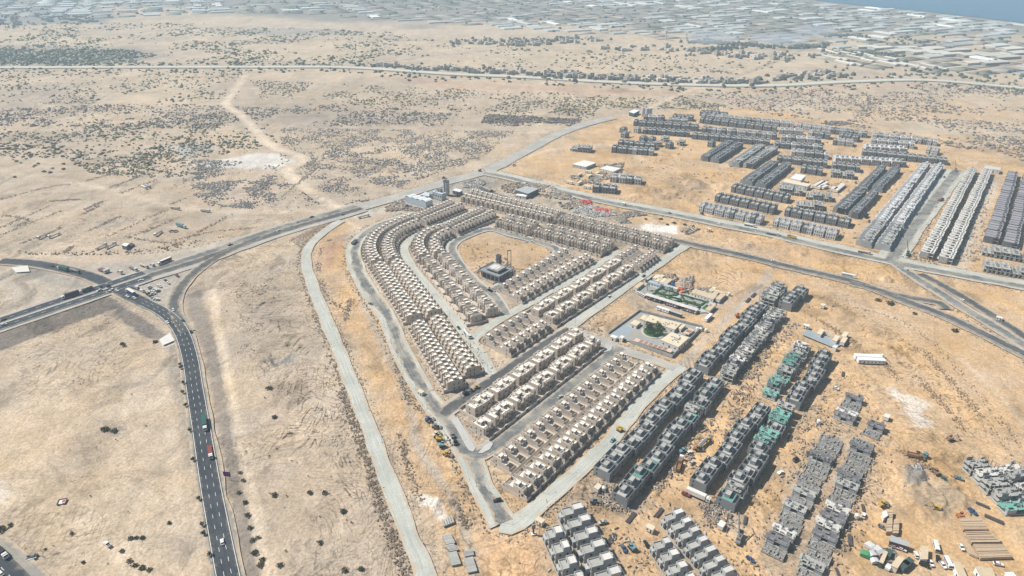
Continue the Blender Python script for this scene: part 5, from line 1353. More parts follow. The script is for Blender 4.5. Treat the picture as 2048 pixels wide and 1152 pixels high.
def tree_proto(seed, hgt=5.0, rad=2.4, k=160):
    r = np.random.default_rng(seed); tr = MB()
    tr.cyl(0, 0, -.2, hgt * .45, .22, .15, 6)
    for i in range(6):
        a = i * 1.05 + r.uniform(0, .5); z = hgt * r.uniform(.35, .5)
        tr.bar((0, 0, z * .8), (rad * .6 * math.cos(a), rad * .6 * math.sin(a), z + hgt * .22), .08, 4)
    V = []; Fc = []
    for i in range(k):
        d = r.normal(0, 1, 3); d /= np.linalg.norm(d); rr = r.uniform(.45, 1.0) * (1 + .25 * math.sin(3 * math.atan2(d[1], d[0]) + seed))
        c = d * rr * np.array((rad, rad, hgt * .34)) + np.array((0, 0, hgt * .66)); s = r.uniform(.28, .55)
        u = r.normal(0, 1, 3); u /= np.linalg.norm(u); w = np.cross(u, r.normal(0, 1, 3)); w /= np.linalg.norm(w) + 1e-6
        n = len(V); V += [tuple(c + u * s), tuple(c + w * s * .8), tuple(c - u * s), tuple(c - w * s * .8)]; Fc.append((n, n + 1, n + 2, n + 3))
    b = MB(); b.v = V; b.f = Fc; b.m = [0] * len(Fc)
    return Proto([('trunk', tr.mesh('trunk', M['twig'])), ('crown', b.mesh('crown', M['tree_leaf']))])
M['tree_leaf'] = mat('tree_leaf', (.07, .095, .04), (.045, .06, .028), .7)

def build_clods():
    """Spoil windrows beside the gravel roads and loose rubble on the building site."""
    P = []; S = []; T = []
    def along(L, off, n, spread, lo, hi, colr):
        L = np.array(L); N = normals(L); i = RNG.integers(0, len(L), n)
        g = L[i] + N[i] * (off + RNG.normal(0, spread, n))[:, None] + RNG.normal(0, 1.5, (n, 2))
        s = RNG.uniform(lo, hi, n)
        P.append(np.c_[g, np.full(n, -.3)]); S.append(np.c_[s * 1.2, s, s * .7 + .25]); T.append(np.array(colr) * RNG.uniform(.55, 1.25, (n, 1)) * np.ones((n, 3)))
    E_ = (.34, .27, .20); Dk = (.20, .16, .125)
    along(ROADS['gravel_road'][0], -7.6, 900, .7, .25, .8, Dk); along(ROADS['gravel_road'][0], 7.4, 300, .6, .2, .5, E_)
    along(ROADS['gravel_road'][0][60:], -9.6, 900, 1.2, .25, .8, Dk)
    along(ROADS['ring_road'][0], -10, 800, .9, .2, .75, Dk); along(ROADS['ring_road'][0], 11, 500, 1.2, .2, .8, E_)
    along(ROADS['quarry_road'][0], -7, 420, .8, .2, .7, E_); along(ROADS['quarry_road'][0], 7, 260, .6, .2, .6, E_)
    for nm, w, n in (('curved_street', 6.0, 340), ('middle_street', 5.8, 240), ('north_street', 6.0, 260), ('cross_street', 6, 160), ('upper_road', 13, 700), ('estate_road', 9, 500), ('plant_road', 12.5, 500), ('junction_road', 8.5, 250), ('terrace_road', 14, 250)):
        along(ROADS[nm][0], w, n, .8, .25, .8, E_); along(ROADS[nm][0], -w, n, .8, .25, .8, E_)
    def lines(Ls, n, lo, hi, colr, sp=.8):
        for q in Ls: along(smooth_line(W(*q), 2.0), 0, n, sp, lo, hi, colr)
    # old field banks of the western desert
    lines([[(40, 487), (112, 460), (120, 452)], [(0, 455), (100, 410)], [(0, 470), (60, 445), (125, 420)], [(180, 460), (240, 432)], [(210, 475), (290, 438), (330, 420)], [(257, 474), (345, 440)], [(255, 472), (280, 478), (350, 486), (375, 480)], [(375, 474), (460, 430)],
           [(345, 480), (430, 462), (512, 455)], [(0, 398), (90, 375), (140, 368)], [(240, 386), (310, 360)], [(170, 362), (230, 345)], [(218, 375), (280, 352)], [(160, 430), (200, 410)], [(340, 408), (430, 372)], [(170, 418), (205, 402)],
           [(0, 500), (60, 504), (160, 508), (250, 508), (330, 502), (400, 490), (470, 472)], [(100, 402), (160, 398)], [(10, 430), (55, 440), (30, 452)], [(130, 503), (145, 492)]], 120, .25, .9, Dk)
    lines([[(640, 330), (760, 305), (860, 262)], [(740, 350), (820, 300), (880, 275)], [(560, 395), (640, 330)], [(700, 345), (770, 335), (800, 372), (815, 378)], [(870, 365), (780, 400), (710, 416)], [(600, 300), (720, 290), (900, 300)]], 160, .4, 1.1, (.30, .24, .17))
    # fan of parallel furrows above the gravel road
    for k in range(9):
        t = k / 8
        lines([[(578 + 34 * t * .9, 480 + 22 * t), (600 + 30 * t, 470 - 4 * t), (640 + 22 * t, 452 - 6 * t)]], 110, .25, .7, (.30, .24, .18), .3)
    # spoil rows of the sand plain by the building site
    lines([[(1640, 590), (1760, 650), (1860, 720), (1940, 800), (2040, 930)], [(1600, 585), (1700, 610), (1800, 640), (1880, 700), (1960, 790), (2050, 900)], [(1830, 750), (1880, 800), (1930, 860)], [(1850, 700), (1900, 760), (1960, 830)], [(1690, 680), (1760, 720), (1800, 760)], [(1640, 640), (1720, 690)], [(1800, 900), (1900, 960)]], 190, .25, .8, (.30, .21, .13))
    lines([[(770, 640), (790, 700), (800, 740)], [(795, 730), (818, 810)], [(700, 600), (690, 640)], [(650, 610), (690, 690), (725, 780)], [(640, 560), (660, 600), (700, 620)], [(800, 870), (815, 930), (840, 1000)], [(890, 990), (915, 1020), (935, 1050)], [(660, 478), (640, 500), (638, 540)]], 150, .25, .8, Dk)
    g = np.concatenate(P); 
    tag(link('spoil_clods', scatter_mesh('spoil_clods', g, np.concatenate(S), np.concatenate(T), OCT, .4)), 'clods of earth in windrows beside roads and old field banks', 'clods', kind='stuff')
    # loose building material
    P, S, T = [], [], []
    pal = np.array([(.36, .33, .29), (.22, .20, .18), (.45, .41, .35), (.34, .24, .15), (.15, .13, .12), (.30, .22, .15), (.36, .28, .20), (.26, .25, .25)])
    def rub(poly, n, lo=.3, hi=1.1, clump=14., thr=.48, cols=None):
        q = px_in_poly(poly, n, clump, 9, thr)
        s = RNG.uniform(lo, hi, len(q)); el = RNG.choice([1, 1, 1.6, 3.0], len(q))
        P.append(np.c_[q, np.full(len(q), -.2)]); S.append(np.c_[s * el, s * .6, RNG.uniform(.3, .9, len(q)) * s + .2])
        pp = pal if cols is None else np.array(cols)
        T.append(pp[RNG.integers(0, len(pp), len(q))] * RNG.uniform(.8, 1.2, (len(q), 1)))
    SITE = [(1090, 1000), (1240, 880), (1390, 745), (1540, 575), (1620, 590), (1680, 700), (1760, 800), (1790, 900), (1760, 1020), (1700, 1152), (1090, 1152)]
    rub(SITE, 2200, .15, .5)
    for poly, n in (([(1180, 965), (1225, 970), (1270, 1030), (1200, 1015)], 300), ([(1395, 1005), (1440, 1010), (1480, 1045), (1420, 1055)], 380), ([(1480, 730), (1540, 700), (1500, 800), (1470, 850), (1440, 900)], 500), ([(1600, 830), (1650, 790), (1690, 900), (1600, 1000), (1570, 960)], 500), ([(1700, 900), (1760, 900), (1720, 1000), (1690, 1100), (1660, 1120)], 500),
                    ([(1540, 570), (1560, 600), (1480, 700), (1500, 640)], 120), ([(1440, 770), (1580, 640), (1600, 650), (1470, 790)], 420), ([(1260, 1000), (1300, 960), (1420, 830), (1470, 790), (1430, 870), (1330, 975)], 380)):
        rub(poly, int(n * .75), .2, .6, 8., .45)
    # material yards by the estate road and the compounds
    rub([(1000, 370), (1050, 362), (1100, 372), (1140, 390), (1150, 400), (1080, 395), (1030, 388), (1010, 384)], 900, .4, 1.4, 20., .46)
    rub([(1118, 412), (1150, 400), (1165, 405), (1175, 415), (1130, 418)], 320, .4, 1.2, 0, 0)
    rub([(1146, 416), (1180, 409), (1230, 422), (1232, 430), (1190, 434), (1150, 424)], 620, .5, 1.2, 0, 0, [(.45, .45, .42), (.30, .31, .31), (.36, .36, .34)])
    rub([(1190, 414), (1222, 421), (1226, 428), (1208, 426), (1188, 419)], 140, .6, 1.3, 0, 0, [(.50, .09, .08), (.55, .16, .12)]); rub([(1160, 402), (1178, 400), (1184, 408), (1168, 409)], 90, .6, 1.2, 0, 0, [(.50, .10, .09)])
    rub([(1232, 436), (1245, 424), (1275, 421), (1290, 430), (1270, 432), (1250, 436), (1262, 446), (1240, 446)], 420, .4, 1.1, 0, 0, [(.20, .18, .16), (.32, .29, .26)])
    rub([(1360, 462), (1385, 450), (1398, 460), (1375, 468)], 120, .4, 1.3, 0, 0)
    rub([(1360, 558), (1388, 552), (1380, 580), (1360, 586)], 420, .4, 1.3, 0, 0); rub([(1392, 576), (1425, 576), (1430, 590), (1395, 588)], 300, .4, 1.2, 0, 0); rub([(1320, 552), (1350, 548), (1352, 562), (1330, 566)], 220, .4, 1.3, 0, 0)
    rub([(925, 366), (960, 358), (972, 366), (960, 376), (930, 374)], 420, .5, 1.3, 0, 0, [(.15, .14, .14), (.30, .29, .28), (.5, .48, .45)])
    rub([(770, 414), (800, 398), (815, 412), (800, 420), (775, 424)], 260, .4, 1.4, 0, 0); rub([(800, 408), (850, 418), (840, 424), (790, 420)], 160, .4, 1.2, 0, 0)
    rub([(1140, 352), (1200, 345), (1240, 350), (1190, 366), (1150, 372)], 420, .4, 1.3, 25., .46)
    rub([(1195, 330), (1250, 325), (1245, 345), (1200, 345)], 220, .4, 1.3, 0, 0)
    rub([(1804, 936), (1840, 930), (1850, 955), (1840, 970), (1806, 972)], 900, .3, .9, 0, 0, [(.36, .36, .36), (.28, .28, .28), (.44, .43, .42)])
    rub([(1740, 1090), (1790, 1100), (1800, 1130), (1750, 1120)], 120, .3, .8, 0, 0)
    rub([(1200, 690), (1215, 640), (1150, 650), (1170, 665)], 60, .3, .7, 0, 0, [(.35, .25, .16)])
    FARSITE = [(1230, 300), (1260, 240), (1560, 235), (1900, 290), (1900, 340), (1720, 490), (1560, 460), (1400, 430)]
    rub(FARSITE, 1300, .25, .8, 40., .47)
    rub([(1800, 520), (1930, 345), (1990, 350), (1960, 520), (1850, 530)], 800, .3, .8, 0, 0)
    rub([(960, 530), (1015, 515), (1030, 540), (1030, 560), (950, 545)], 160, .3, .9, 0, 0)
    rub([(900, 650), (985, 755), (1000, 740), (960, 690)], 60, .3, .7, 0, 0)
    rub([(905, 480), (975, 464), (1110, 500), (1000, 570), (920, 520)], 60, .3, .8, 0, 0)
    tag(link('building_rubble', scatter_mesh('building_rubble', np.concatenate(P), np.concatenate(S), np.concatenate(T), BOX, .15)), 'scattered rubble, planks and block pallets on the building plots', 'rubble', kind='stuff')

# ------------------------------------------------------------------ far country: farms, greenhouses, settlement, sea, haze
def greenhouse_mesh(L_, Wd, n):
    b = MB(); s = Wd / n
    for k in range(n):
        y = -Wd / 2 + k * s; q = [(0, 2.6), (.25, 4.2), (.5, 4.8), (.75, 4.2), (1, 2.6)]
        b.quad((-L_ / 2, y, 0), (L_ / 2, y, 0), (L_ / 2, y, 2.6), (-L_ / 2, y, 2.6))
        for (a, za), (c, zc) in zip(q, q[1:]):
            b.quad((-L_ / 2, y + a * s, za), (L_ / 2, y + a * s, za), (L_ / 2, y + c * s, zc), (-L_ / 2, y + c * s, zc))
    b.quad((-L_ / 2, Wd / 2, 0), (-L_ / 2, Wd / 2, 2.6), (L_ / 2, Wd / 2, 2.6), (L_ / 2, Wd / 2, 0))
    for x in (-L_ / 2, L_ / 2): b.quad((x, -Wd / 2, 0), (x, Wd / 2, 0), (x, Wd / 2, 4), (x, -Wd / 2, 4))
    return b.mesh('greenhouse', M['film'])
M['film'] = mat('film', (.66, .68, .66), (.50, .53, .52), .006, detail=.3, obj=.22, rough=.5)

def hut_mesh(w, d, h, seed):
    b = MB(); b.box(-w / 2, w / 2, -d / 2, d / 2, 0, h); b.ring(-w / 2 - .01, w / 2 + .01, -d / 2 - .01, d / 2 + .01, h, h + .6, .4)
    b.box(-w / 2, -w * .1, -d / 2, d * .1, h, h * 1.7)
    for x in (-w * .3, w * .05, w * .32): b.box(x - .7, x + .7, -d / 2 - .06, -d / 2, 1, 2.6, 1)
    return b.mesh('house', [M['hut'], M['opening']])
M['hut'] = mat('hut', (.50, .47, .42), (.34, .31, .28), .004, detail=.2, obj=.35)
M['far_field'] = attr_mat('far_field')

def shed_mesh(L_, Wd, h):
    b = MB(); b.box(-L_ / 2, L_ / 2, -Wd / 2, Wd / 2, 0, h)
    b.quad((-L_ / 2 - .4, -Wd / 2 - .4, h), (L_ / 2 + .4, -Wd / 2 - .4, h), (L_ / 2 + .4, 0, h + 1.6), (-L_ / 2 - .4, 0, h + 1.6), 1)
    b.quad((-L_ / 2 - .4, 0, h + 1.6), (L_ / 2 + .4, 0, h + 1.6), (L_ / 2 + .4, Wd / 2 + .4, h), (-L_ / 2 - .4, Wd / 2 + .4, h), 1)
    return b.mesh('shed', [M['hut'], M['shed_roof']])
M['shed_roof'] = mat('shed_roof', (.60, .585, .53), (.48, .47, .43), .01, detail=.3, obj=.15)

def build_far():
    sea = MB(); sea.poly(W((1560, -12), (1640, 2), (1700, 9), (1850, 23), (2048, 46), (2400, 88)) + [(14500, 2300), (14500, 14500), (6000, 14500)], None, 1.0)
    tag(sea.build('sea', M['water']), 'flat blue sea beyond the farmland', kind='structure')
    # farmland: plots on a slanted grid
    ang = math.radians(24); ca, sa = math.cos(ang), math.sin(ang)
    gh = [greenhouse_mesh(l, w, n) for l, w, n in ((60, 30, 4), (76, 34, 5), (50, 40, 6), (84, 22, 3))]
    ghs = []; fl = []; trees = []
    FARM = W((-300, -14), (500, 2), (1300, -6), (1560, -8), (1640, 6), (1850, 26), (2048, 50), (2350, 84), (2350, 165), (1860, 150), (1640, 122), (1600, 100), (1400, 82), (1050, 62), (900, 48), (640, 30), (420, 26), (230, 36), (-300, 30))
    pts = []
    for u in range(-70, 110):
        for v in range(-60, 100):
            x, y = u * 88, v * 52
            pts.append((x * ca - y * sa + R.uniform(-9, 9), x * sa + y * ca + 2500 + R.uniform(-7, 7)))
    pts = np.array(pts); ins = poly_sd(pts[:, 0], pts[:, 1], FARM) > 10
    sel = pts[ins]; dens = fbm(sel[:, 0] / 500, sel[:, 1] / 500, 77, 3)
    for (x, y), dn in zip(sel, dens):
        t = R.random()
        if t < .34 + (dn - .5) * 1.4: ghs.append((x, y))
        elif t < .80: fl.append((x, y))
        for k in range(R.choice((0, 0, 1, 2))):
            a = R.uniform(-42, 42); e = R.choice((-25, 25)); trees.append((x + a * ca - e * sa, y + a * sa + e * ca))
    ghs.sort(key=lambda p: p[0] ** 2 + p[1] ** 2)
    for i, (x, y) in enumerate(ghs[:300]):
        tag(link('greenhouse', R.choice(gh), None, (x, y, 0), ang + (math.pi / 2 if R.random() < .12 else 0), (R.uniform(.8, 1.2), R.uniform(.7, 1.15), 1)), 'low white film greenhouse in the far farmland', 'greenhouse', 'far greenhouses')
    rest = ghs[300:]
    if rest:
        n = len(rest); P = np.c_[np.array(rest), np.zeros(n)]
        S = np.c_[RNG.uniform(24, 40, n), RNG.uniform(9, 18, n), np.full(n, 4.2)]
        tag(link('greenhouses', scatter_mesh('greenhouses', P, S, np.array((.62, .65, .64)) * RNG.uniform(.7, 1.15, (n, 1)), BOX, 0, np.full(n, ang))), 'hazy mass of the farthest greenhouses', 'greenhouses', kind='stuff')
    n = len(fl); P = np.c_[np.array(fl), np.full(n, .1)]; S = np.c_[RNG.uniform(28, 42, n), RNG.uniform(16, 25, n), np.full(n, .3)]
    pal = np.array([(.34, .31, .27), (.23, .23, .19), (.40, .36, .31), (.19, .20, .17), (.33, .31, .29)])
    tag(link('fields', scatter_mesh('fields', P, S, pal[RNG.integers(0, 5, n)] * RNG.uniform(.8, 1.2, (n, 1)), BOX, 0, np.full(n, ang))), 'patchwork of far brown and green fields', 'fields', kind='stuff')
    # settlement strips: houses and sheds one can tell apart, with trees between
    hm = [hut_mesh(*a) for a in ((12, 10, 4, 1), (18, 12, 4.5, 2), (26, 12, 5, 3), (14, 14, 7, 4))]
    spots = []
    def strip_h(poly, n):
        g = px_in_poly(poly, n); spots.extend([tuple(q) for q in g])
        t = g[RNG.integers(0, len(g), n)] + RNG.normal(0, 28, (n, 2)); trees.extend(map(tuple, t))
    strip_h([(720, 128), (760, 128), (960, 142), (1060, 144), (1330, 158), (1530, 164), (1530, 169), (1340, 165), (1060, 151), (900, 144)], 110)
    strip_h([(850, 84), (1000, 80), (1180, 74), (1220, 82), (1040, 92), (880, 88)], 60)
    strip_h([(1200, 98), (1300, 90), (1420, 104), (1640, 112), (1560, 122), (1380, 110)], 50)
    strip_h([(1540, 150), (1660, 145), (1690, 158), (1550, 164)], 24)
    strip_h([(-100, 30), (120, 26), (205, 36), (200, 46), (-100, 56)], 70)
    strip_h([(1690, 132), (1870, 138), (2048, 148), (2150, 160), (2150, 166), (1900, 156), (1700, 138)], 60)
    strip_h([(1640, 72), (1800, 76), (1900, 88), (1800, 92), (1660, 84)], 40)
    for x, y in spots[:300]:
        tag(link('roadside_house', R.choice(hm), None, (x, y, 0), math.radians(R.choice((8, 12, 100, 24))), (R.uniform(.8, 1.3), R.uniform(.8, 1.2), R.uniform(.8, 1.2))), 'small flat-roofed house of the far settlement', 'house', 'far roadside houses')
    sm = [shed_mesh(62, 16, 4), shed_mesh(40, 12, 3.5), shed_mesh(80, 26, 6)]
    sh = [(1652, 103), (1668, 107), (1685, 106), (1702, 109), (1720, 108), (1738, 112), (1664, 117), (1684, 120), (1712, 116), (1735, 122), (1760, 120), (1782, 118), (1690, 127), (1712, 130), (1776, 128), (1800, 130), (1820, 132), (1840, 136), (1863, 134), (1880, 138)]
    for i, (px, py) in enumerate(sh):
        x, y = G(px, py); tag(link('poultry_shed', sm[i % 2], None, (x, y, 0), math.radians(108), (1, 1, 1)), f'{ORD[i]} long pale-roofed shed of the shed rows beyond the highway', 'shed', 'far long sheds')
    big = [(1800, 104), (1840, 106), (1870, 108), (1900, 111), (1940, 112), (1975, 114), (2010, 117), (1810, 98), (1860, 100), (1910, 103), (1950, 128), (1985, 128), (1760, 98), (1730, 96), (2020, 100), (2040, 108)]
    for i, (px, py) in enumerate(big):
        x, y = G(px, py); tag(link('warehouse', sm[2], None, (x, y, 0), math.radians(18), (R.uniform(.8, 1.1), R.uniform(.8, 1.4), 1)), f'{ORD[i]} broad flat warehouse among the far pale roofs', 'warehouse', 'far warehouses')
    for px0, py0, px1, py1, n in ((1380, 84, 1500, 90, 120), (1400, 100, 1480, 96, 60), (1440, 88, 1560, 94, 90), (1660, 104, 1790, 110, 130), (1640, 70, 1720, 74, 80), (1580, 96, 1640, 92, 60)):
        a = np.array(G(px0, py0)); b = np.array(G(px1, py1)); t = RNG.uniform(0, 1, n)[:, None]
        trees.extend(map(tuple, a * (1 - t) + b * t + RNG.normal(0, 14, (n, 2))))
    n = len(trees); s = RNG.uniform(3, 7, n); P = np.c_[np.array(trees), np.zeros(n)]
    tag(link('far_trees', scatter_mesh('far_trees', P, np.c_[s, s, s * 1.1], np.array((.085, .10, .08)) * RNG.uniform(.6, 1.4, (n, 1)) * np.ones((n, 3)), ICO, .3)), 'rows and groves of dark trees in the far farmland', 'far trees', kind='stuff')
    wt = MB(); wt.cyl(0, 0, 0, 22, 2.0, 1.6, 10); wt.cyl(0, 0, 22, 28, 5, 6, 12)
    x, y = G(1331, 80); tag(wt.build('water_tower', M['plaster']), 'pale water tower rising over the far settlement', 'water tower').location = (x, y, 0)
M['water'] = mat('water', (.015, .10, .19), (.02, .11, .20), .002, rough=.25, obj=0)

def build_smoke():
    m = bpy.data.materials.new('smoke'); m.use_nodes = True; nt = m.node_tree
    for q in list(nt.nodes):
        if q.type != 'OUTPUT_MATERIAL': nt.nodes.remove(q)
    v = nt.nodes.new('ShaderNodeVolumePrincipled'); v.inputs['Color'].default_value = (.72, .82, .95, 1); v.inputs['Density'].default_value = .0085
    nt.links.new(v.outputs[0], [q for q in nt.nodes if q.type == 'OUTPUT_MATERIAL'][0].inputs['Volume'])
    tv, tf = ICO
    for px, py, ln, lab in ((1632, 79, 90, 'thin blue smoke drifting over the far fields'), (1560, 96, 110, 'thin blue smoke over the far palm groves'), (1420, 96, 90, 'faint smoke above the far dark grove')):
        x, y = G(px, py); b = MB()
        sc = np.array((ln, ln * .5, 20.)); vv = tv * sc * (1 + RNG.uniform(-.25, .25, (12, 1))) + np.array((0, 0, 27))
        b.v = [tuple(q) for q in vv]; b.f = [tuple(int(k) for k in q) for q in tf]; b.m = [0] * len(b.f)
        o = b.build('smoke', m); o.location = (x, y, 0); tag(o, lab, 'smoke', kind='stuff')

def build_haze():
    m = bpy.data.materials.new('haze'); m.use_nodes = True; nt = m.node_tree
    for q in list(nt.nodes):
        if q.type != 'OUTPUT_MATERIAL': nt.nodes.remove(q)
    v = nt.nodes.new('ShaderNodeVolumePrincipled'); v.inputs['Color'].default_value = (.60, .82, 1.0, 1); v.inputs['Density'].default_value = HAZE
    v.inputs['Anisotropy'].default_value = 0.0
    nt.links.new(v.outputs[0], [q for q in nt.nodes if q.type == 'OUTPUT_MATERIAL'][0].inputs['Volume'])
    b = MB(); b.box(-15600, 15600, -4600, 15600, -9, 322, 0, True)
    tag(b.build('haze', m), 'thin pale haze in the air over the plain', kind='stuff')
HAZE = .00015

# ------------------------------------------------------------------ single buildings, compounds, plant
def conv(x0, y0, k):
    return lambda *p: [(x0 + a / k, y0 + b / k) for a, b in p]
M['cream_roof'] = mat('cream_roof', (.66, .58, .43), (.56, .49, .37), .2, obj=.05)
M['white_wall'] = mat('white_wall', (.72, .70, .66), (.62, .60, .57), .3, obj=.05)
M['white_sheet'] = mat('white_sheet', (.78, .80, .82), (.68, .71, .74), .15, rough=.5)
M['blue_sheet'] = mat('blue_sheet', (.50, .58, .66), (.43, .51, .60), .2, rough=.5)
M['grey_sheet'] = mat('grey_sheet', (.42, .45, .46), (.34, .37, .38), .2, rough=.5)
M['beige_sheet'] = mat('beige_sheet', (.58, .48, .34), (.48, .40, .29), .2)
M['maroon'] = mat('maroon', (.16, .045, .06), (.12, .04, .05), .4)
M['hedge'] = mat('hedge', (.035, .10, .035), (.025, .07, .03), .8, detail=.8)
M['lawn'] = mat('lawn', (.05, .14, .045), (.04, .10, .04), .4)
M['bed'] = mat('bed', (.31, .315, .29), (.24, .25, .225), .4, detail=.7)
M['blue_gravel'] = mat('blue_gravel', (.29, .345, .38), (.24, .29, .325), .15, detail=.7)
M['grey_paving'] = mat('grey_paving', (.34, .33, .30), (.28, .275, .255), .1, detail=.6)
M['pink_canvas'] = mat('pink_canvas', (.62, .47, .38), (.54, .41, .33), .3)
M['dark_green'] = mat('dark_green', (.05, .10, .095), (.04, .075, .07), .3)
M['timber'] = mat('timber', (.52, .40, .28), (.40, .31, .22), .5, detail=.9)
M['red_canvas'] = mat('red_canvas', (.55, .10, .09)); M['orange_canvas'] = mat('orange_canvas', (.55, .20, .08)); M['blue_canvas'] = mat('blue_canvas', (.03, .12, .35)); M['green_canvas'] = mat('green_canvas', (.08, .28, .14))
M['steel'] = mat('steel', (.42, .44, .45), (.33, .35, .36), .4, rough=.5)

SHEET = [0]
def sheet(name, px, material, label=None, z=None):
    SHEET[0] += 1
    b = MB(); b.poly(W(*px), None, (.62 + .006 * SHEET[0]) if z is None else z)
    return tag(b.build(name, material), label, kind='structure')

def building(name, roof_px, h, label, cat, wallm, roofm, units=0, win=True, over=.25, grp=None):
    """Flat building from its roof corners seen at height h."""
    pts = [G(x, y, h) for x, y in roof_px]; k = len(pts)
    cx = sum(p[0] for p in pts) / k; cy_ = sum(p[1] for p in pts) / k
    root = link(name, None, None, (cx, cy_, 0)); tag(root, label, cat, grp)
    q = [(p[0] - cx, p[1] - cy_) for p in pts]
    a = sum(q[i][0] * q[(i + 1) % k][1] - q[(i + 1) % k][0] * q[i][1] for i in range(k))
    if a < 0: q = q[::-1]
    b = MB(); b.poly(q, -.5, h); b.build('wall', M[wallm], root)
    r = MB(); e = [(x * (1 + over / max(1, math.hypot(x, y))), y * (1 + over / max(1, math.hypot(x, y)))) for x, y in q]
    r.poly(e, h + .01, h + .28); rf = r.build('roof', M[roofm], root)
    if win:
        for i in range(k):
            x0, y0 = q[i]; x1, y1 = q[(i + 1) % k]; L_ = math.hypot(x1 - x0, y1 - y0)
            n = int(L_ / 4.5)
            for j in range(n):
                t = (j + .5) / n; ang = math.atan2(y1 - y0, x1 - x0)
                w = MB(); door = (j == n // 2)
                w.obox(x0 + (x1 - x0) * t, y0 + (y1 - y0) * t, ang, 1.1, .12, .1 if door else h * .38, h * .66, 0, 1, True)
                w.build('door' if door else 'window', M['opening'], root)
    rr = random.Random(int(cx * 7 + cy_))
    for j in range(units):
        u = MB(); t = [rr.random() for _ in range(k)]; s = sum(t)
        x = sum(q[i][0] * t[i] for i in range(k)) / s; y = sum(q[i][1] * t[i] for i in range(k)) / s
        u.box(x - .5, x + .5, y - .5, y + .5, h + .28, h + 1.1); u.build('roof_unit', M['grey_sheet'], rf)
    return root

def cabin_proto(L_, Wd, h, wallm, roofm):
    b = MB(); b.box(-L_ / 2, L_ / 2, -Wd / 2, Wd / 2, .25, h)
    r = MB(); r.box(-L_ / 2 - .15, L_ / 2 + .15, -Wd / 2 - .15, Wd / 2 + .15, h + .005, h + .2)
    s = MB(); s.box(-L_ / 2 + .4, L_ / 2 - .4, -Wd / 2 + .4, Wd / 2 - .4, -.2, .25)
    P = [('wall', b.mesh('wall', M[wallm])), ('roof', r.mesh('roof', M[roofm])), ('base', s.mesh('base', M['dark_slab']))]
    n = max(2, int(L_ / 3))
    for j in range(n):
        x = -L_ / 2 + (j + .5) * L_ / n
        P.append(('door' if j == 1 else 'window', win_mesh(x, -Wd / 2, .4 if j == 1 else 1.2, .9, .1, 1.9 if j == 1 else 1.0)))
        P.append(('window', win_mesh(x, Wd / 2, 1.2, .9, .1, 1.0)))
    return Proto(P)

def wall_line(name, px, h, t, material, label, cat='wall'):
    """A free-standing wall, each straight run one panel."""
    p = W(*px); root = link(name, None, None, (p[0][0], p[0][1], 0)); tag(root, label, cat)
    for (x0, y0), (x1, y1) in zip(p, p[1:]):
        L_ = math.hypot(x1 - x0, y1 - y0); a = math.atan2(y1 - y0, x1 - x0); n = max(1, int(L_ / 8)); me = {}
        for j in range(n):
            u = (j + .5) / n
            b = me.get('m')
            if b is None:
                mb = MB(); mb.box(-L_ / n / 2 + .02, L_ / n / 2 - .02, -t / 2, t / 2, -.3, h); mb.box(-L_ / n / 2 - .15, -L_ / n / 2 + .15, -t / 2 - .08, t / 2 + .08, -.3, h + .25)
                b = me['m'] = mb.mesh('panel', material)
            link('panel', b, root, (x0 + (x1 - x0) * u - p[0][0], y0 + (y1 - y0) * u - p[0][1], 0), a)
    return root

def palm_proto(seed):
    r = random.Random(seed); t = MB(); t.cyl(0, 0, -.2, 6.2, .26, .2, 7)
    f = MB()
    for i in range(14):
        a = i * 2.4; up = r.uniform(.1, .9); p0 = Vector((0, 0, 6.1)); L_ = r.uniform(2.0, 2.8)
        d = Vector((math.cos(a), math.sin(a), up)); mid_ = p0 + d * L_ * .55; end = p0 + Vector((d.x, d.y, up * .2 - .5)) * L_
        s = Vector((-math.sin(a), math.cos(a), 0)) * .28
        f.quad(tuple(p0 - s * .3), tuple(p0 + s * .3), tuple(mid_ + s), tuple(mid_ - s)); f.quad(tuple(mid_ - s), tuple(mid_ + s), tuple(end + s * .2), tuple(end - s * .2))
    return Proto([('trunk', t.mesh('trunk', M['twig'])), ('crown', f.mesh('crown', M['tree_leaf']))])

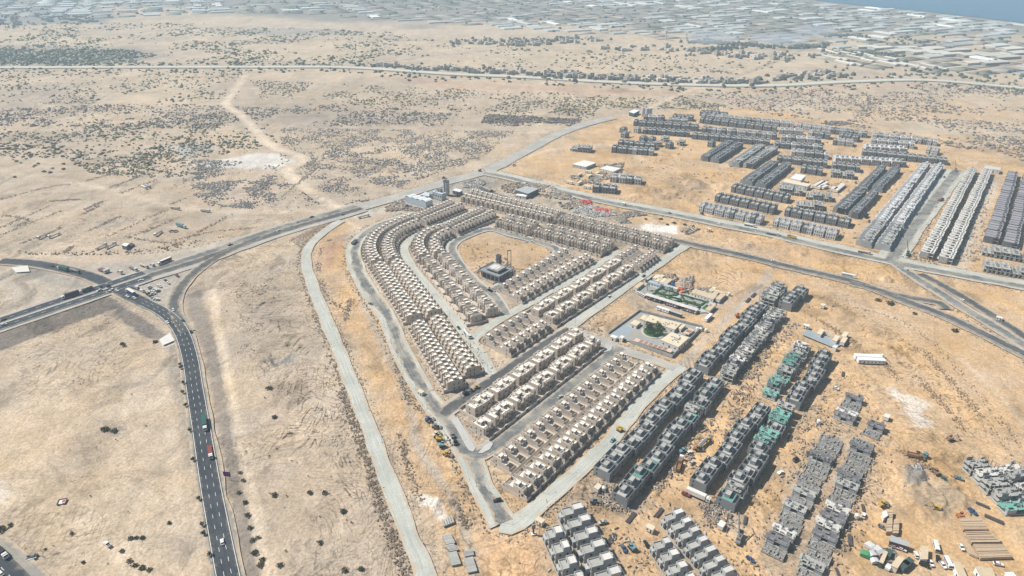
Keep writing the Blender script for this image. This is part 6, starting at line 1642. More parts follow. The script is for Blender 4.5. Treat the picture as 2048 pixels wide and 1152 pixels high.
A52, A38 = math.radians(52), math.radians(-38)
def build_compounds():
    z4 = conv(1190, 615, 6.605); z1 = conv(1260, 535, 6.605); z2 = conv(790, 340, 6.605); z3 = conv(940, 490, 9.1); z5 = conv(1700, 1000, 4.184); z7 = conv(1000, 355, 4.282); z8 = conv(1560, 345, 9.1)
    r7 = conv(1024, 288, 4); r4 = conv(1536, 576, 4); r8 = conv(1536, 288, 4)
    # --- walled office compound
    sheet('compound_paving', z4((185, 362), (590, 66), (1412, 278), (1015, 655), (460, 455), (200, 402)), M['grey_paving'])
    sheet('compound_gravel', z4((200, 350), (455, 205), (560, 270), (455, 345), (385, 430), (215, 398)), M['blue_gravel'])
    sheet('parking_gravel', z4((530, 395), (860, 480), (1080, 560), (1015, 610), (520, 460)), M['blue_gravel'])
    cx, cy_ = G(*z4((770, 335))[0])
    isl = MB(); isl.poly([(cx + 10.5 * math.cos(i * .2618), cy_ + 10.5 * math.sin(i * .2618)) for i in range(24)], .3, .95)
    tag(isl.build('path', M['kerb']), 'pale round island with trees in the office compound', kind='structure')
    isl = MB(); isl.poly([(cx + 8.6 * math.cos(i * .2618), cy_ + 8.6 * math.sin(i * .2618)) for i in range(24)], .9, 1.05)
    tag(isl.build('lawn', M['lawn']), 'green planting in the round island', kind='structure')
    tp = [tree_proto(s, 7.5, 3.4, 260) for s in (1, 2, 3)]
    for i, (x, y) in enumerate(z4((690, 320), (735, 285), (700, 270), (830, 340), (825, 280), (860, 335), (760, 355))):
        gx, gy = G(x, y + 4); tp[i % 3].place('shade_tree', (gx, gy, .9), R.uniform(0, 6), (1, 1, R.uniform(.85, 1.1)), f'{ORD[i]} dense green tree on the round island of the office compound', 'tree', 'trees on the round island')
    building('office_hall', z4((645, 170), (735, 100), (870, 148), (800, 212)), 4.2, 'cream-roofed hall beside the longest compound building', 'office', 'white_wall', 'cream_roof', 1)
    building('long_office', z4((805, 210), (890, 145), (1140, 212), (1050, 295)), 4.2, 'longest cream-roofed office building of the walled compound', 'office', 'white_wall', 'cream_roof', 7)
    building('square_office', z4((870, 430), (1010, 330), (1240, 400), (1100, 525)), 5.0, 'broad square cream-roofed building at the compound corner', 'office', 'white_wall', 'cream_roof', 12)
    building('small_office', z4((462, 212), (525, 165), (605, 195), (545, 245)), 3.6, 'small cream-roofed building on the blue gravel', 'office', 'white_wall', 'cream_roof', 0)
    building('annex', z4((590, 150), (640, 98), (695, 118), (640, 165)), 3.4, 'narrow annex beside the cream-roofed hall', 'office', 'white_wall', 'cream_roof', 0)
    building('end_annex', z4((1100, 270), (1150, 218), (1200, 235), (1135, 290)), 3.4, 'narrow annex at the end of the longest office', 'office', 'white_wall', 'cream_roof', 0)
    building('gate_house', z4((320, 398), (345, 370), (388, 384), (362, 415)), 3.2, 'white gate house at the compound entrance', 'gate house', 'white_wall', 'white_wall', 0)
    building('guard_block', z4((200, 385), (230, 362), (300, 385), (270, 410)), 3.0, 'low white block in the corner beside the gate house', 'guard block', 'white_wall', 'white_wall', 0)
    wall_line('compound_wall', z4((180, 356), (590, 58), (1418, 270), (1018, 660), (455, 460)), 2.6, .3, M['grey_sheet'], 'grey wall around the cream-roofed office compound')
    cp = MB(); cp.box(-3.8, 3.8, -2.6, 2.6, 2.4, 2.6, 0, True); lg = MB()
    for x in (-3.6, 3.6):
        for y in (-2.3, 2.3):
            lg.box(x - .07, x + .07, y - .07, y + .07, -.1, 2.4)
    cpm, lgm = cp.mesh('canopy', M['pink_canvas']), lg.mesh('posts', M['steel'])
    def canopies(a, b, n, ang, desc):
        for i in range(n):
            t = (i + .5) / n; x, y = G(a[0] + (b[0] - a[0]) * t, a[1] + (b[1] - a[1]) * t)
            o = link('parking_canopy', None, None, (x, y, .6), ang); tag(o, f'{ORD[i]} parking canopy of the row {desc}', 'canopy', 'parking canopies ' + desc)
            link('canopy', cpm, o); tag(link('posts', lgm, o), kind='stuff')
    canopies(z4((545, 470))[0], z4((985, 610))[0], 7, A38 + .06, 'inside the compound wall')
    canopies(z4((1205, 372))[0], z4((1262, 336))[0], 2, A52, 'behind the square office')
    # --- garden camp
    sheet('garden_paving', z1((65, 325), (205, 222), (400, 255), (620, 325), (1010, 430), (1140, 480), (1010, 600), (890, 605), (205, 392)), M['paving'])
    beds = [((100, 322), (238, 238), (388, 296), (240, 378)), ((395, 288), (640, 357), (608, 378), (490, 384), (335, 333)), ((322, 350), (440, 376), (512, 455), (272, 394)), ((505, 396), (668, 436), (618, 455), (552, 460)),
            ((672, 372), (998, 465), (935, 512), (722, 450)), ((565, 470), (700, 457), (928, 527), (880, 563))]
    for i, b in enumerate(beds):
        p = W(*z1(*b)); sheet('garden_bed', z1(*b), M['bed'])
        if i == 0: continue
        root = link('hedge', None, None, (p[0][0], p[0][1], 0)); tag(root, f'dark green clipped hedge around the {ORD[i - 1]} garden bed', 'hedge', 'garden hedges')
        for (x0, y0), (x1, y1) in zip(p, p[1:] + p[:1]):
            L_ = math.hypot(x1 - x0, y1 - y0); n = max(1, int(L_ / 2.5)); hb = MB()
            for j in range(n):
                t = (j + .5) / n; hb.obox(x0 + (x1 - x0) * t - p[0][0], y0 + (y1 - y0) * t - p[0][1], math.atan2(y1 - y0, x1 - x0) + R.uniform(-.05, .05), L_ / n * 1.04, R.uniform(1.3, 1.8), .3, R.uniform(1.5, 1.9))
            tag(hb.build('foliage', M['hedge'], root), kind='stuff')
    sheet('lawn', z1((1005, 497), (1062, 515), (992, 572), (943, 548)), M['lawn'], 'small square green lawn at the garden end')
    sheet('lawn', z1((860, 560), (900, 525), (930, 528), (885, 566)), M['lawn'], 'green corner of the last garden bed')
    pp = [palm_proto(s) for s in (1, 2)]
    for i, (x, y) in enumerate(z1((228, 310), (340, 385), (437, 415), (520, 355), (600, 420), (760, 420), (840, 545), (678, 485), (410, 325), (1012, 535))):
        gx, gy = G(x, y); R.choice(pp).place('palm_tree', (gx, gy, .4), R.uniform(0, 6), None, f'{ORD[i]} palm tree of the garden camp, counted from its grey bed', 'palm', 'garden camp palms')
    # long car shelter beside the garden
    p0, p1 = np.array(G(*z1((205, 388))[0])), np.array(G(*z1((890, 600))[0])); L_ = np.linalg.norm(p1 - p0); a = math.atan2(*(p1 - p0)[::-1])
    root = link('car_shelter', None, None, (*((p0 + p1) / 2), .6), a); tag(root, 'long pale car shelter along the garden camp', 'car shelter')
    for k in range(12):
        b = MB(); x = -L_ / 2 + k * L_ / 12; b.box(x + .05, x + L_ / 12 - .05, -2.6, 2.6, 2.5, 2.75, 0, True); b.build('roof_panel', M['pale_slab'], root)
        c = MB(); c.box(x, x + .14, 2.3, 2.45, -.3, 2.5); c.build('post', M['steel'], root)
    cab = {k: cabin_proto(*v) for k, v in {'a': (14, 4.2, 3.1, 'white_wall', 'beige_sheet'), 'b': (10, 3.4, 3.0, 'white_wall', 'cream_roof'), 'c': (12, 2.6, 2.9, 'white_sheet', 'white_sheet'), 'd': (22, 9, 3.6, 'white_wall', 'beige_sheet'), 'e': (12, 2.6, 2.9, 'dark_green', 'grey_sheet'), 'g': (15, 4.5, 3.2, 'blue_sheet', 'grey_sheet')}.items()}
    for i, (x, y, k, ag, lb) in enumerate([(340, 250, 'g', A38, 'blue-grey roofed cabin along the back of the garden'), (465, 275, 'g', A38, 'second blue-grey roofed cabin along the garden'), (560, 300, 'b', A38, 'short cabin at the end of the garden cabins'), (112, 275, 'a', A52, 'cabin with dark side at the garden entrance'),
                                            (345, 158, 'b', A52, 'first cream cabin of the cabin cluster'), (402, 162, 'b', A52, 'second cream cabin of the cabin cluster'), (376, 198, 'b', A52, 'third cabin of the cluster, nearer the garden'), (436, 208, 'b', A52, 'fourth cabin of the cluster, nearer the garden'), (490, 225, 'a', A52, 'beige cabin beside the blue sheets'),
                                            (970, 400, 'd', A38, 'wide beige hall behind the far garden beds'), (1100, 400, 'a', A52, 'beige cabin beside the wide hall'), (1190, 425, 'a', A52, 'cabin with dark side at the sand track end'), (1155, 355, 'a', A38, 'row cabin behind the wide beige hall'), (1085, 325, 'b', A52, 'small cabin behind the row cabin'),
                                            (1060, 565, 'a', A52, 'long cabin at the end of the lawn'), (1030, 680, 'c', A52, 'white trailer cabin alone beside the sand track'), (435, 575, 'c', A38, 'white container lying above the office compound'), (600, 628, 'e', A38, 'dark green container above the office compound'),
                                            (255, 165, 'e', A52, 'dark flat container by the gravel street')]):
        gx, gy = G(*z1((x, y))[0]); cab[k].place('cabin' if k not in 'ce' else 'container', (gx, gy, .3 if k not in 'ce' else 0), ag, None, lb, 'cabin' if k not in 'ce' else 'container')
    def tent(px, py, r, m, lb):
        x, y = G(px, py); b = MB(); b.box(-r * .8, r * .8, -r * .5, r * .5, 0, 1.5); prism(b, [(-r * .85, 1.5), (r * .85, 1.5), (r * .5, 2.1), (-r * .3, 2.4)], -r * .55, r * .55)
        o = tag(b.build('tent', M[m]), lb, 'tent'); o.location = (x, y, 0); o.rotation_euler.z = R.uniform(0, 3)
    for (q, r, m, lb) in (((665, 290), 3.6, 'red_canvas', 'bright red tent behind the garden camp'), ((690, 338), 2.8, 'orange_canvas', 'orange tent beside the red one'), ((555, 235), 2.6, 'blue_canvas', 'blue sheeted heap beside the cabins')):
        tent(*z1(q)[0], r, m, lb)
    # --- batching plant
    rf = z2((130, 352), (228, 320), (495, 390), (405, 422)); pts = [G(x, y, 7) for x, y in rf]
    root = link('factory_shed', None, None, (*pts[0], 0)); tag(root, 'white roofed blue-grey shed of the concrete plant', 'shed')
    q = [(x - pts[0][0], y - pts[0][1]) for x, y in pts]; b = MB(); b.poly(q, -.3, 7); b.build('wall', M['blue_sheet'], root)
    for k in range(4):
        a0, a1 = k / 4, (k + 1) / 4; b = MB()
        for j in range(6):
            u0, u1 = j / 6, (j + 1) / 6
            def pt(u):
                t = a0 + (a1 - a0) * u; z = 7.02 + 1.5 * math.sin(math.pi * u); l = lerp2(q[0], q[3], t); r_ = lerp2(q[1], q[2], t); return (*l, z), (*r_, z)
            (l0, r0), (l1, r1) = pt(u0), pt(u1); b.quad(l0, l1, r1, r0)
        b.build('roof_vault', M['white_sheet'], root)
    for i, (x, y) in enumerate(z2((662, 330), (690, 338), (676, 322), (706, 330))):
        gx, gy = G(x, y); o = link('cement_silo', None, None, (gx, gy, 0)); tag(o, f'{ORD[i]} of the four tall grey cement silos of the plant', 'silo', 'plant silos')
        b = MB(); b.cyl(0, 0, 3.5, 18.5, 1.75, 1.75, 12); b.cyl(0, 0, 1.2, 3.5, .4, 1.75, 12, 0, False); b.build('tank', M['steel'], o)
        for k in range(4):
            c = MB(); c.box(1.2 * math.cos(k * 1.57 + .78) - .15, 1.2 * math.cos(k * 1.57 + .78) + .15, 1.2 * math.sin(k * 1.57 + .78) - .15, 1.2 * math.sin(k * 1.57 + .78) + .15, -.2, 4); c.build('leg', M['metal'], o)
        c = MB(); c.ring(-1.9, 1.9, -1.9, 1.9, 18.5, 19.5, .12); c.build('top_rail', M['metal'], o)
    gx, gy = G(*z2((575, 385))[0]); root = link('batching_tower', None, None, (gx, gy, 0), A38); tag(root, 'pale green-grey batching block with conveyor at the silos', 'batching plant')
    b = MB(); b.box(-8, 8, -2, 6, 0, 9); b.build('wall', M['grey_sheet'], root); b = MB(); b.box(-8.2, 8.2, -2.2, 6.2, 9.01, 9.3); b.build('roof', M['blue_sheet'], root)
    b = MB(); b.bar((-14, -4, .5), (-1, 1, 13), .8, 4); b.build('conveyor', M['steel'], root)
    b = MB(); b.cyl(-12, -3, 0, 5, 1.6, 1.6, 10); b.cyl(-12, -3, 5, 6.5, 1.6, .3, 10); b.build('hopper', M['steel'], root)
    b = MB(); b.box(-2, 3, 1, 5, 9.3, 14); b.build('head_house', M['metal'], root)
    for x in (-6, -2, 2, 6):
        w = MB(); w.box(x - .8, x + .8, -2.06, -1.95, 4, 6); w.build('window', M['opening'], root)
    building('plant_store', z2((760, 268), (800, 245), (890, 268), (850, 292)), 4.5, 'low dark-sided store with pale roof beside the silos', 'store', 'dark_slab', 'white_sheet', 0)
    building('plant_office', z2((335, 330), (400, 290), (495, 320), (440, 350)), 3.0, 'low pale green roof behind the white plant shed', 'store', 'grey_sheet', 'blue_sheet', 0)
    # --- mosque under construction on the plaza
    c = G(*z3((470, 560))[0]); root = link('mosque_frame', None, None, (*c, 0), A38); tag(root, 'dark unfinished mosque frame with a minaret stump on the sandy plaza', 'mosque')
    hx, hy = 13.5, 11.5
    for k, (z, s) in enumerate(((7.0, 1.0), (9.6, .62))):
        b = MB(); b.box(-hx * s, hx * s, -hy * s, hy * s, z - .5, z, 0, True); b.ring(-hx * s, hx * s, -hy * s, hy * s, z, z + .9, .4); b.build('roof_slab', M['block'] if k == 0 else M['slab'], root)
    b = MB(); b.box(-hx * .35, hx * .35, -hy * .35, hy * .35, 9.62, 9.9); b.box(-hx * .1, hx * .1, -hy * .5, hy * .5, 9.62, 10.1); b.build('skylight_kerb', M['pale_slab'], root)
    for i in range(6):
        for j in range(5):
            if i in (0, 5) or j in (0, 4):
                x, y = -hx + .5 + i * (2 * hx - 1) / 5, -hy + .5 + j * (2 * hy - 1) / 4
                b = MB(); b.box(x - .35, x + .35, y - .35, y + .35, -.3, 6.5); b.build('column', M['block'], root)
    b = MB(); b.box(-hx + 2.2, hx - 2.2, -hy + 2.2, hy - 2.2, 0, 6.5); b.build('inner_wall', M['dark_slab'], root)
    b = MB(); b.box(-6, -2.2, hy - 3.6, hy + .2, 0, 17); b.ring(-6.2, -2, hy - 3.8, hy + .4, 17, 18.2, .3); mn = b.build('minaret', M['dark_slab'], root)
    for z in (9.5, 13):
        w = MB(); w.box(-4.6, -3.6, hy - 3.68, hy - 3.55, z, z + 2); w.build('window', M['opening'], mn)
    wall_line('site_wall', z3((192, 600), (420, 712), (800, 540)), 1.6, .3, M['paving'], 'low pale wall around the unfinished mosque')
    c = G(*z3((715, 410))[0]); root = link('hoist_mast', None, None, (*c, 0), .3); tag(root, 'tall green hoist mast beside the unfinished mosque', 'hoist')
    for x in (-1.8, 1.8):
        for y in (-.5, .5): b = MB(); b.box(x - .12, x + .12, y - .12, y + .12, 0, 19); b.build('post', M['dark_green'], root)
    br = MB()
    for z in range(1, 19, 2): br.bar((-1.8, -.5, z), (-1.8, .5, z + 2), .07, 4); br.bar((1.8, -.5, z), (1.8, .5, z + 2), .07, 4)
    tag(br.build('bracing', M['dark_green'], root), kind='stuff'); b = MB(); b.box(-2, 2, -.7, .7, 19, 19.6); b.build('head_beam', M['dark_green'], root)
    # --- sheds and stores of the upper plain
    building('yard_shed', z7((130, 106), (226, 76), (332, 97), (240, 140)), 6, 'grey metal shed in the material yard by the estate road', 'shed', 'dark_slab', 'grey_sheet', 0, False)
    building('yard_annex', z7((130, 152), (150, 140), (235, 150), (220, 165)), 3, 'low white annex in front of the grey yard shed', 'shed', 'white_wall', 'white_sheet', 0)
    building('plain_store', r7((484, 162), (574, 131), (672, 151), (590, 184)), 4, 'pale flat store alone on the upper plain', 'store', 'grey_sheet', 'white_wall', 0)
    building('tent_hall', z8((190, 105), (282, 28), (466, 58), (380, 145)), 8, 'bright white hall in the estate shed yard', 'hall', 'white_wall', 'white_sheet', 0, False)
    building('yard_office', z8((45, 172), (110, 118), (560, 212), (500, 258)), 5, 'long cream roofed building before the white hall', 'office', 'blue_sheet', 'cream_roof', 0)
    for i, (a, b_) in enumerate((((620, 285), (790, 190)), ((680, 300), (840, 200)), ((750, 300), (840, 265)), ((950, 340), (1010, 295)), ((1000, 360), (1150, 240)))):
        a, b_ = z8(a, b_); p, q2 = np.array(G(*a)), np.array(G(*b_)); L_ = float(np.linalg.norm(q2 - p))
        cabin_proto(L_, 6, 3, 'white_wall', 'pale_slab').place('workshop', (*((p + q2) / 2), 0), math.atan2(*(q2 - p)[::-1]), None, f'{ORD[i]} long pale workshop in the estate shed yard', 'workshop', 'workshops in the shed yard')
    building('desert_depot', r8((1725, 192), (1740, 172), (1862, 190), (1855, 212)), 5, 'pale depot at the top of the open-framed terraces', 'depot', 'white_wall', 'shed_roof', 0)
    for i, (x, y) in enumerate(((1285, 232), (1289, 232), (1293, 233), (1297, 233), (1301, 232), (1290, 228))):
        gx, gy = G(x, y); b = MB(); b.cyl(0, 0, 3, 15, 2.6, 2.6, 10); b.cyl(0, 0, -.3, 3, .7, 2.6, 10, 0, False)
        tag(b.build('storage_silo', M['plaster']), f'{ORD[i]} white silo at the far edge of the grey estate', 'silo', 'far white silos').location = (gx, gy, 0)
    building('silo_canopy', [(1258, 224), (1268, 219), (1279, 221), (1268, 227)], 6, 'pale canopy roof beside the far white silos', 'canopy', 'dark_green', 'white_sheet', 0, False)
    building('plot_store', r7((700, 195), (760, 175), (870, 195), (810, 222)), 3.2, 'small white walled yard on the upper plain', 'store', 'white_wall', 'white_wall', 0)
    for i, (x, y) in enumerate(r7((540, 255), (610, 230), (680, 245), (700, 265), (620, 265), (460, 315), (540, 320), (600, 352))):
        gx, gy = G(x, y); cab['b'].place('site_cabin', (gx, gy, 0), A38 if i % 2 else A52, None, f'{ORD[i]} small pale cabin among the stores by the upper road', 'cabin', 'cabins by the upper road')
    # --- site office on blue gravel
    sheet('gravel_pad', r4((268, 376), (316, 338), (430, 375), (600, 455), (520, 482)), M['blue_gravel'])
    for i, (x, y, ag, lb) in enumerate(((415, 378, A52, 'first white cabin on the blue gravel pad'), (538, 430, A52, 'second white cabin on the blue gravel pad'), (600, 442, A52, 'third white cabin, outside the gravel pad'), (608, 400, A52, 'rear white cabin behind the gravel pad'))):
        gx, gy = G(*r4((x, y))[0]); cab['b'].place('site_cabin', (gx, gy, .4), ag, None, lb, 'cabin')
    gx, gy = G(*r4((536, 475))[0]); building('pad_store', r4((515, 470), (530, 458), (560, 466), (545, 482)), 3, 'tiny white store at the corner of the gravel pad', 'store', 'white_wall', 'white_wall', 0)
    wall_line('pad_screen', r4((440, 365), (570, 412)), 2.2, .2, M['white_wall'], 'white screen wall between the gravel pad cabins')
    big = cabin_proto(21, 4.2, 3.4, 'white_sheet', 'white_sheet')
    for (x, y, lb) in ((795, 568, 'upper of two long white cabins on the open sand'), (820, 596, 'lower of two long white cabins on the open sand')):
        gx, gy = G(*r4((x, y))[0]); big.place('container', (gx, gy, 0), math.radians(-4), None, lb, 'container')
    tk = MB(); tk.cyl(0, 0, 0, 2.4, 1.3, 1.3, 12); tk.cyl(0, 0, 2.4, 3.0, 1.3, .4, 12); tkm = tk.mesh('water_tank', M['tank'])
    for i, (px, py, lb) in enumerate(((1764, 714, 'white tank right of the long white cabins'), (1637, 846, 'white tank between the frame rows'), (1713, 1035, 'white tank by the slab row end'), (1207, 980, 'white tank in the rubble by the second row'), (1412, 663, 'white heap of tanks beside the sand track'), (1395, 660, 'first white tank in the office compound corner'), (1401, 661, 'second white tank in the office compound corner'), (1458, 590, 'white dome tank at the garden camp end'))):
        gx, gy = G(px, py); tag(link('water_tank', tkm, None, (gx, gy, 0), 0, (1.1, 1.1, 1)), lb, 'tank')
    # --- storage corner: timber, cabins
    def stack(px4, n, h, lb, along=True):
        p = W(*px4); c = (sum(q[0] for q in p) / 4, sum(q[1] for q in p) / 4); root = link('timber_stack', None, None, (*c, 0)); tag(root, lb, 'timber stack')
        q = [(x - c[0], y - c[1]) for x, y in p]
        for k in range(n):
            t0, t1 = k / n, (k + .88) / n; hh = h * R.uniform(.75, 1.1)
            b = MB(); b.poly([lerp2(q[0], q[3], t0), lerp2(q[1], q[2], t0), lerp2(q[1], q[2], t1), lerp2(q[0], q[3], t1)], -.2, hh); b.build('board_bundle', M['timber'], root)
    stack(z5((910, 165), (1080, 160), (1150, 262), (945, 262)), 11, 2.0, 'northern timber stack of the three big stacks')
    stack(z5((950, 285), (1150, 280), (1250, 372), (1012, 374)), 12, 2.0, 'middle timber stack of the three big stacks')
    stack(z5((1022, 388), (1270, 388), (1350, 492), (1085, 502)), 13, 2.0, 'lowest timber stack of the three big stacks')
    stack(z5((312, 110), (352, 106), (345, 290), (297, 290)), 9, 2.2, 'tall narrow timber stack behind the maroon cabin')
    stack(z5((362, 182), (408, 180), (398, 302), (348, 302)), 6, 2.2, 'short timber stack behind the maroon cabin')
    stack(z5((905, 300), (985, 372), (1070, 490), (1000, 460)), 14, 1.2, 'dark strip of pipe bundles beside the timber stacks')
    stack(z5((1155, 265), (1265, 350), (1240, 360), (1150, 285)), 8, 1.0, 'row of pipe bundles right of the middle stack')
    building('maroon_cabin', z5((345, 296), (498, 358), (490, 392), (335, 345)), 3.6, 'maroon walled cabin with grey roof behind the parked cars', 'cabin', 'maroon', 'grey_sheet', 0)
    for k, (q, h, w, rf_, lb) in enumerate((
            (((597, 385), (655, 395), (650, 495), (588, 497)), 3.2, 'white_wall', 'beige_sheet', 'beige roofed cabin in the middle of the storage corner'), (((288, 425), (316, 440), (277, 532), (242, 518)), 3.2, 'dark_green', 'beige_sheet', 'beige roofed cabin with dark green side'),
            (((402, 470), (455, 492), (396, 572), (342, 548)), 3.2, 'white_wall', 'beige_sheet', 'beige roofed cabin beside dark awnings'), (((866, 520), (922, 520), (978, 640), (912, 642)), 3.4, 'white_sheet', 'beige_sheet', 'long white-sided cabin beside the parked vans'),
            (((1050, 560), (1110, 560), (1162, 640), (1092, 642)), 3.4, 'white_sheet', 'beige_sheet', 'first of two twin white cabins at the picture edge'), (((1120, 570), (1182, 570), (1216, 640), (1168, 642)), 3.4, 'white_sheet', 'beige_sheet', 'second of two twin white cabins at the picture edge'),
            (((1300, 610), (1362, 606), (1395, 650), (1320, 656)), 3.2, 'white_wall', 'white_sheet', 'white cabin at the far end of the storage corner'), (((270, 105), (300, 90), (315, 130), (285, 150)), 3, 'white_wall', 'white_wall', 'small white hut before the narrow timber stack'))):
        building('storage_cabin', z5(*q), h, lb, 'cabin', w, rf_, 0)
    for (q, r, m, lb) in (((130, 465), 3.4, 'green_canvas', 'bright green tarpaulin heap'), ((170, 400), 3.6, 'plaster', 'white tarpaulin heap beside the green one'), ((230, 430), 3.4, 'plaster', 'second white tarpaulin heap'), ((180, 465), 3.0, 'plaster', 'third white tarpaulin heap'), ((205, 520), 2.6, 'plaster', 'ragged white sheet pile at the hut row'),
                          ((320, 570), 2.4, 'plaster', 'ragged white sheet pile by the beige cabins')):
        tent(*z5(q)[0], r, m, lb)
    for k, q in enumerate((((450, 560), (505, 520)), ((420, 590), (480, 545)), ((300, 490), (325, 440)))):
        a, b_ = z5(*q); p, q2 = np.array(G(*a)), np.array(G(*b_)); L_ = float(np.linalg.norm(q2 - p)); cabin_proto(L_, 3, 2.6, 'dark_slab', 'dark_green').place('awning', (*((p + q2) / 2), 0), math.atan2(*(q2 - p)[::-1]), None, f'{ORD[k]} dark awning among the storage cabins', 'awning', 'dark awnings')
    # small huts of the building site
    for i, (px, py, lb) in enumerate(((1300, 1061, 'white hut in the sand between the cubic houses'), (1442, 1055, 'white hut beside the site lane bend'), (1080, 1047, 'white hut by the quarry road corner'), (1772, 838, 'white hut beside the dark frame pair'), (1195, 980, 'grey hut in the rubble of the second row'), (1612, 656, 'cream hut at the gravel pad'), (1645, 615, 'cream hut above the gravel pad'), (1997, 640, 'small white hut on the sand beyond the junction road'), (842, 789, 'white hut by the ring road corner'), (1275, 651, 'grey hut beside the north street'), (1418, 462, 'cream hut beside the estate road'), (1247, 410, 'white hut by the upper road'))):
        gx, gy = G(px, py); b = cabin_proto(4.5, 3.2, 2.9, 'white_wall', 'white_wall' if i % 2 else 'cream_roof'); b.place('hut', (gx, gy, 0), R.choice((A52, A38)), None, lb, 'hut')
    # block pallets in rows on the sand beside the gravel road
    pm = MB(); pm.box(-2.6, 2.6, -.55, .55, 0, 1.1); pmm = pm.mesh('block_pallet', M['slab'])
    n = 0
    for (a, b_, k, ag) in (((1525, 835), (1560, 905), 8, .25), ((1550, 915), (1590, 960), 6, .25), ((1570, 975), (1605, 1075), 9, .25), ((1700, 960), (1708, 1000), 5, .25), ((1700, 1020), (1735, 1130), 11, .25), ((1500, 735), (1590, 700), 5, 1.9)):
        a, b_ = conv(512, 864, 4)(a, b_)
        for j in range(k):
            x, y = G(a[0] + (b_[0] - a[0]) * j / k, a[1] + (b_[1] - a[1]) * j / k)
            tag(link('block_pallet', pmm, None, (x, y, 0), ag), f'grey block pallet, {ORD[j]} of its row on the sand south of the villas, stack {ORD[(n)]}', 'pallet', 'block pallets on the sand')
        n += 1
    # paving aprons at the villa corners
    z9 = conv(900, 800, 9.29)
    sheet('corner_apron', z9((30, 370), (140, 325), (480, 900), (430, 975), (350, 950), (290, 860)), M['paving'])
    sheet('corner_apron', z9((520, 1000), (640, 860), (770, 790), (800, 830), (740, 930), (600, 1000)), M['paving'])
    sheet('corner_apron', [(1196, 700), (1212, 690), (1226, 692), (1222, 702), (1205, 707)], M['paving'])
    sheet('concrete_chute', [(319, 680), (340, 667), (350, 682), (326, 692)], M['pale_slab'])
    sheet('concrete_chute', [(24, 535), (56, 532), (60, 544), (32, 546)], M['pale_slab'])

# ------------------------------------------------------------------ vehicles, lamps, signs
def paintm(n, c): return mat('paint_' + n, c, tuple(x * .85 for x in c), .6, rough=.35, obj=.04)
PC = {'white': paintm('white', (.74, .74, .73)), 'silver': paintm('silver', (.45, .46, .47)), 'black': paintm('black', (.025, .025, .03)), 'red': paintm('red', (.24, .06, .05)), 'green': paintm('green', (.03, .11, .09)), 'blue': paintm('blue', (.03, .09, .22)),
      'maroon': paintm('maroon', (.14, .03, .035)), 'yellow': paintm('yellow', (.50, .34, .07)), 'orange': paintm('orange', (.42, .15, .06)), 'brown': paintm('brown', (.28, .16, .09)), 'grey': paintm('grey', (.20, .21, .22)), 'cream': paintm('cream', (.62, .57, .45)), 'teal': paintm('teal', (.16, .30, .34))}
M['glass'] = mat('glass', (.03, .035, .04), (.02, .025, .03), 1, rough=.15); M['tyre'] = mat('tyre', (.02, .02, .02)); M['rim'] = mat('rim', (.35, .35, .36), rough=.4)
def wheels(P, xs, half, r, w=.28):
    for x in xs:
        for s in (-1, 1):
            b = MB(); b.bar((x, s * half - s * w, r), (x, s * half, r), r, 10); q = MB(); q.bar((x, s * half, r), (x, s * half + s * .02, r), r * .55, 8)
            P.append(('wheel', b.mesh('tyre', M['tyre']), [('rim', q.mesh('rim', M['rim']))]))
def prism(b, pts, y0, y1, m=0):
    n = len(b.v); k = len(pts)
    for (x, z) in pts: b.v.append((x, y0, z))
    for (x, z) in pts: b.v.append((x, y1, z))
    b.f.append(tuple(range(n, n + k))); b.m.append(m); b.f.append(tuple(range(n + 2 * k - 1, n + k - 1, -1))); b.m.append(m)
    for i in range(k):
        j = (i + 1) % k; b.f.append((n + i, n + k + i, n + k + j, n + j)); b.m.append(m)
_V = {}
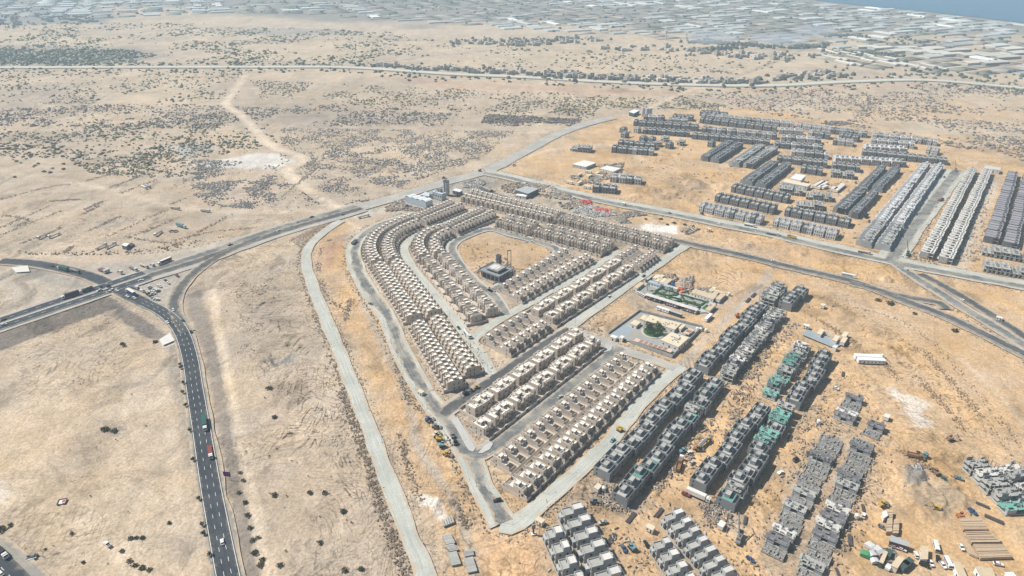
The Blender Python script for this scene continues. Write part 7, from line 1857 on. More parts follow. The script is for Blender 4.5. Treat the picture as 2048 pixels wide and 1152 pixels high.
def vehicle(kind, c):
    if (kind, c) in _V: return _V[(kind, c)]
    p = PC[c]; P = []; b = MB()
    if kind in ('car', 'suv'):
        L_, h = (4.5, 1.45) if kind == 'car' else (4.9, 1.85); w = .9; z = .35; s = h * .60
        prism(b, [(-L_ / 2, z), (L_ / 2, z), (L_ / 2, s * .85), (L_ * .26, s), (-L_ * .47, s), (-L_ / 2, s * .9)], -w, w); P.append(('body', b.mesh('body', p)))
        g = MB(); prism(g, [(L_ * .24, s + .005), (L_ * .10, h - .06), (-L_ * .30 if kind == 'car' else -L_ * .42, h - .06), (-L_ * .44, s + .005)], -w * .86, w * .86); P.append(('window_glass', g.mesh('window_glass', M['glass'])))
        r = MB(); r.box(-L_ * (.29 if kind == 'car' else .41), L_ * .09, -w * .84, w * .84, h - .055, h); P.append(('roof', r.mesh('roof', p)))
        for y in (-.62, .62):
            l = MB(); l.box(L_ / 2 - .06, L_ / 2 + .02, y - .2, y + .2, .6, .75); P.append(('headlight', l.mesh('headlight', M['tank'])))
        wheels(P, (-L_ * .31, L_ * .31), w + .02, .33)
    elif kind == 'pickup':
        prism(b, [(-2.6, .5), (2.6, .5), (2.6, 1.05), (1.4, 1.15), (-2.6, 1.15)], -.92, .92); P.append(('body', b.mesh('body', p)))
        g = MB(); prism(g, [(1.2, 1.155), (.7, 1.75), (-.6, 1.75), (-.75, 1.155)], -.82, .82); P.append(('window_glass', g.mesh('window_glass', M['glass'])))
        r = MB(); r.box(-.6, .7, -.8, .8, 1.755, 1.82); P.append(('roof', r.mesh('roof', p)))
        d = MB(); d.box(-2.5, -.85, -.78, .78, 1.156, 1.17); P.append(('load_bed', d.mesh('load_bed', M['dark_slab']))); wheels(P, (-1.6, 1.65), .93, .38)
    elif kind in ('bus', 'van'):
        L_, w, h = (11.5, 1.25, 3.1) if kind == 'bus' else (6.8, 1.05, 2.6)
        b.box(-L_ / 2, L_ / 2, -w, w, .45, h); P.append(('body', b.mesh('body', p)))
        for y in (-w, w):
            for k in range(int(L_ / 1.3) - 1):
                x = -L_ / 2 + .9 + k * 1.3; P.append(('window', win_mesh(x, y, h * .48, 1.1, .06, h * .28)))
        g = MB(); g.box(L_ / 2 - .05, L_ / 2 + .04, -w * .9, w * .9, h * .42, h * .85); P.append(('windscreen', g.mesh('windscreen', M['glass'])))
        r = MB(); r.box(-L_ * .3, L_ * .1, -w * .5, w * .5, h + .01, h + .18); P.append(('roof_unit', r.mesh('roof_unit', M['tank']))); wheels(P, (-L_ * .28, L_ * .34), w + .01, .5)
    else:                                                       # lorries
        L_ = {'flatbed': 13, 'boxtruck': 14, 'tanker': 12, 'dump': 9, 'mixer': 9, 'tractor': 6.5, 'watertruck': 9.5}[kind]; f = L_ / 2
        cabp = p if kind not in ('boxtruck', 'flatbed') else PC['white']
        b.box(f - 2.3, f, -1.2, 1.2, .6, 2.9); prism(b, [(f - 2.2, 2.9), (f - .5, 2.9), (f - 1.0, 3.3), (f - 2.2, 3.3)], -1.15, 1.15); P.append(('cab', b.mesh('cab', cabp), [('windscreen', win_mesh(f, 0, 1.7, .06, 2.0, .95)), ('window', win_mesh(f - 1.1, -1.2, 1.7, 1.1, .06, .9)), ('window', win_mesh(f - 1.1, 1.2, 1.7, 1.1, .06, .9))]))
        c_ = MB(); c_.box(-f, f - 2.35, -.5, .5, .7, 1.05); P.append(('chassis', c_.mesh('chassis', M['tyre'])))
        if kind == 'flatbed':
            d = MB(); d.box(-f, f - 3.0, -1.25, 1.25, 1.06, 1.3); P.append(('load_bed', d.mesh('load_bed', p if c in ('red', 'maroon', 'cream') else M['dark_slab']))); d = MB(); d.box(f - 3.0, f - 2.85, -1.25, 1.25, 1.06, 2.2); P.append(('headboard', d.mesh('headboard', M['metal'])))
        elif kind == 'boxtruck':
            d = MB(); d.box(-f, f - 2.8, -1.28, 1.28, 1.06, 3.9); P.append(('box_body', d.mesh('box_body', p))); d = MB(); d.box(-f - .03, f - 2.77, -1.3, 1.3, 3.9, 3.98); P.append(('box_roof', d.mesh('box_roof', M['white_wall'] if c in ('blue', 'maroon', 'white') else p)))
        elif kind in ('tanker', 'watertruck'):
            d = MB(); d.bar((-f, 0, 2.2), (f - 2.7, 0, 2.2), 1.15, 14); P.append(('tank', d.mesh('tank', PC['white'] if c == 'white' else p))); d = MB(); d.box(-f + .5, f - 3.2, -.3, .3, 3.3, 3.45); P.append(('catwalk', d.mesh('catwalk', M['metal'])))
        elif kind == 'dump':
            d = MB(); d.box(-f, f - 2.6, -1.3, 1.3, 1.06, 1.3, 0, True); d.ring(-f, f - 2.6, -1.3, 1.3, 1.3, 2.7, .12); d.box(-f + .2, f - 2.9, -1.15, 1.15, 1.3, 1.9); P.append(('tipping_body', d.mesh('tipping_body', p)))
        elif kind == 'mixer':
            d = MB(); n = len(d.v); d.bar((-f + .6, 0, 2.5), (f - 3.0, 0, 2.0), 1.2, 12); d.bar((-f, 0, 3.0), (-f + .7, 0, 2.6), .6, 10); P.append(('drum', d.mesh('drum', p)))
        wheels(P, (f - 1.0, -f + 1.2, -f + 2.5) if L_ > 8 else (f - 1.0, -f + 1.2), 1.24, .5)
    _V[(kind, c)] = Proto(P); return _V[(kind, c)]

def digger_proto(c, kind='excavator'):
    p = PC[c]; P = []
    if kind == 'excavator':
        for s in (-1, 1):
            b = MB(); prism(b, [(-2.0, .25), (-1.6, 0), (1.6, 0), (2.0, .25), (2.0, .65), (1.6, .9), (-1.6, .9), (-2.0, .65)], s * 1.35 - .3, s * 1.35 + .3); P.append(('track', b.mesh('track', M['tyre'])))
        b = MB(); b.box(-2.2, 1.3, -1.3, 1.3, 1.0, 2.1); b.box(-2.3, -1.0, -1.25, 1.25, 2.1, 2.5); P.append(('body', b.mesh('body', p)))
        b = MB(); b.box(-.1, 1.4, .3, 1.3, 2.1, 3.1); P.append(('cab', b.mesh('cab', M['glass']), [('roof', _box_mesh('roof', -.15, 1.45, .25, 1.35, 3.1, 3.25, p))]))
        b = MB(); b.bar((.9, -.3, 1.9), (3.6, -.3, 4.6), .28, 6); P.append(('boom', b.mesh('boom', p))); b = MB(); b.bar((3.6, -.3, 4.6), (5.6, -.3, 2.2), .2, 6); P.append(('stick', b.mesh('stick', p)))
        b = MB(); prism(b, [(5.2, 2.2), (5.9, 2.2), (6.2, 1.2), (5.4, .9), (4.9, 1.5)], -.9, .3); P.append(('bucket', b.mesh('bucket', M['metal'])))
    elif kind == 'loader':
        b = MB(); b.box(-2.6, .6, -1.1, 1.1, .8, 2.0); P.append(('body', b.mesh('body', p))); b = MB(); b.box(-.9, .6, -.85, .85, 2.0, 3.2); P.append(('cab', b.mesh('cab', M['glass']), [('roof', _box_mesh('roof', -1, .7, -.95, .95, 3.2, 3.35, p))]))
        for s in (-1, 1): b = MB(); b.bar((.4, s * .8, 1.8), (3.2, s * .8, .9), .16, 5); P.append(('lift_arm', b.mesh('lift_arm', p)))
        b = MB(); prism(b, [(3.0, .2), (4.2, .15), (4.0, .9), (3.1, 1.3)], -1.4, 1.4); P.append(('bucket', b.mesh('bucket', M['metal']))); wheels(P, (-1.7, 1.4), 1.3, .75, .5)
    elif kind == 'roller':
        b = MB(); b.box(-2.4, 1.2, -.95, .95, .9, 1.9); P.append(('body', b.mesh('body', p))); b = MB(); b.box(-1.0, .4, -.8, .8, 1.9, 3.0); P.append(('cab', b.mesh('cab', M['glass']), [('roof', _box_mesh('roof', -1.1, .5, -.9, .9, 3.0, 3.15, p))]))
        b = MB(); b.bar((2.0, -1.05, .75), (2.0, 1.05, .75), .75, 14); P.append(('drum', b.mesh('drum', M['metal']))); b = MB(); b.ring(1.0, 2.9, -1.2, 1.2, .7, 1.0, .15); P.append(('frame', b.mesh('frame', p))); wheels(P, (-1.6,), 1.1, .75, .5)
    elif kind == 'paver':
        b = MB(); b.box(-2.5, 1.5, -1.2, 1.2, .7, 2.0); P.append(('body', b.mesh('body', p))); b = MB(); b.ring(1.5, 3.6, -1.6, 1.6, .5, 1.5, .15); P.append(('hopper', b.mesh('hopper', M['metal']))); b = MB(); b.box(-4, -2.6, -2.4, 2.4, .2, .8); P.append(('screed', b.mesh('screed', M['metal'])))
        b = MB(); b.box(-2, 0, -1.3, 1.3, 3.0, 3.12, 0, True); P.append(('canopy', b.mesh('canopy', p)))
        for x, y in ((-1.9, -1.2), (-1.9, 1.2), (-.1, -1.2), (-.1, 1.2)): b = MB(); b.box(x - .05, x + .05, y - .05, y + .05, 2, 3); P.append(('post', b.mesh('post', M['metal'])))
        for s in (-1, 1): b = MB(); b.box(-2.2, 1.4, s * 1.25 - .2, s * 1.25 + .2, 0, .8); P.append(('track', b.mesh('track', M['tyre'])))
    else:                                                        # mobile crane
        b = MB(); b.box(-4.5, 4.5, -1.3, 1.3, .8, 1.7); P.append(('carrier', b.mesh('carrier', p))); b = MB(); b.box(3.0, 4.6, -1.2, 1.2, 1.7, 3.0); P.append(('cab', b.mesh('cab', M['glass'])))
        b = MB(); b.box(-2.6, .2, -1.2, 1.2, 1.7, 3.1); P.append(('turret', b.mesh('turret', p))); b = MB(); b.bar((-1.5, 0, 3.0), (6.5, 3.5, 12.5), .38, 6); P.append(('boom', b.mesh('boom', p))); wheels(P, (-3.6, -2.2, 2.0, 3.4), 1.35, .62, .4)
    return Proto(P)
def _box_mesh(n, x0, x1, y0, y1, z0, z1, m):
    b = MB(); b.box(x0, x1, y0, y1, z0, z1); return b.mesh(n, m)

NAMES = {'car': ('car', 'car'), 'suv': ('car', 'car'), 'pickup': ('pickup_truck', 'pickup'), 'bus': ('bus', 'bus'), 'van': ('minibus', 'minibus'), 'flatbed': ('flatbed_lorry', 'lorry'), 'boxtruck': ('box_lorry', 'lorry'), 'tanker': ('tank_lorry', 'lorry'), 'dump': ('dump_truck', 'dump truck'), 'mixer': ('concrete_mixer', 'mixer truck'), 'tractor': ('lorry_tractor', 'lorry'), 'watertruck': ('water_truck', 'water truck'),
         'excavator': ('excavator', 'excavator'), 'loader': ('wheel_loader', 'loader'), 'roller': ('road_roller', 'roller'), 'paver': ('asphalt_paver', 'paver'), 'crane': ('mobile_crane', 'crane')}
# place, second point that the vehicle heads for, kind, colour, label, height of what it stands on
TRAFFIC = [
    (445, 1086, 440, 1060, 'car', 'white', 'white car driving away on the three-lane road, nearest the camera', .3), (421, 907, 424, 925, 'flatbed', 'red', 'red-topped lorry on the three-lane road below the green lorry', .3), (410, 851, 414, 880, 'boxtruck', 'green', 'dark green lorry on the three-lane road', .3),
    (335, 646, 343, 655, 'car', 'white', 'white car in the bend of the three-lane road', .3), (366, 642, 358, 632, 'car', 'green', 'green car where the slip road joins', .3), (382, 665, 374, 650, 'car', 'black', 'black car at the edge of the slip road', .3), (347, 621, 350, 632, 'car', 'white', 'white car alone on the slip road', .3),
    (262, 588, 248, 580, 'boxtruck', 'blue', 'blue lorry with cream roof crossing the junction', .3), (255, 594, 264, 599, 'car', 'white', 'white car just below the blue lorry', .3), (269, 597, 280, 602, 'car', 'white', 'second white car below the blue lorry', .3), (199, 582, 185, 587, 'car', 'white', 'white car leaving the junction for the dual carriageway', .3),
    (224, 581, 214, 585, 'car', 'white', 'white car in the middle of the junction', .3), (218, 585, 208, 588, 'car', 'silver', 'silver car low in the junction', .3), (234, 582, 244, 588, 'car', 'white', 'white car turning at the junction corner', .3), (214, 572, 222, 580, 'dump', 'grey', 'grey tipper lorry entering the junction', .3), (204, 576, 212, 580, 'car', 'black', 'black car beside the grey tipper', .3),
    (283, 562, 300, 556, 'car', 'white', 'white car on the road right of the junction', .3), (142, 594, 120, 601, 'boxtruck', 'black', 'long black lorry on the dual carriageway', .3), (176, 582, 160, 588, 'dump', 'green', 'dark green tipper behind the black lorry', .3), (8, 641, -20, 650, 'car', 'black', 'black car at the picture edge of the dual carriageway', .3), (8, 651, 30, 644, 'car', 'silver', 'silver car at the picture edge of the dual carriageway', .3),
    (127, 541, 110, 536, 'boxtruck', 'green', 'green lorry on the curved approach road', .3), (151, 545, 165, 549, 'tanker', 'grey', 'grey tanker on the curved approach road', .3), (105, 534, 95, 532, 'car', 'black', 'black car ahead of the green lorry', .3),
    (205, 543, 216, 548, 'flatbed', 'red', 'pinkish flatbed lorry parked in the triangle, first of the line', 0), (210, 541, 220, 545, 'flatbed', 'black', 'dark flatbed behind the pinkish one', 0), (240, 546, 252, 550, 'tractor', 'white', 'white lorry tractor second in the triangle line', 0), (267, 539, 277, 544, 'flatbed', 'white', 'flatbed lorry third in the triangle line', 0), (289, 534, 300, 539, 'tanker', 'cream', 'cream tanker fourth in the triangle line', 0), (305, 532, 313, 536, 'tractor', 'white', 'white lorry tractor last in the triangle line', 0),
    (330, 526, 318, 531, 'boxtruck', 'maroon', 'long maroon trailer lorry parked at the triangle tip', 0), (354, 552, 360, 555, 'pickup', 'red', 'dark red pickup alone on the gravel triangle', 0), (332, 562, 337, 564, 'car', 'black', 'black car of the pair near the red pickup', 0), (336, 566, 341, 569, 'car', 'white', 'white car of the pair near the red pickup', 0),
    (268, 576, 280, 580, 'flatbed', 'silver', 'pale lorry stopped beside the junction', 0),
    (86, 474, 80, 477, 'flatbed', 'brown', 'flatbed lorry parked on the desert beside a blue one', 0), (109, 472, 101, 475, 'flatbed', 'blue', 'blue-cabbed flatbed parked on the desert', 0), (203, 495, 214, 490, 'flatbed', 'black', 'dark empty trailer beside the desert workshop', 0), (222, 493, 230, 489, 'flatbed', 'black', 'second dark empty trailer beside the desert workshop', 0),
    (289, 376, 297, 380, 'tanker', 'white', 'white tanker parked out on the desert', 0), (296, 374, 303, 377, 'tanker', 'silver', 'silver tanker beside the white desert tanker', 0), (351, 418, 358, 419, 'tanker', 'cream', 'pale tanker near the scrub on the desert', 0), (411, 423, 417, 424, 'flatbed', 'black', 'dark flatbed near the scrub on the desert', 0), (363, 454, 370, 456, 'boxtruck', 'teal', 'teal lorry parked at the old field banks', 0), (317, 468, 311, 472, 'flatbed', 'teal', 'short teal flatbed at the old field banks', 0), (343, 463, 348, 462, 'pickup', 'black', 'dark pickup in the small desert group', 0), (351, 463, 356, 461, 'pickup', 'grey', 'grey pickup in the small desert group', 0),
    (461, 491, 455, 493, 'pickup', 'black', 'dark pickup on the verge of the desert road', 0), (624, 435, 616, 437, 'pickup', 'black', 'dark pickup on the upper verge of the desert road', 0), (557, 462, 550, 465, 'car', 'white', 'small white car on the desert road verge', 0), (595, 445, 588, 448, 'car', 'silver', 'silver car on the desert road verge', 0), (686, 430, 694, 427, 'car', 'grey', 'grey car at the top of the desert road', .3), (727, 434, 740, 431, 'flatbed', 'grey', 'grey trailer on the earth bank near the plant', 0),
    (215, 1090, 210, 1086, 'pickup', 'white', 'white pickup alone on the sand in the lowest part', 0), (2, 1149, -10, 1138, 'car', 'white', 'white car at the picture corner road', .3), (2, 1107, 12, 1116, 'boxtruck', 'black', 'black lorry at the picture corner road', .3),
    (995, 1003, 990, 1004, 'suv', 'black', 'black car on the gravel road south of the villas', .3), (935, 671, 941, 679, 'tanker', 'white', 'white tank lorry on the curved street', .3), (917, 657, 921, 662, 'car', 'green', 'green car on the curved street above the tank lorry', .3), (1218, 594, 1224, 589, 'car', 'white', 'white car on the north street', .3), (1287, 553, 1292, 550, 'car', 'black', 'black car on the north street', .3), (1120, 795, 1127, 790, 'car', 'silver', 'silver car on the asphalt street', .3),
    (942, 575, 936, 568, 'car', 'silver', 'silver car on the plaza street beside the villas', .3), (1065, 484, 1073, 486, 'car', 'white', 'white car on the plaza street at the top', .3),
    (1225, 882, 1220, 887, 'car', 'teal', 'blue-grey car on the quarry road', .3), (1406, 889, 1413, 882, 'tanker', 'silver', 'silver tanker in the site lane', 0), (1378, 906, 1383, 904, 'car', 'white', 'white car beside the silver tanker', 0), (1357, 935, 1361, 922, 'dump', 'brown', 'brown tipper in the site lane', 0), (1361, 923, 1364, 915, 'tractor', 'white', 'white lorry cab ahead of the brown tipper', 0), (1384, 926, 1388, 923, 'car', 'silver', 'silver car right of the brown tipper', 0),
    (1371, 990, 1378, 993, 'suv', 'red', 'dark red car at the site crossroads', 0), (1396, 995, 1405, 999, 'boxtruck', 'white', 'white box lorry at the site crossroads', 0), (1500, 1119, 1505, 1122, 'car', 'blue', 'blue and white car on the lower site lane', 0), (1205, 1046, 1198, 1048, 'pickup', 'silver', 'silver pickup by the cubic houses', 0), (1292, 1089, 1290, 1085, 'car', 'black', 'dark car by the timber beside the cubic houses', 0), (1247, 1098, 1250, 1104, 'pickup', 'blue', 'blue pickup by the lower site lane', 0),
    (1561, 946, 1567, 943, 'car', 'white', 'white car on the lane left of the slab row', 0), (1591, 920, 1596, 917, 'suv', 'black', 'black car on the lane left of the slab row', 0), (1671, 777, 1678, 780, 'car', 'white', 'white car in the sand near the short row', 0), (1829, 915, 1841, 918, 'dump', 'brown', 'brown tipper on the haul road bend', 0), (1843, 910, 1850, 914, 'tractor', 'teal', 'teal lorry beside the brown tipper', 0), (1888, 959, 1893, 964, 'car', 'green', 'dark green car on the haul road', 0), (1916, 957, 1922, 959, 'pickup', 'teal', 'teal pickup near the framed row', 0),
    (1727, 1032, 1728, 1028, 'car', 'white', 'white car beside the white tank', 0), (1764, 1055, 1770, 1058, 'car', 'grey', 'grey car by the timber stack', 0), (1788, 1094, 1796, 1097, 'car', 'silver', 'silver car in front of the maroon cabin', 0), (1803, 1099, 1811, 1102, 'car', 'white', 'white car in front of the maroon cabin', 0), (1832, 1111, 1830, 1105, 'car', 'white', 'white car left of the middle storage cabin', 0), (1871, 1096, 1874, 1108, 'van', 'white', 'white minibus alone in the storage yard', 0), (1875, 1118, 1875, 1112, 'car', 'black', 'black car below the lone minibus', 0), (1861, 1127, 1866, 1135, 'car', 'white', 'white car right of the middle storage cabin', 0), (1848, 1131, 1855, 1134, 'suv', 'black', 'black car below the middle storage cabin', 0),
    (1885, 1131, 1890, 1137, 'car', 'white', 'white car left of the long minibus', 0), (1895, 1128, 1901, 1140, 'van', 'white', 'white minibus beside the long cabin', 0), (1902, 1127, 1906, 1134, 'car', 'silver', 'silver car between the minibus and the long cabin', 0), (1922, 1095, 1926, 1101, 'car', 'white', 'white car at the edge of the pipe bundles', 0), (1996, 1129, 2006, 1131, 'car', 'white', 'white car below the lowest timber stack', 0), (1944, 1024, 1950, 1028, 'suv', 'blue', 'dark blue car above the northern timber stack', 0),
    (1696, 554, 1710, 557, 'bus', 'white', 'white bus on the estate road', .3), (1499, 453, 1510, 455, 'tanker', 'white', 'white tanker on the upper road', .3), (1545, 470, 1556, 472, 'flatbed', 'black', 'dark lorry on the upper road', .3), (1728, 507, 1738, 509, 'tanker', 'cream', 'cream tanker near the terrace junction', .3), (1546, 523, 1540, 522, 'car', 'white', 'white car on the estate road bend', .3), (1805, 515, 1812, 517, 'car', 'white', 'white car in the terrace junction', .3), (1812, 540, 1806, 536, 'car', 'white', 'white car below the terrace junction', .3), (1925, 602, 1918, 598, 'car', 'white', 'white car on the second carriageway', .3), (1438, 449, 1432, 447, 'car', 'white', 'white car below the white row', .3),
    (1711, 366, 1716, 362, 'pickup', 'green', 'green pickup by the shed yard', 0), (1888, 355, 1893, 350, 'pickup', 'teal', 'teal pickup on the terrace road', .3), (1902, 361, 1906, 356, 'car', 'white', 'white car on the terrace road', .3), (1870, 414, 1875, 409, 'car', 'white', 'white car beside the open-framed terrace', .3), (1732, 434, 1736, 431, 'dump', 'black', 'black tipper between the terraces', 0), (1738, 443, 1742, 440, 'pickup', 'black', 'black pickup between the terraces', 0), (1404, 428, 1410, 430, 'pickup', 'black', 'dark pickup at the end of the white row', 0), (1583, 476, 1576, 474, 'dump', 'yellow', 'yellow tipper beside the upper road', 0), (1120, 407, 1124, 408, 'pickup', 'black', 'dark pickup in the material yard', 0), (1005, 438, 1011, 435, 'car', 'black', 'black car at the top corner of the plaza', .3),
    (709, 487, 713, 484, 'dump', 'grey', 'grey lorry on the bend of the ring road', .3), (741, 609, 746, 611, 'car', 'grey', 'grey car on the ring road verge', .3), (1028, 331, 1024, 332, 'pickup', 'black', 'dark pickup on the upper sand', 0), (1370, 613, 1376, 614, 'suv', 'black', 'black car beside the garden shelter', 0),
]
MACHINES = [(872, 872, 40, 'loader', 'cream', 'pale loader first in the machine line by the ring road'), (879, 881, 10, 'excavator', 'yellow', 'yellow excavator second in the machine line'), (884, 893, 20, 'excavator', 'teal', 'teal excavator third in the machine line'), (894, 911, -20, 'loader', 'yellow', 'yellow loader last in the machine line'), (858, 842, 20, 'loader', 'blue', 'blue loader above the machine line'), (872, 856, -10, 'loader', 'grey', 'grey loader above the machine line'),
            (905, 874, 110, 'roller', 'grey', 'grey roller at the ring road kerb'), (911, 888, 100, 'roller', 'black', 'black roller at the ring road kerb'), (932, 789, 35, 'paver', 'black', 'black paver on the fresh asphalt'), (953, 777, 35, 'roller', 'yellow', 'yellow roller on the fresh asphalt'), (942, 783, 35, 'roller', 'grey', 'grey roller between paver and yellow roller'), (1240, 862, -50, 'excavator', 'yellow', 'yellow excavator on the quarry road'), (1475, 634, 10, 'excavator', 'orange', 'orange excavator beside the sand track'),
            (1478, 1079, 60, 'crane', 'grey', 'mobile crane on the lower site lane'), (1264, 1097, 120, 'excavator', 'teal', 'teal excavator between the cubic houses'), (1870, 946, 100, 'loader', 'brown', 'brown loader beside the rubble heap'), (1765, 1011, 20, 'loader', 'yellow', 'yellow loader above the timber stacks'), (1871, 1019, 160, 'excavator', 'yellow', 'yellow excavator at the pit edge'), (1921, 1035, 10, 'excavator', 'orange', 'orange machine before the northern timber stack'), (1911, 342, 60, 'crane', 'grey', 'crane at the top of the terrace road'), (1881, 402, 30, 'crane', 'red', 'red crane beside the open-framed terrace'),
            (1815, 510, 60, 'crane', 'green', 'bright green crane at the foot of the open-framed terrace'), (1415, 883, 60, 'loader', 'yellow', 'yellow loader behind the silver tanker'), (1366, 905, 20, 'loader', 'teal', 'teal machine beside the white car in the lane'), (1395, 903 - 3, 0, 'loader', 'brown', 'brown loader in the site lane'), (1900, 880, 15, 'excavator', 'brown', 'brown excavator on the sand slope'), (960, 343, 0, 'excavator', 'black', 'black machine on the plant road'), (888, 358, 20, 'loader', 'black', 'black loader on the plant road'), (815, 414, 0, 'loader', 'grey', 'grey loader before the plant shed'), (984, 384, 0, 'loader', 'black', 'black loader by the top villas'), (1188, 1000 + 5, 0, 'loader', 'grey', 'grey mixer in the rubble')]
LOTS = [  # parked groups: spots, heading, description
    ([(279, 580), (282, 581.5), (285, 583), (288, 584)], (6, 3), 'row nearest the junction lorry'), ([(299, 575), (302, 577), (308, 578.5), (311, 580), (314, 581), (316, 582.5)], (7, -3), 'upper row on the gravel'), ([(300, 585), (305, 584), (307, 588), (298, 589)], (7, -2), 'middle row on the gravel'), ([(303, 593), (306, 596), (311, 599), (315, 600)], (7, -3), 'lowest row on the gravel'), ([(317, 572), (320, 573)], (6, 3), 'pair by the far gravel edge')]

def build_vehicles():
    for (px, py, qx, qy, kind, c, lab, z) in TRAFFIC:
        x, y = G(px, py); a = G(qx, qy); nm, cat = NAMES[kind]
        vehicle(kind, c).place(nm, (x, y, z), math.atan2(a[1] - y, a[0] - x), (1.08, 1.08, 1.08), lab, cat)
    dp = {}
    for (px, py, deg, kind, c, lab) in MACHINES:
        x, y = G(px, py); nm, cat = NAMES[kind]
        dp.setdefault((kind, c), None)
        if dp[(kind, c)] is None: dp[(kind, c)] = digger_proto(c, kind)
        dp[(kind, c)].place(nm, (x, y, 0.2), math.radians(deg), (1.05, 1.05, 1.05), lab, cat)
    for spots, (hx, hy), desc in LOTS:
        for i, (px, py) in enumerate(spots):
            x, y = G(px, py); a = G(px + hx, py + hy); c = R.choice(('white', 'white', 'white', 'silver', 'black', 'grey'))
            vehicle(R.choice(('car', 'car', 'suv')), c).place('car', (x, y, .05), math.atan2(a[1] - y, a[0] - x) + R.uniform(-.08, .08), None, f'{c} parked car, {ORD[i]} of the {desc}', 'car', 'cars parked on the junction gravel')
    a, b = conv(1260, 535, 6.605)((215, 402), (885, 608))
    for i in range(20):
        if i in (6, 13): continue
        t = (i + .5) / 20; x, y = G(a[0] + (b[0] - a[0]) * t, a[1] + (b[1] - a[1]) * t); c = R.choice(('white', 'white', 'silver', 'black', 'maroon', 'grey'))
        vehicle('car', c).place('car', (x, y, .65), A52 + R.uniform(-.06, .06), None, f'{c} car, {ORD[i]} under the long garden shelter', 'car', 'cars under the garden shelter')
    for i in range(5):
        x, y = G(1276 + i * 3.4, 586.5 + i * 1.9); vehicle('car', 'white').place('car', (x, y, .6), A52, None, f'white car, {ORD[i]} of the row at the garden entrance', 'car', 'cars at the garden entrance')

def lamp_proto(h=10.4, arm=2.2):
    p = MB(); p.cyl(0, 0, 0, h, .13, .08, 6); a = MB(); a.bar((0, 0, h - .1), (arm, 0, h + .35), .06, 5); hd = MB(); hd.box(arm - .1, arm + .8, -.17, .17, h + .27, h + .42); bs = MB(); bs.box(-.35, .35, -.35, .35, -.3, .35)
    return Proto([('pole', p.mesh('pole', M['steel'])), ('arm', a.mesh('arm', M['steel'])), ('lamp_head', hd.mesh('lamp_head', M['metal'])), ('base', bs.mesh('base', M['slab']))])

LAMPS = [('three-lane road', [(249, 601), (285, 618), (315, 639), (355, 693), (363, 731), (371, 773), (378, 816), (385, 866), (392, 921), (401, 981), (411, 1050), (422, 1126)], (1, 0)),
         ('gravel road', [(668, 651), (685, 690), (701, 724), (717, 766), (738, 821), (764, 885), (789, 945), (816, 1010), (846, 1086)], (-1, 0)),
         ('ring road', [(714, 560), (741, 610), (768, 655), (783, 658 + 30), (803, 728), (832, 780), (854, 818), (925, 905), (953, 973), (991, 1044)], (1, 0)),
         ('asphalt street', [(1010, 865), (1066, 820), (1114, 782), (1165, 741), (1208, 706)], (1, 1)), ('quarry road', [(1080, 985), (1122, 945), (1185, 890), (1239, 833), (1290, 783)], (1, 1)), ('curved street', [(976, 750), (941, 697), (900, 640), (858, 588), (911, 668)], (-1, 1)), ('middle street', [(1062, 615), (1107, 588), (1150, 561), (1180, 541)], (1, 1)), ('north street', [(1150, 660 - 8), (1190, 616), (1222, 595), (1258, 572), (1288, 551)], (1, 1)),
         ('plaza', [(912, 484), (1057, 481), (1107, 500), (1020, 560)], (1, 0)), ('site lanes', [(1315, 903), (1365, 1025), (1452, 1070), (1500, 1125), (1038, 1125), (1164, 1010), (1630, 820), (1590, 760), (1390, 600)], (1, 0)), ('estate road', [(1060, 407), (1217, 452), (1330, 475), (1500, 513), (1640, 545)], (0, -1)), ('desert road', [(738, 430), (755, 443), (690, 440), (640, 455)], (1, 0)), ('compound', [(1240, 690), (1304, 700), (1446, 643)], (1, 0))]
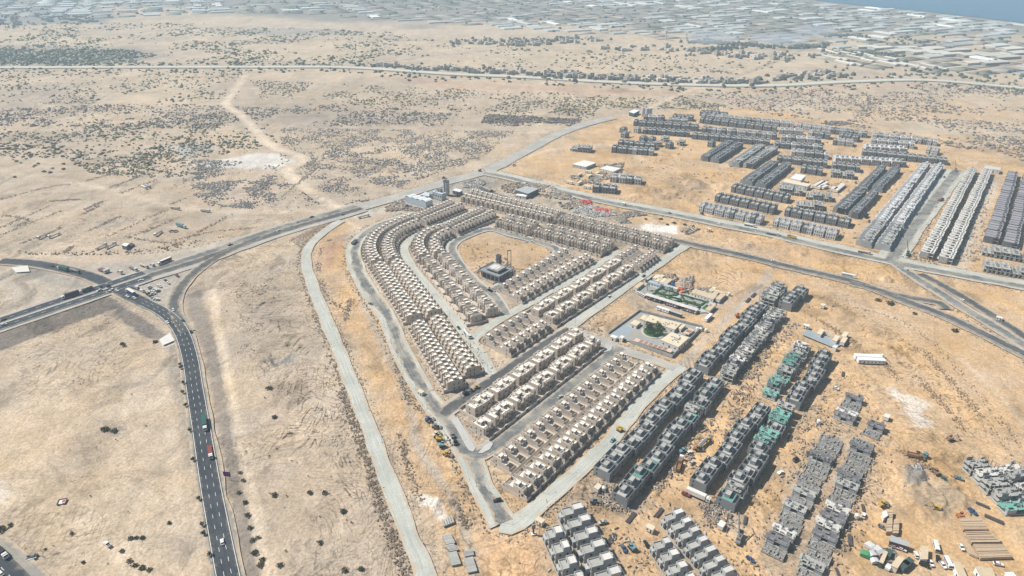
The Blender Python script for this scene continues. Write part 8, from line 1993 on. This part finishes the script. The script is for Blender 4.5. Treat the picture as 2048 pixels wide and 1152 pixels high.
def build_lamps():
    lp = lamp_proto()
    for rd, pts, (dx, dy) in LAMPS:
        for i, (px, py) in enumerate(pts):
            x, y = G(px, py); lp.place('street_lamp', (x, y, 0), math.atan2(dy, dx) if rd != 'gravel road' else math.pi - .4, None, f'{ORD[i]} slim street lamp along the {rd}, counted along it', 'street lamp', 'street lamps along the ' + rd)
    tr = [tree_proto(s, 3.2, 1.4, 90) for s in (5, 6)]
    for i, (px, py) in enumerate([(387, 922), (405, 1052), (408, 1070), (420, 1112), (372, 813), (366, 787), (367, 768), (362, 738), (380, 863), (361, 732), (398, 1000)]):
        x, y = G(px, py); R.choice(tr).place('young_tree', (x, y, -.2), R.uniform(0, 6), None, f'{ORD[i]} young roadside tree beside the three-lane road, in planting order', 'tree', 'young trees beside the three-lane road')
    # billboard beside the three-lane road
    x, y = G(456, 958); root = link('billboard', None, None, (x, y, 0), math.radians(-8)); tag(root, 'blue and red billboard on two posts beside the three-lane road', 'billboard')
    b = MB(); b.box(-2.4, 2.4, -.08, .08, 2.2, 6.0, 0, True); bd = b.build('panel', M['bill_blue'], root)
    b = MB(); b.box(-1.2, 1.3, -.12, -.085, 3.0, 5.4, 0, True); b.build('red_print', M['bill_red'], bd)
    for s in (-1.4, 1.4): b = MB(); b.box(s - .12, s + .12, -.1, .14, -.2, 2.2); b.build('post', M['steel'], root)
    # sign column by the quarry road corner
    x, y = G(1067, 1068); root = link('sign_column', None, None, (x, y, 0), .3); tag(root, 'tall dark sign column on a white plinth by the quarry road corner', 'sign')
    b = MB(); b.box(-.5, .5, -.3, .3, .6, 4.2); b.build('column', M['dark_slab'], root); b = MB(); b.box(-1.1, 1.1, -.35, .35, 4.2, 7.4, 0, True); b.build('panel', M['block'], root); b = MB(); b.box(-1.4, 1.4, -1, 1, -.2, .6); b.build('plinth', M['white_wall'], root)
    # low prayer enclosure with red carpet
    x, y = G(124, 1004); root = link('prayer_enclosure', None, None, (x, y, 0), .25); tag(root, 'small walled prayer place with red carpet on the open sand', 'enclosure')
    for q in ((-2.4, 2.4, 2.1, 2.4), (-2.4, -2.1, -1.8, 2.1), (2.1, 2.4, -1.8, 2.1), (-2.4, -.8, -2.1, -1.8), (.8, 2.4, -2.1, -1.8)):
        b = MB(); b.box(*q, -.2, .6); b.build('kerb_wall', M['dark_slab'], root)
    b = MB(); b.box(-2.0, 2.0, -1.7, 2.0, -.05, .08); b.build('floor', M['plaster'], root); b = MB(); b.box(.0, 1.6, -.6, 1.6, .081, .13); b.build('carpet', M['red_canvas'], root)
    # abandoned wreck pile
    x, y = G(63, 1114); root = link('scrap_heap', None, None, (x, y, 0), .5); tag(root, 'dark burnt scrap heap with a pale beam on the sand', 'scrap heap')
    b = MB()
    for k in range(16): b.obox(R.uniform(-3, 3), R.uniform(-1, 1), R.uniform(0, 3), R.uniform(.6, 2), R.uniform(.3, 1), -.2, R.uniform(.4, 1.4))
    tag(b.build('scrap', M['dark_slab'], root), kind='stuff'); b = MB(); b.box(-2.5, 2.5, -2.2, -1.6, -.1, .5); b.build('beam', M['plaster'], root)
    # desert workshop
    building('desert_workshop', [(243, 490), (250, 486), (258, 488), (252, 493)], 4, 'white box hut beside machinery on the western desert', 'workshop', 'dark_slab', 'white_sheet', 0, False)
    b = MB()
    for k in range(14): b.obox(R.uniform(-5, 5), R.uniform(-3, 3), R.uniform(0, 3), R.uniform(1, 3), R.uniform(.6, 1.5), -.2, R.uniform(1, 3))
    x, y = G(261, 492); tag(b.build('machinery_pile', M['dark_slab']), 'dark pile of machinery beside the desert workshop', 'machinery', kind='stuff').location = (x, y, 0)
    # stacks of steel bars lying about the site
    bm = MB()
    for k in range(9): bm.box(-6, 6, -1.6 + k * .36, -1.6 + k * .36 + .24, -.1, .35 + .12 * (k % 2))
    bmm = bm.mesh('steel_bars', M['rust_dark'])
    for i, (px, py, a, s) in enumerate(((1222, 1078, 55, .8), (1318, 1025, 50, .7), (1262, 1035, 52, .8), (1640, 1085, 75, .6), (1615, 908, 70, .5), (1725, 948, 80, .5), (1726, 1016, 72, .5), (1700, 1080, 70, .7), (1490, 1040, 65, .6), (1988, 1038, -40, .8), (1552, 795 - 30, 60, .5), (1580, 875, 60, .6), (1686, 748, 62, .6), (1496, 600, 52, .8), (1507, 590, 52, .8), (1675, 1145, 85, .5), (1965, 1010, -40, .6))):
        x, y = G(px, py); o = link('steel_bundle', bmm, None, (x, y, 0), math.radians(a), (s, s, 1)); tag(o, f'{ORD[i]} dark bundle of steel bars on the building site sand', 'steel bars', 'bundles of steel bars', kind=None)
M['bill_blue'] = mat('bill_blue', (.03, .04, .26)); M['bill_red'] = mat('bill_red', (.40, .03, .06)); M['rust_dark'] = mat('rust_dark', (.12, .105, .11), (.08, .07, .075), .5)

# ------------------------------------------------------------------ assemble
build_ground()
build_roads()
build_villas()
build_site()
build_far_estate()
build_compounds()
build_vehicles()
build_lamps()
build_vegetation()
build_clods()
build_far()
build_smoke()
build_haze()
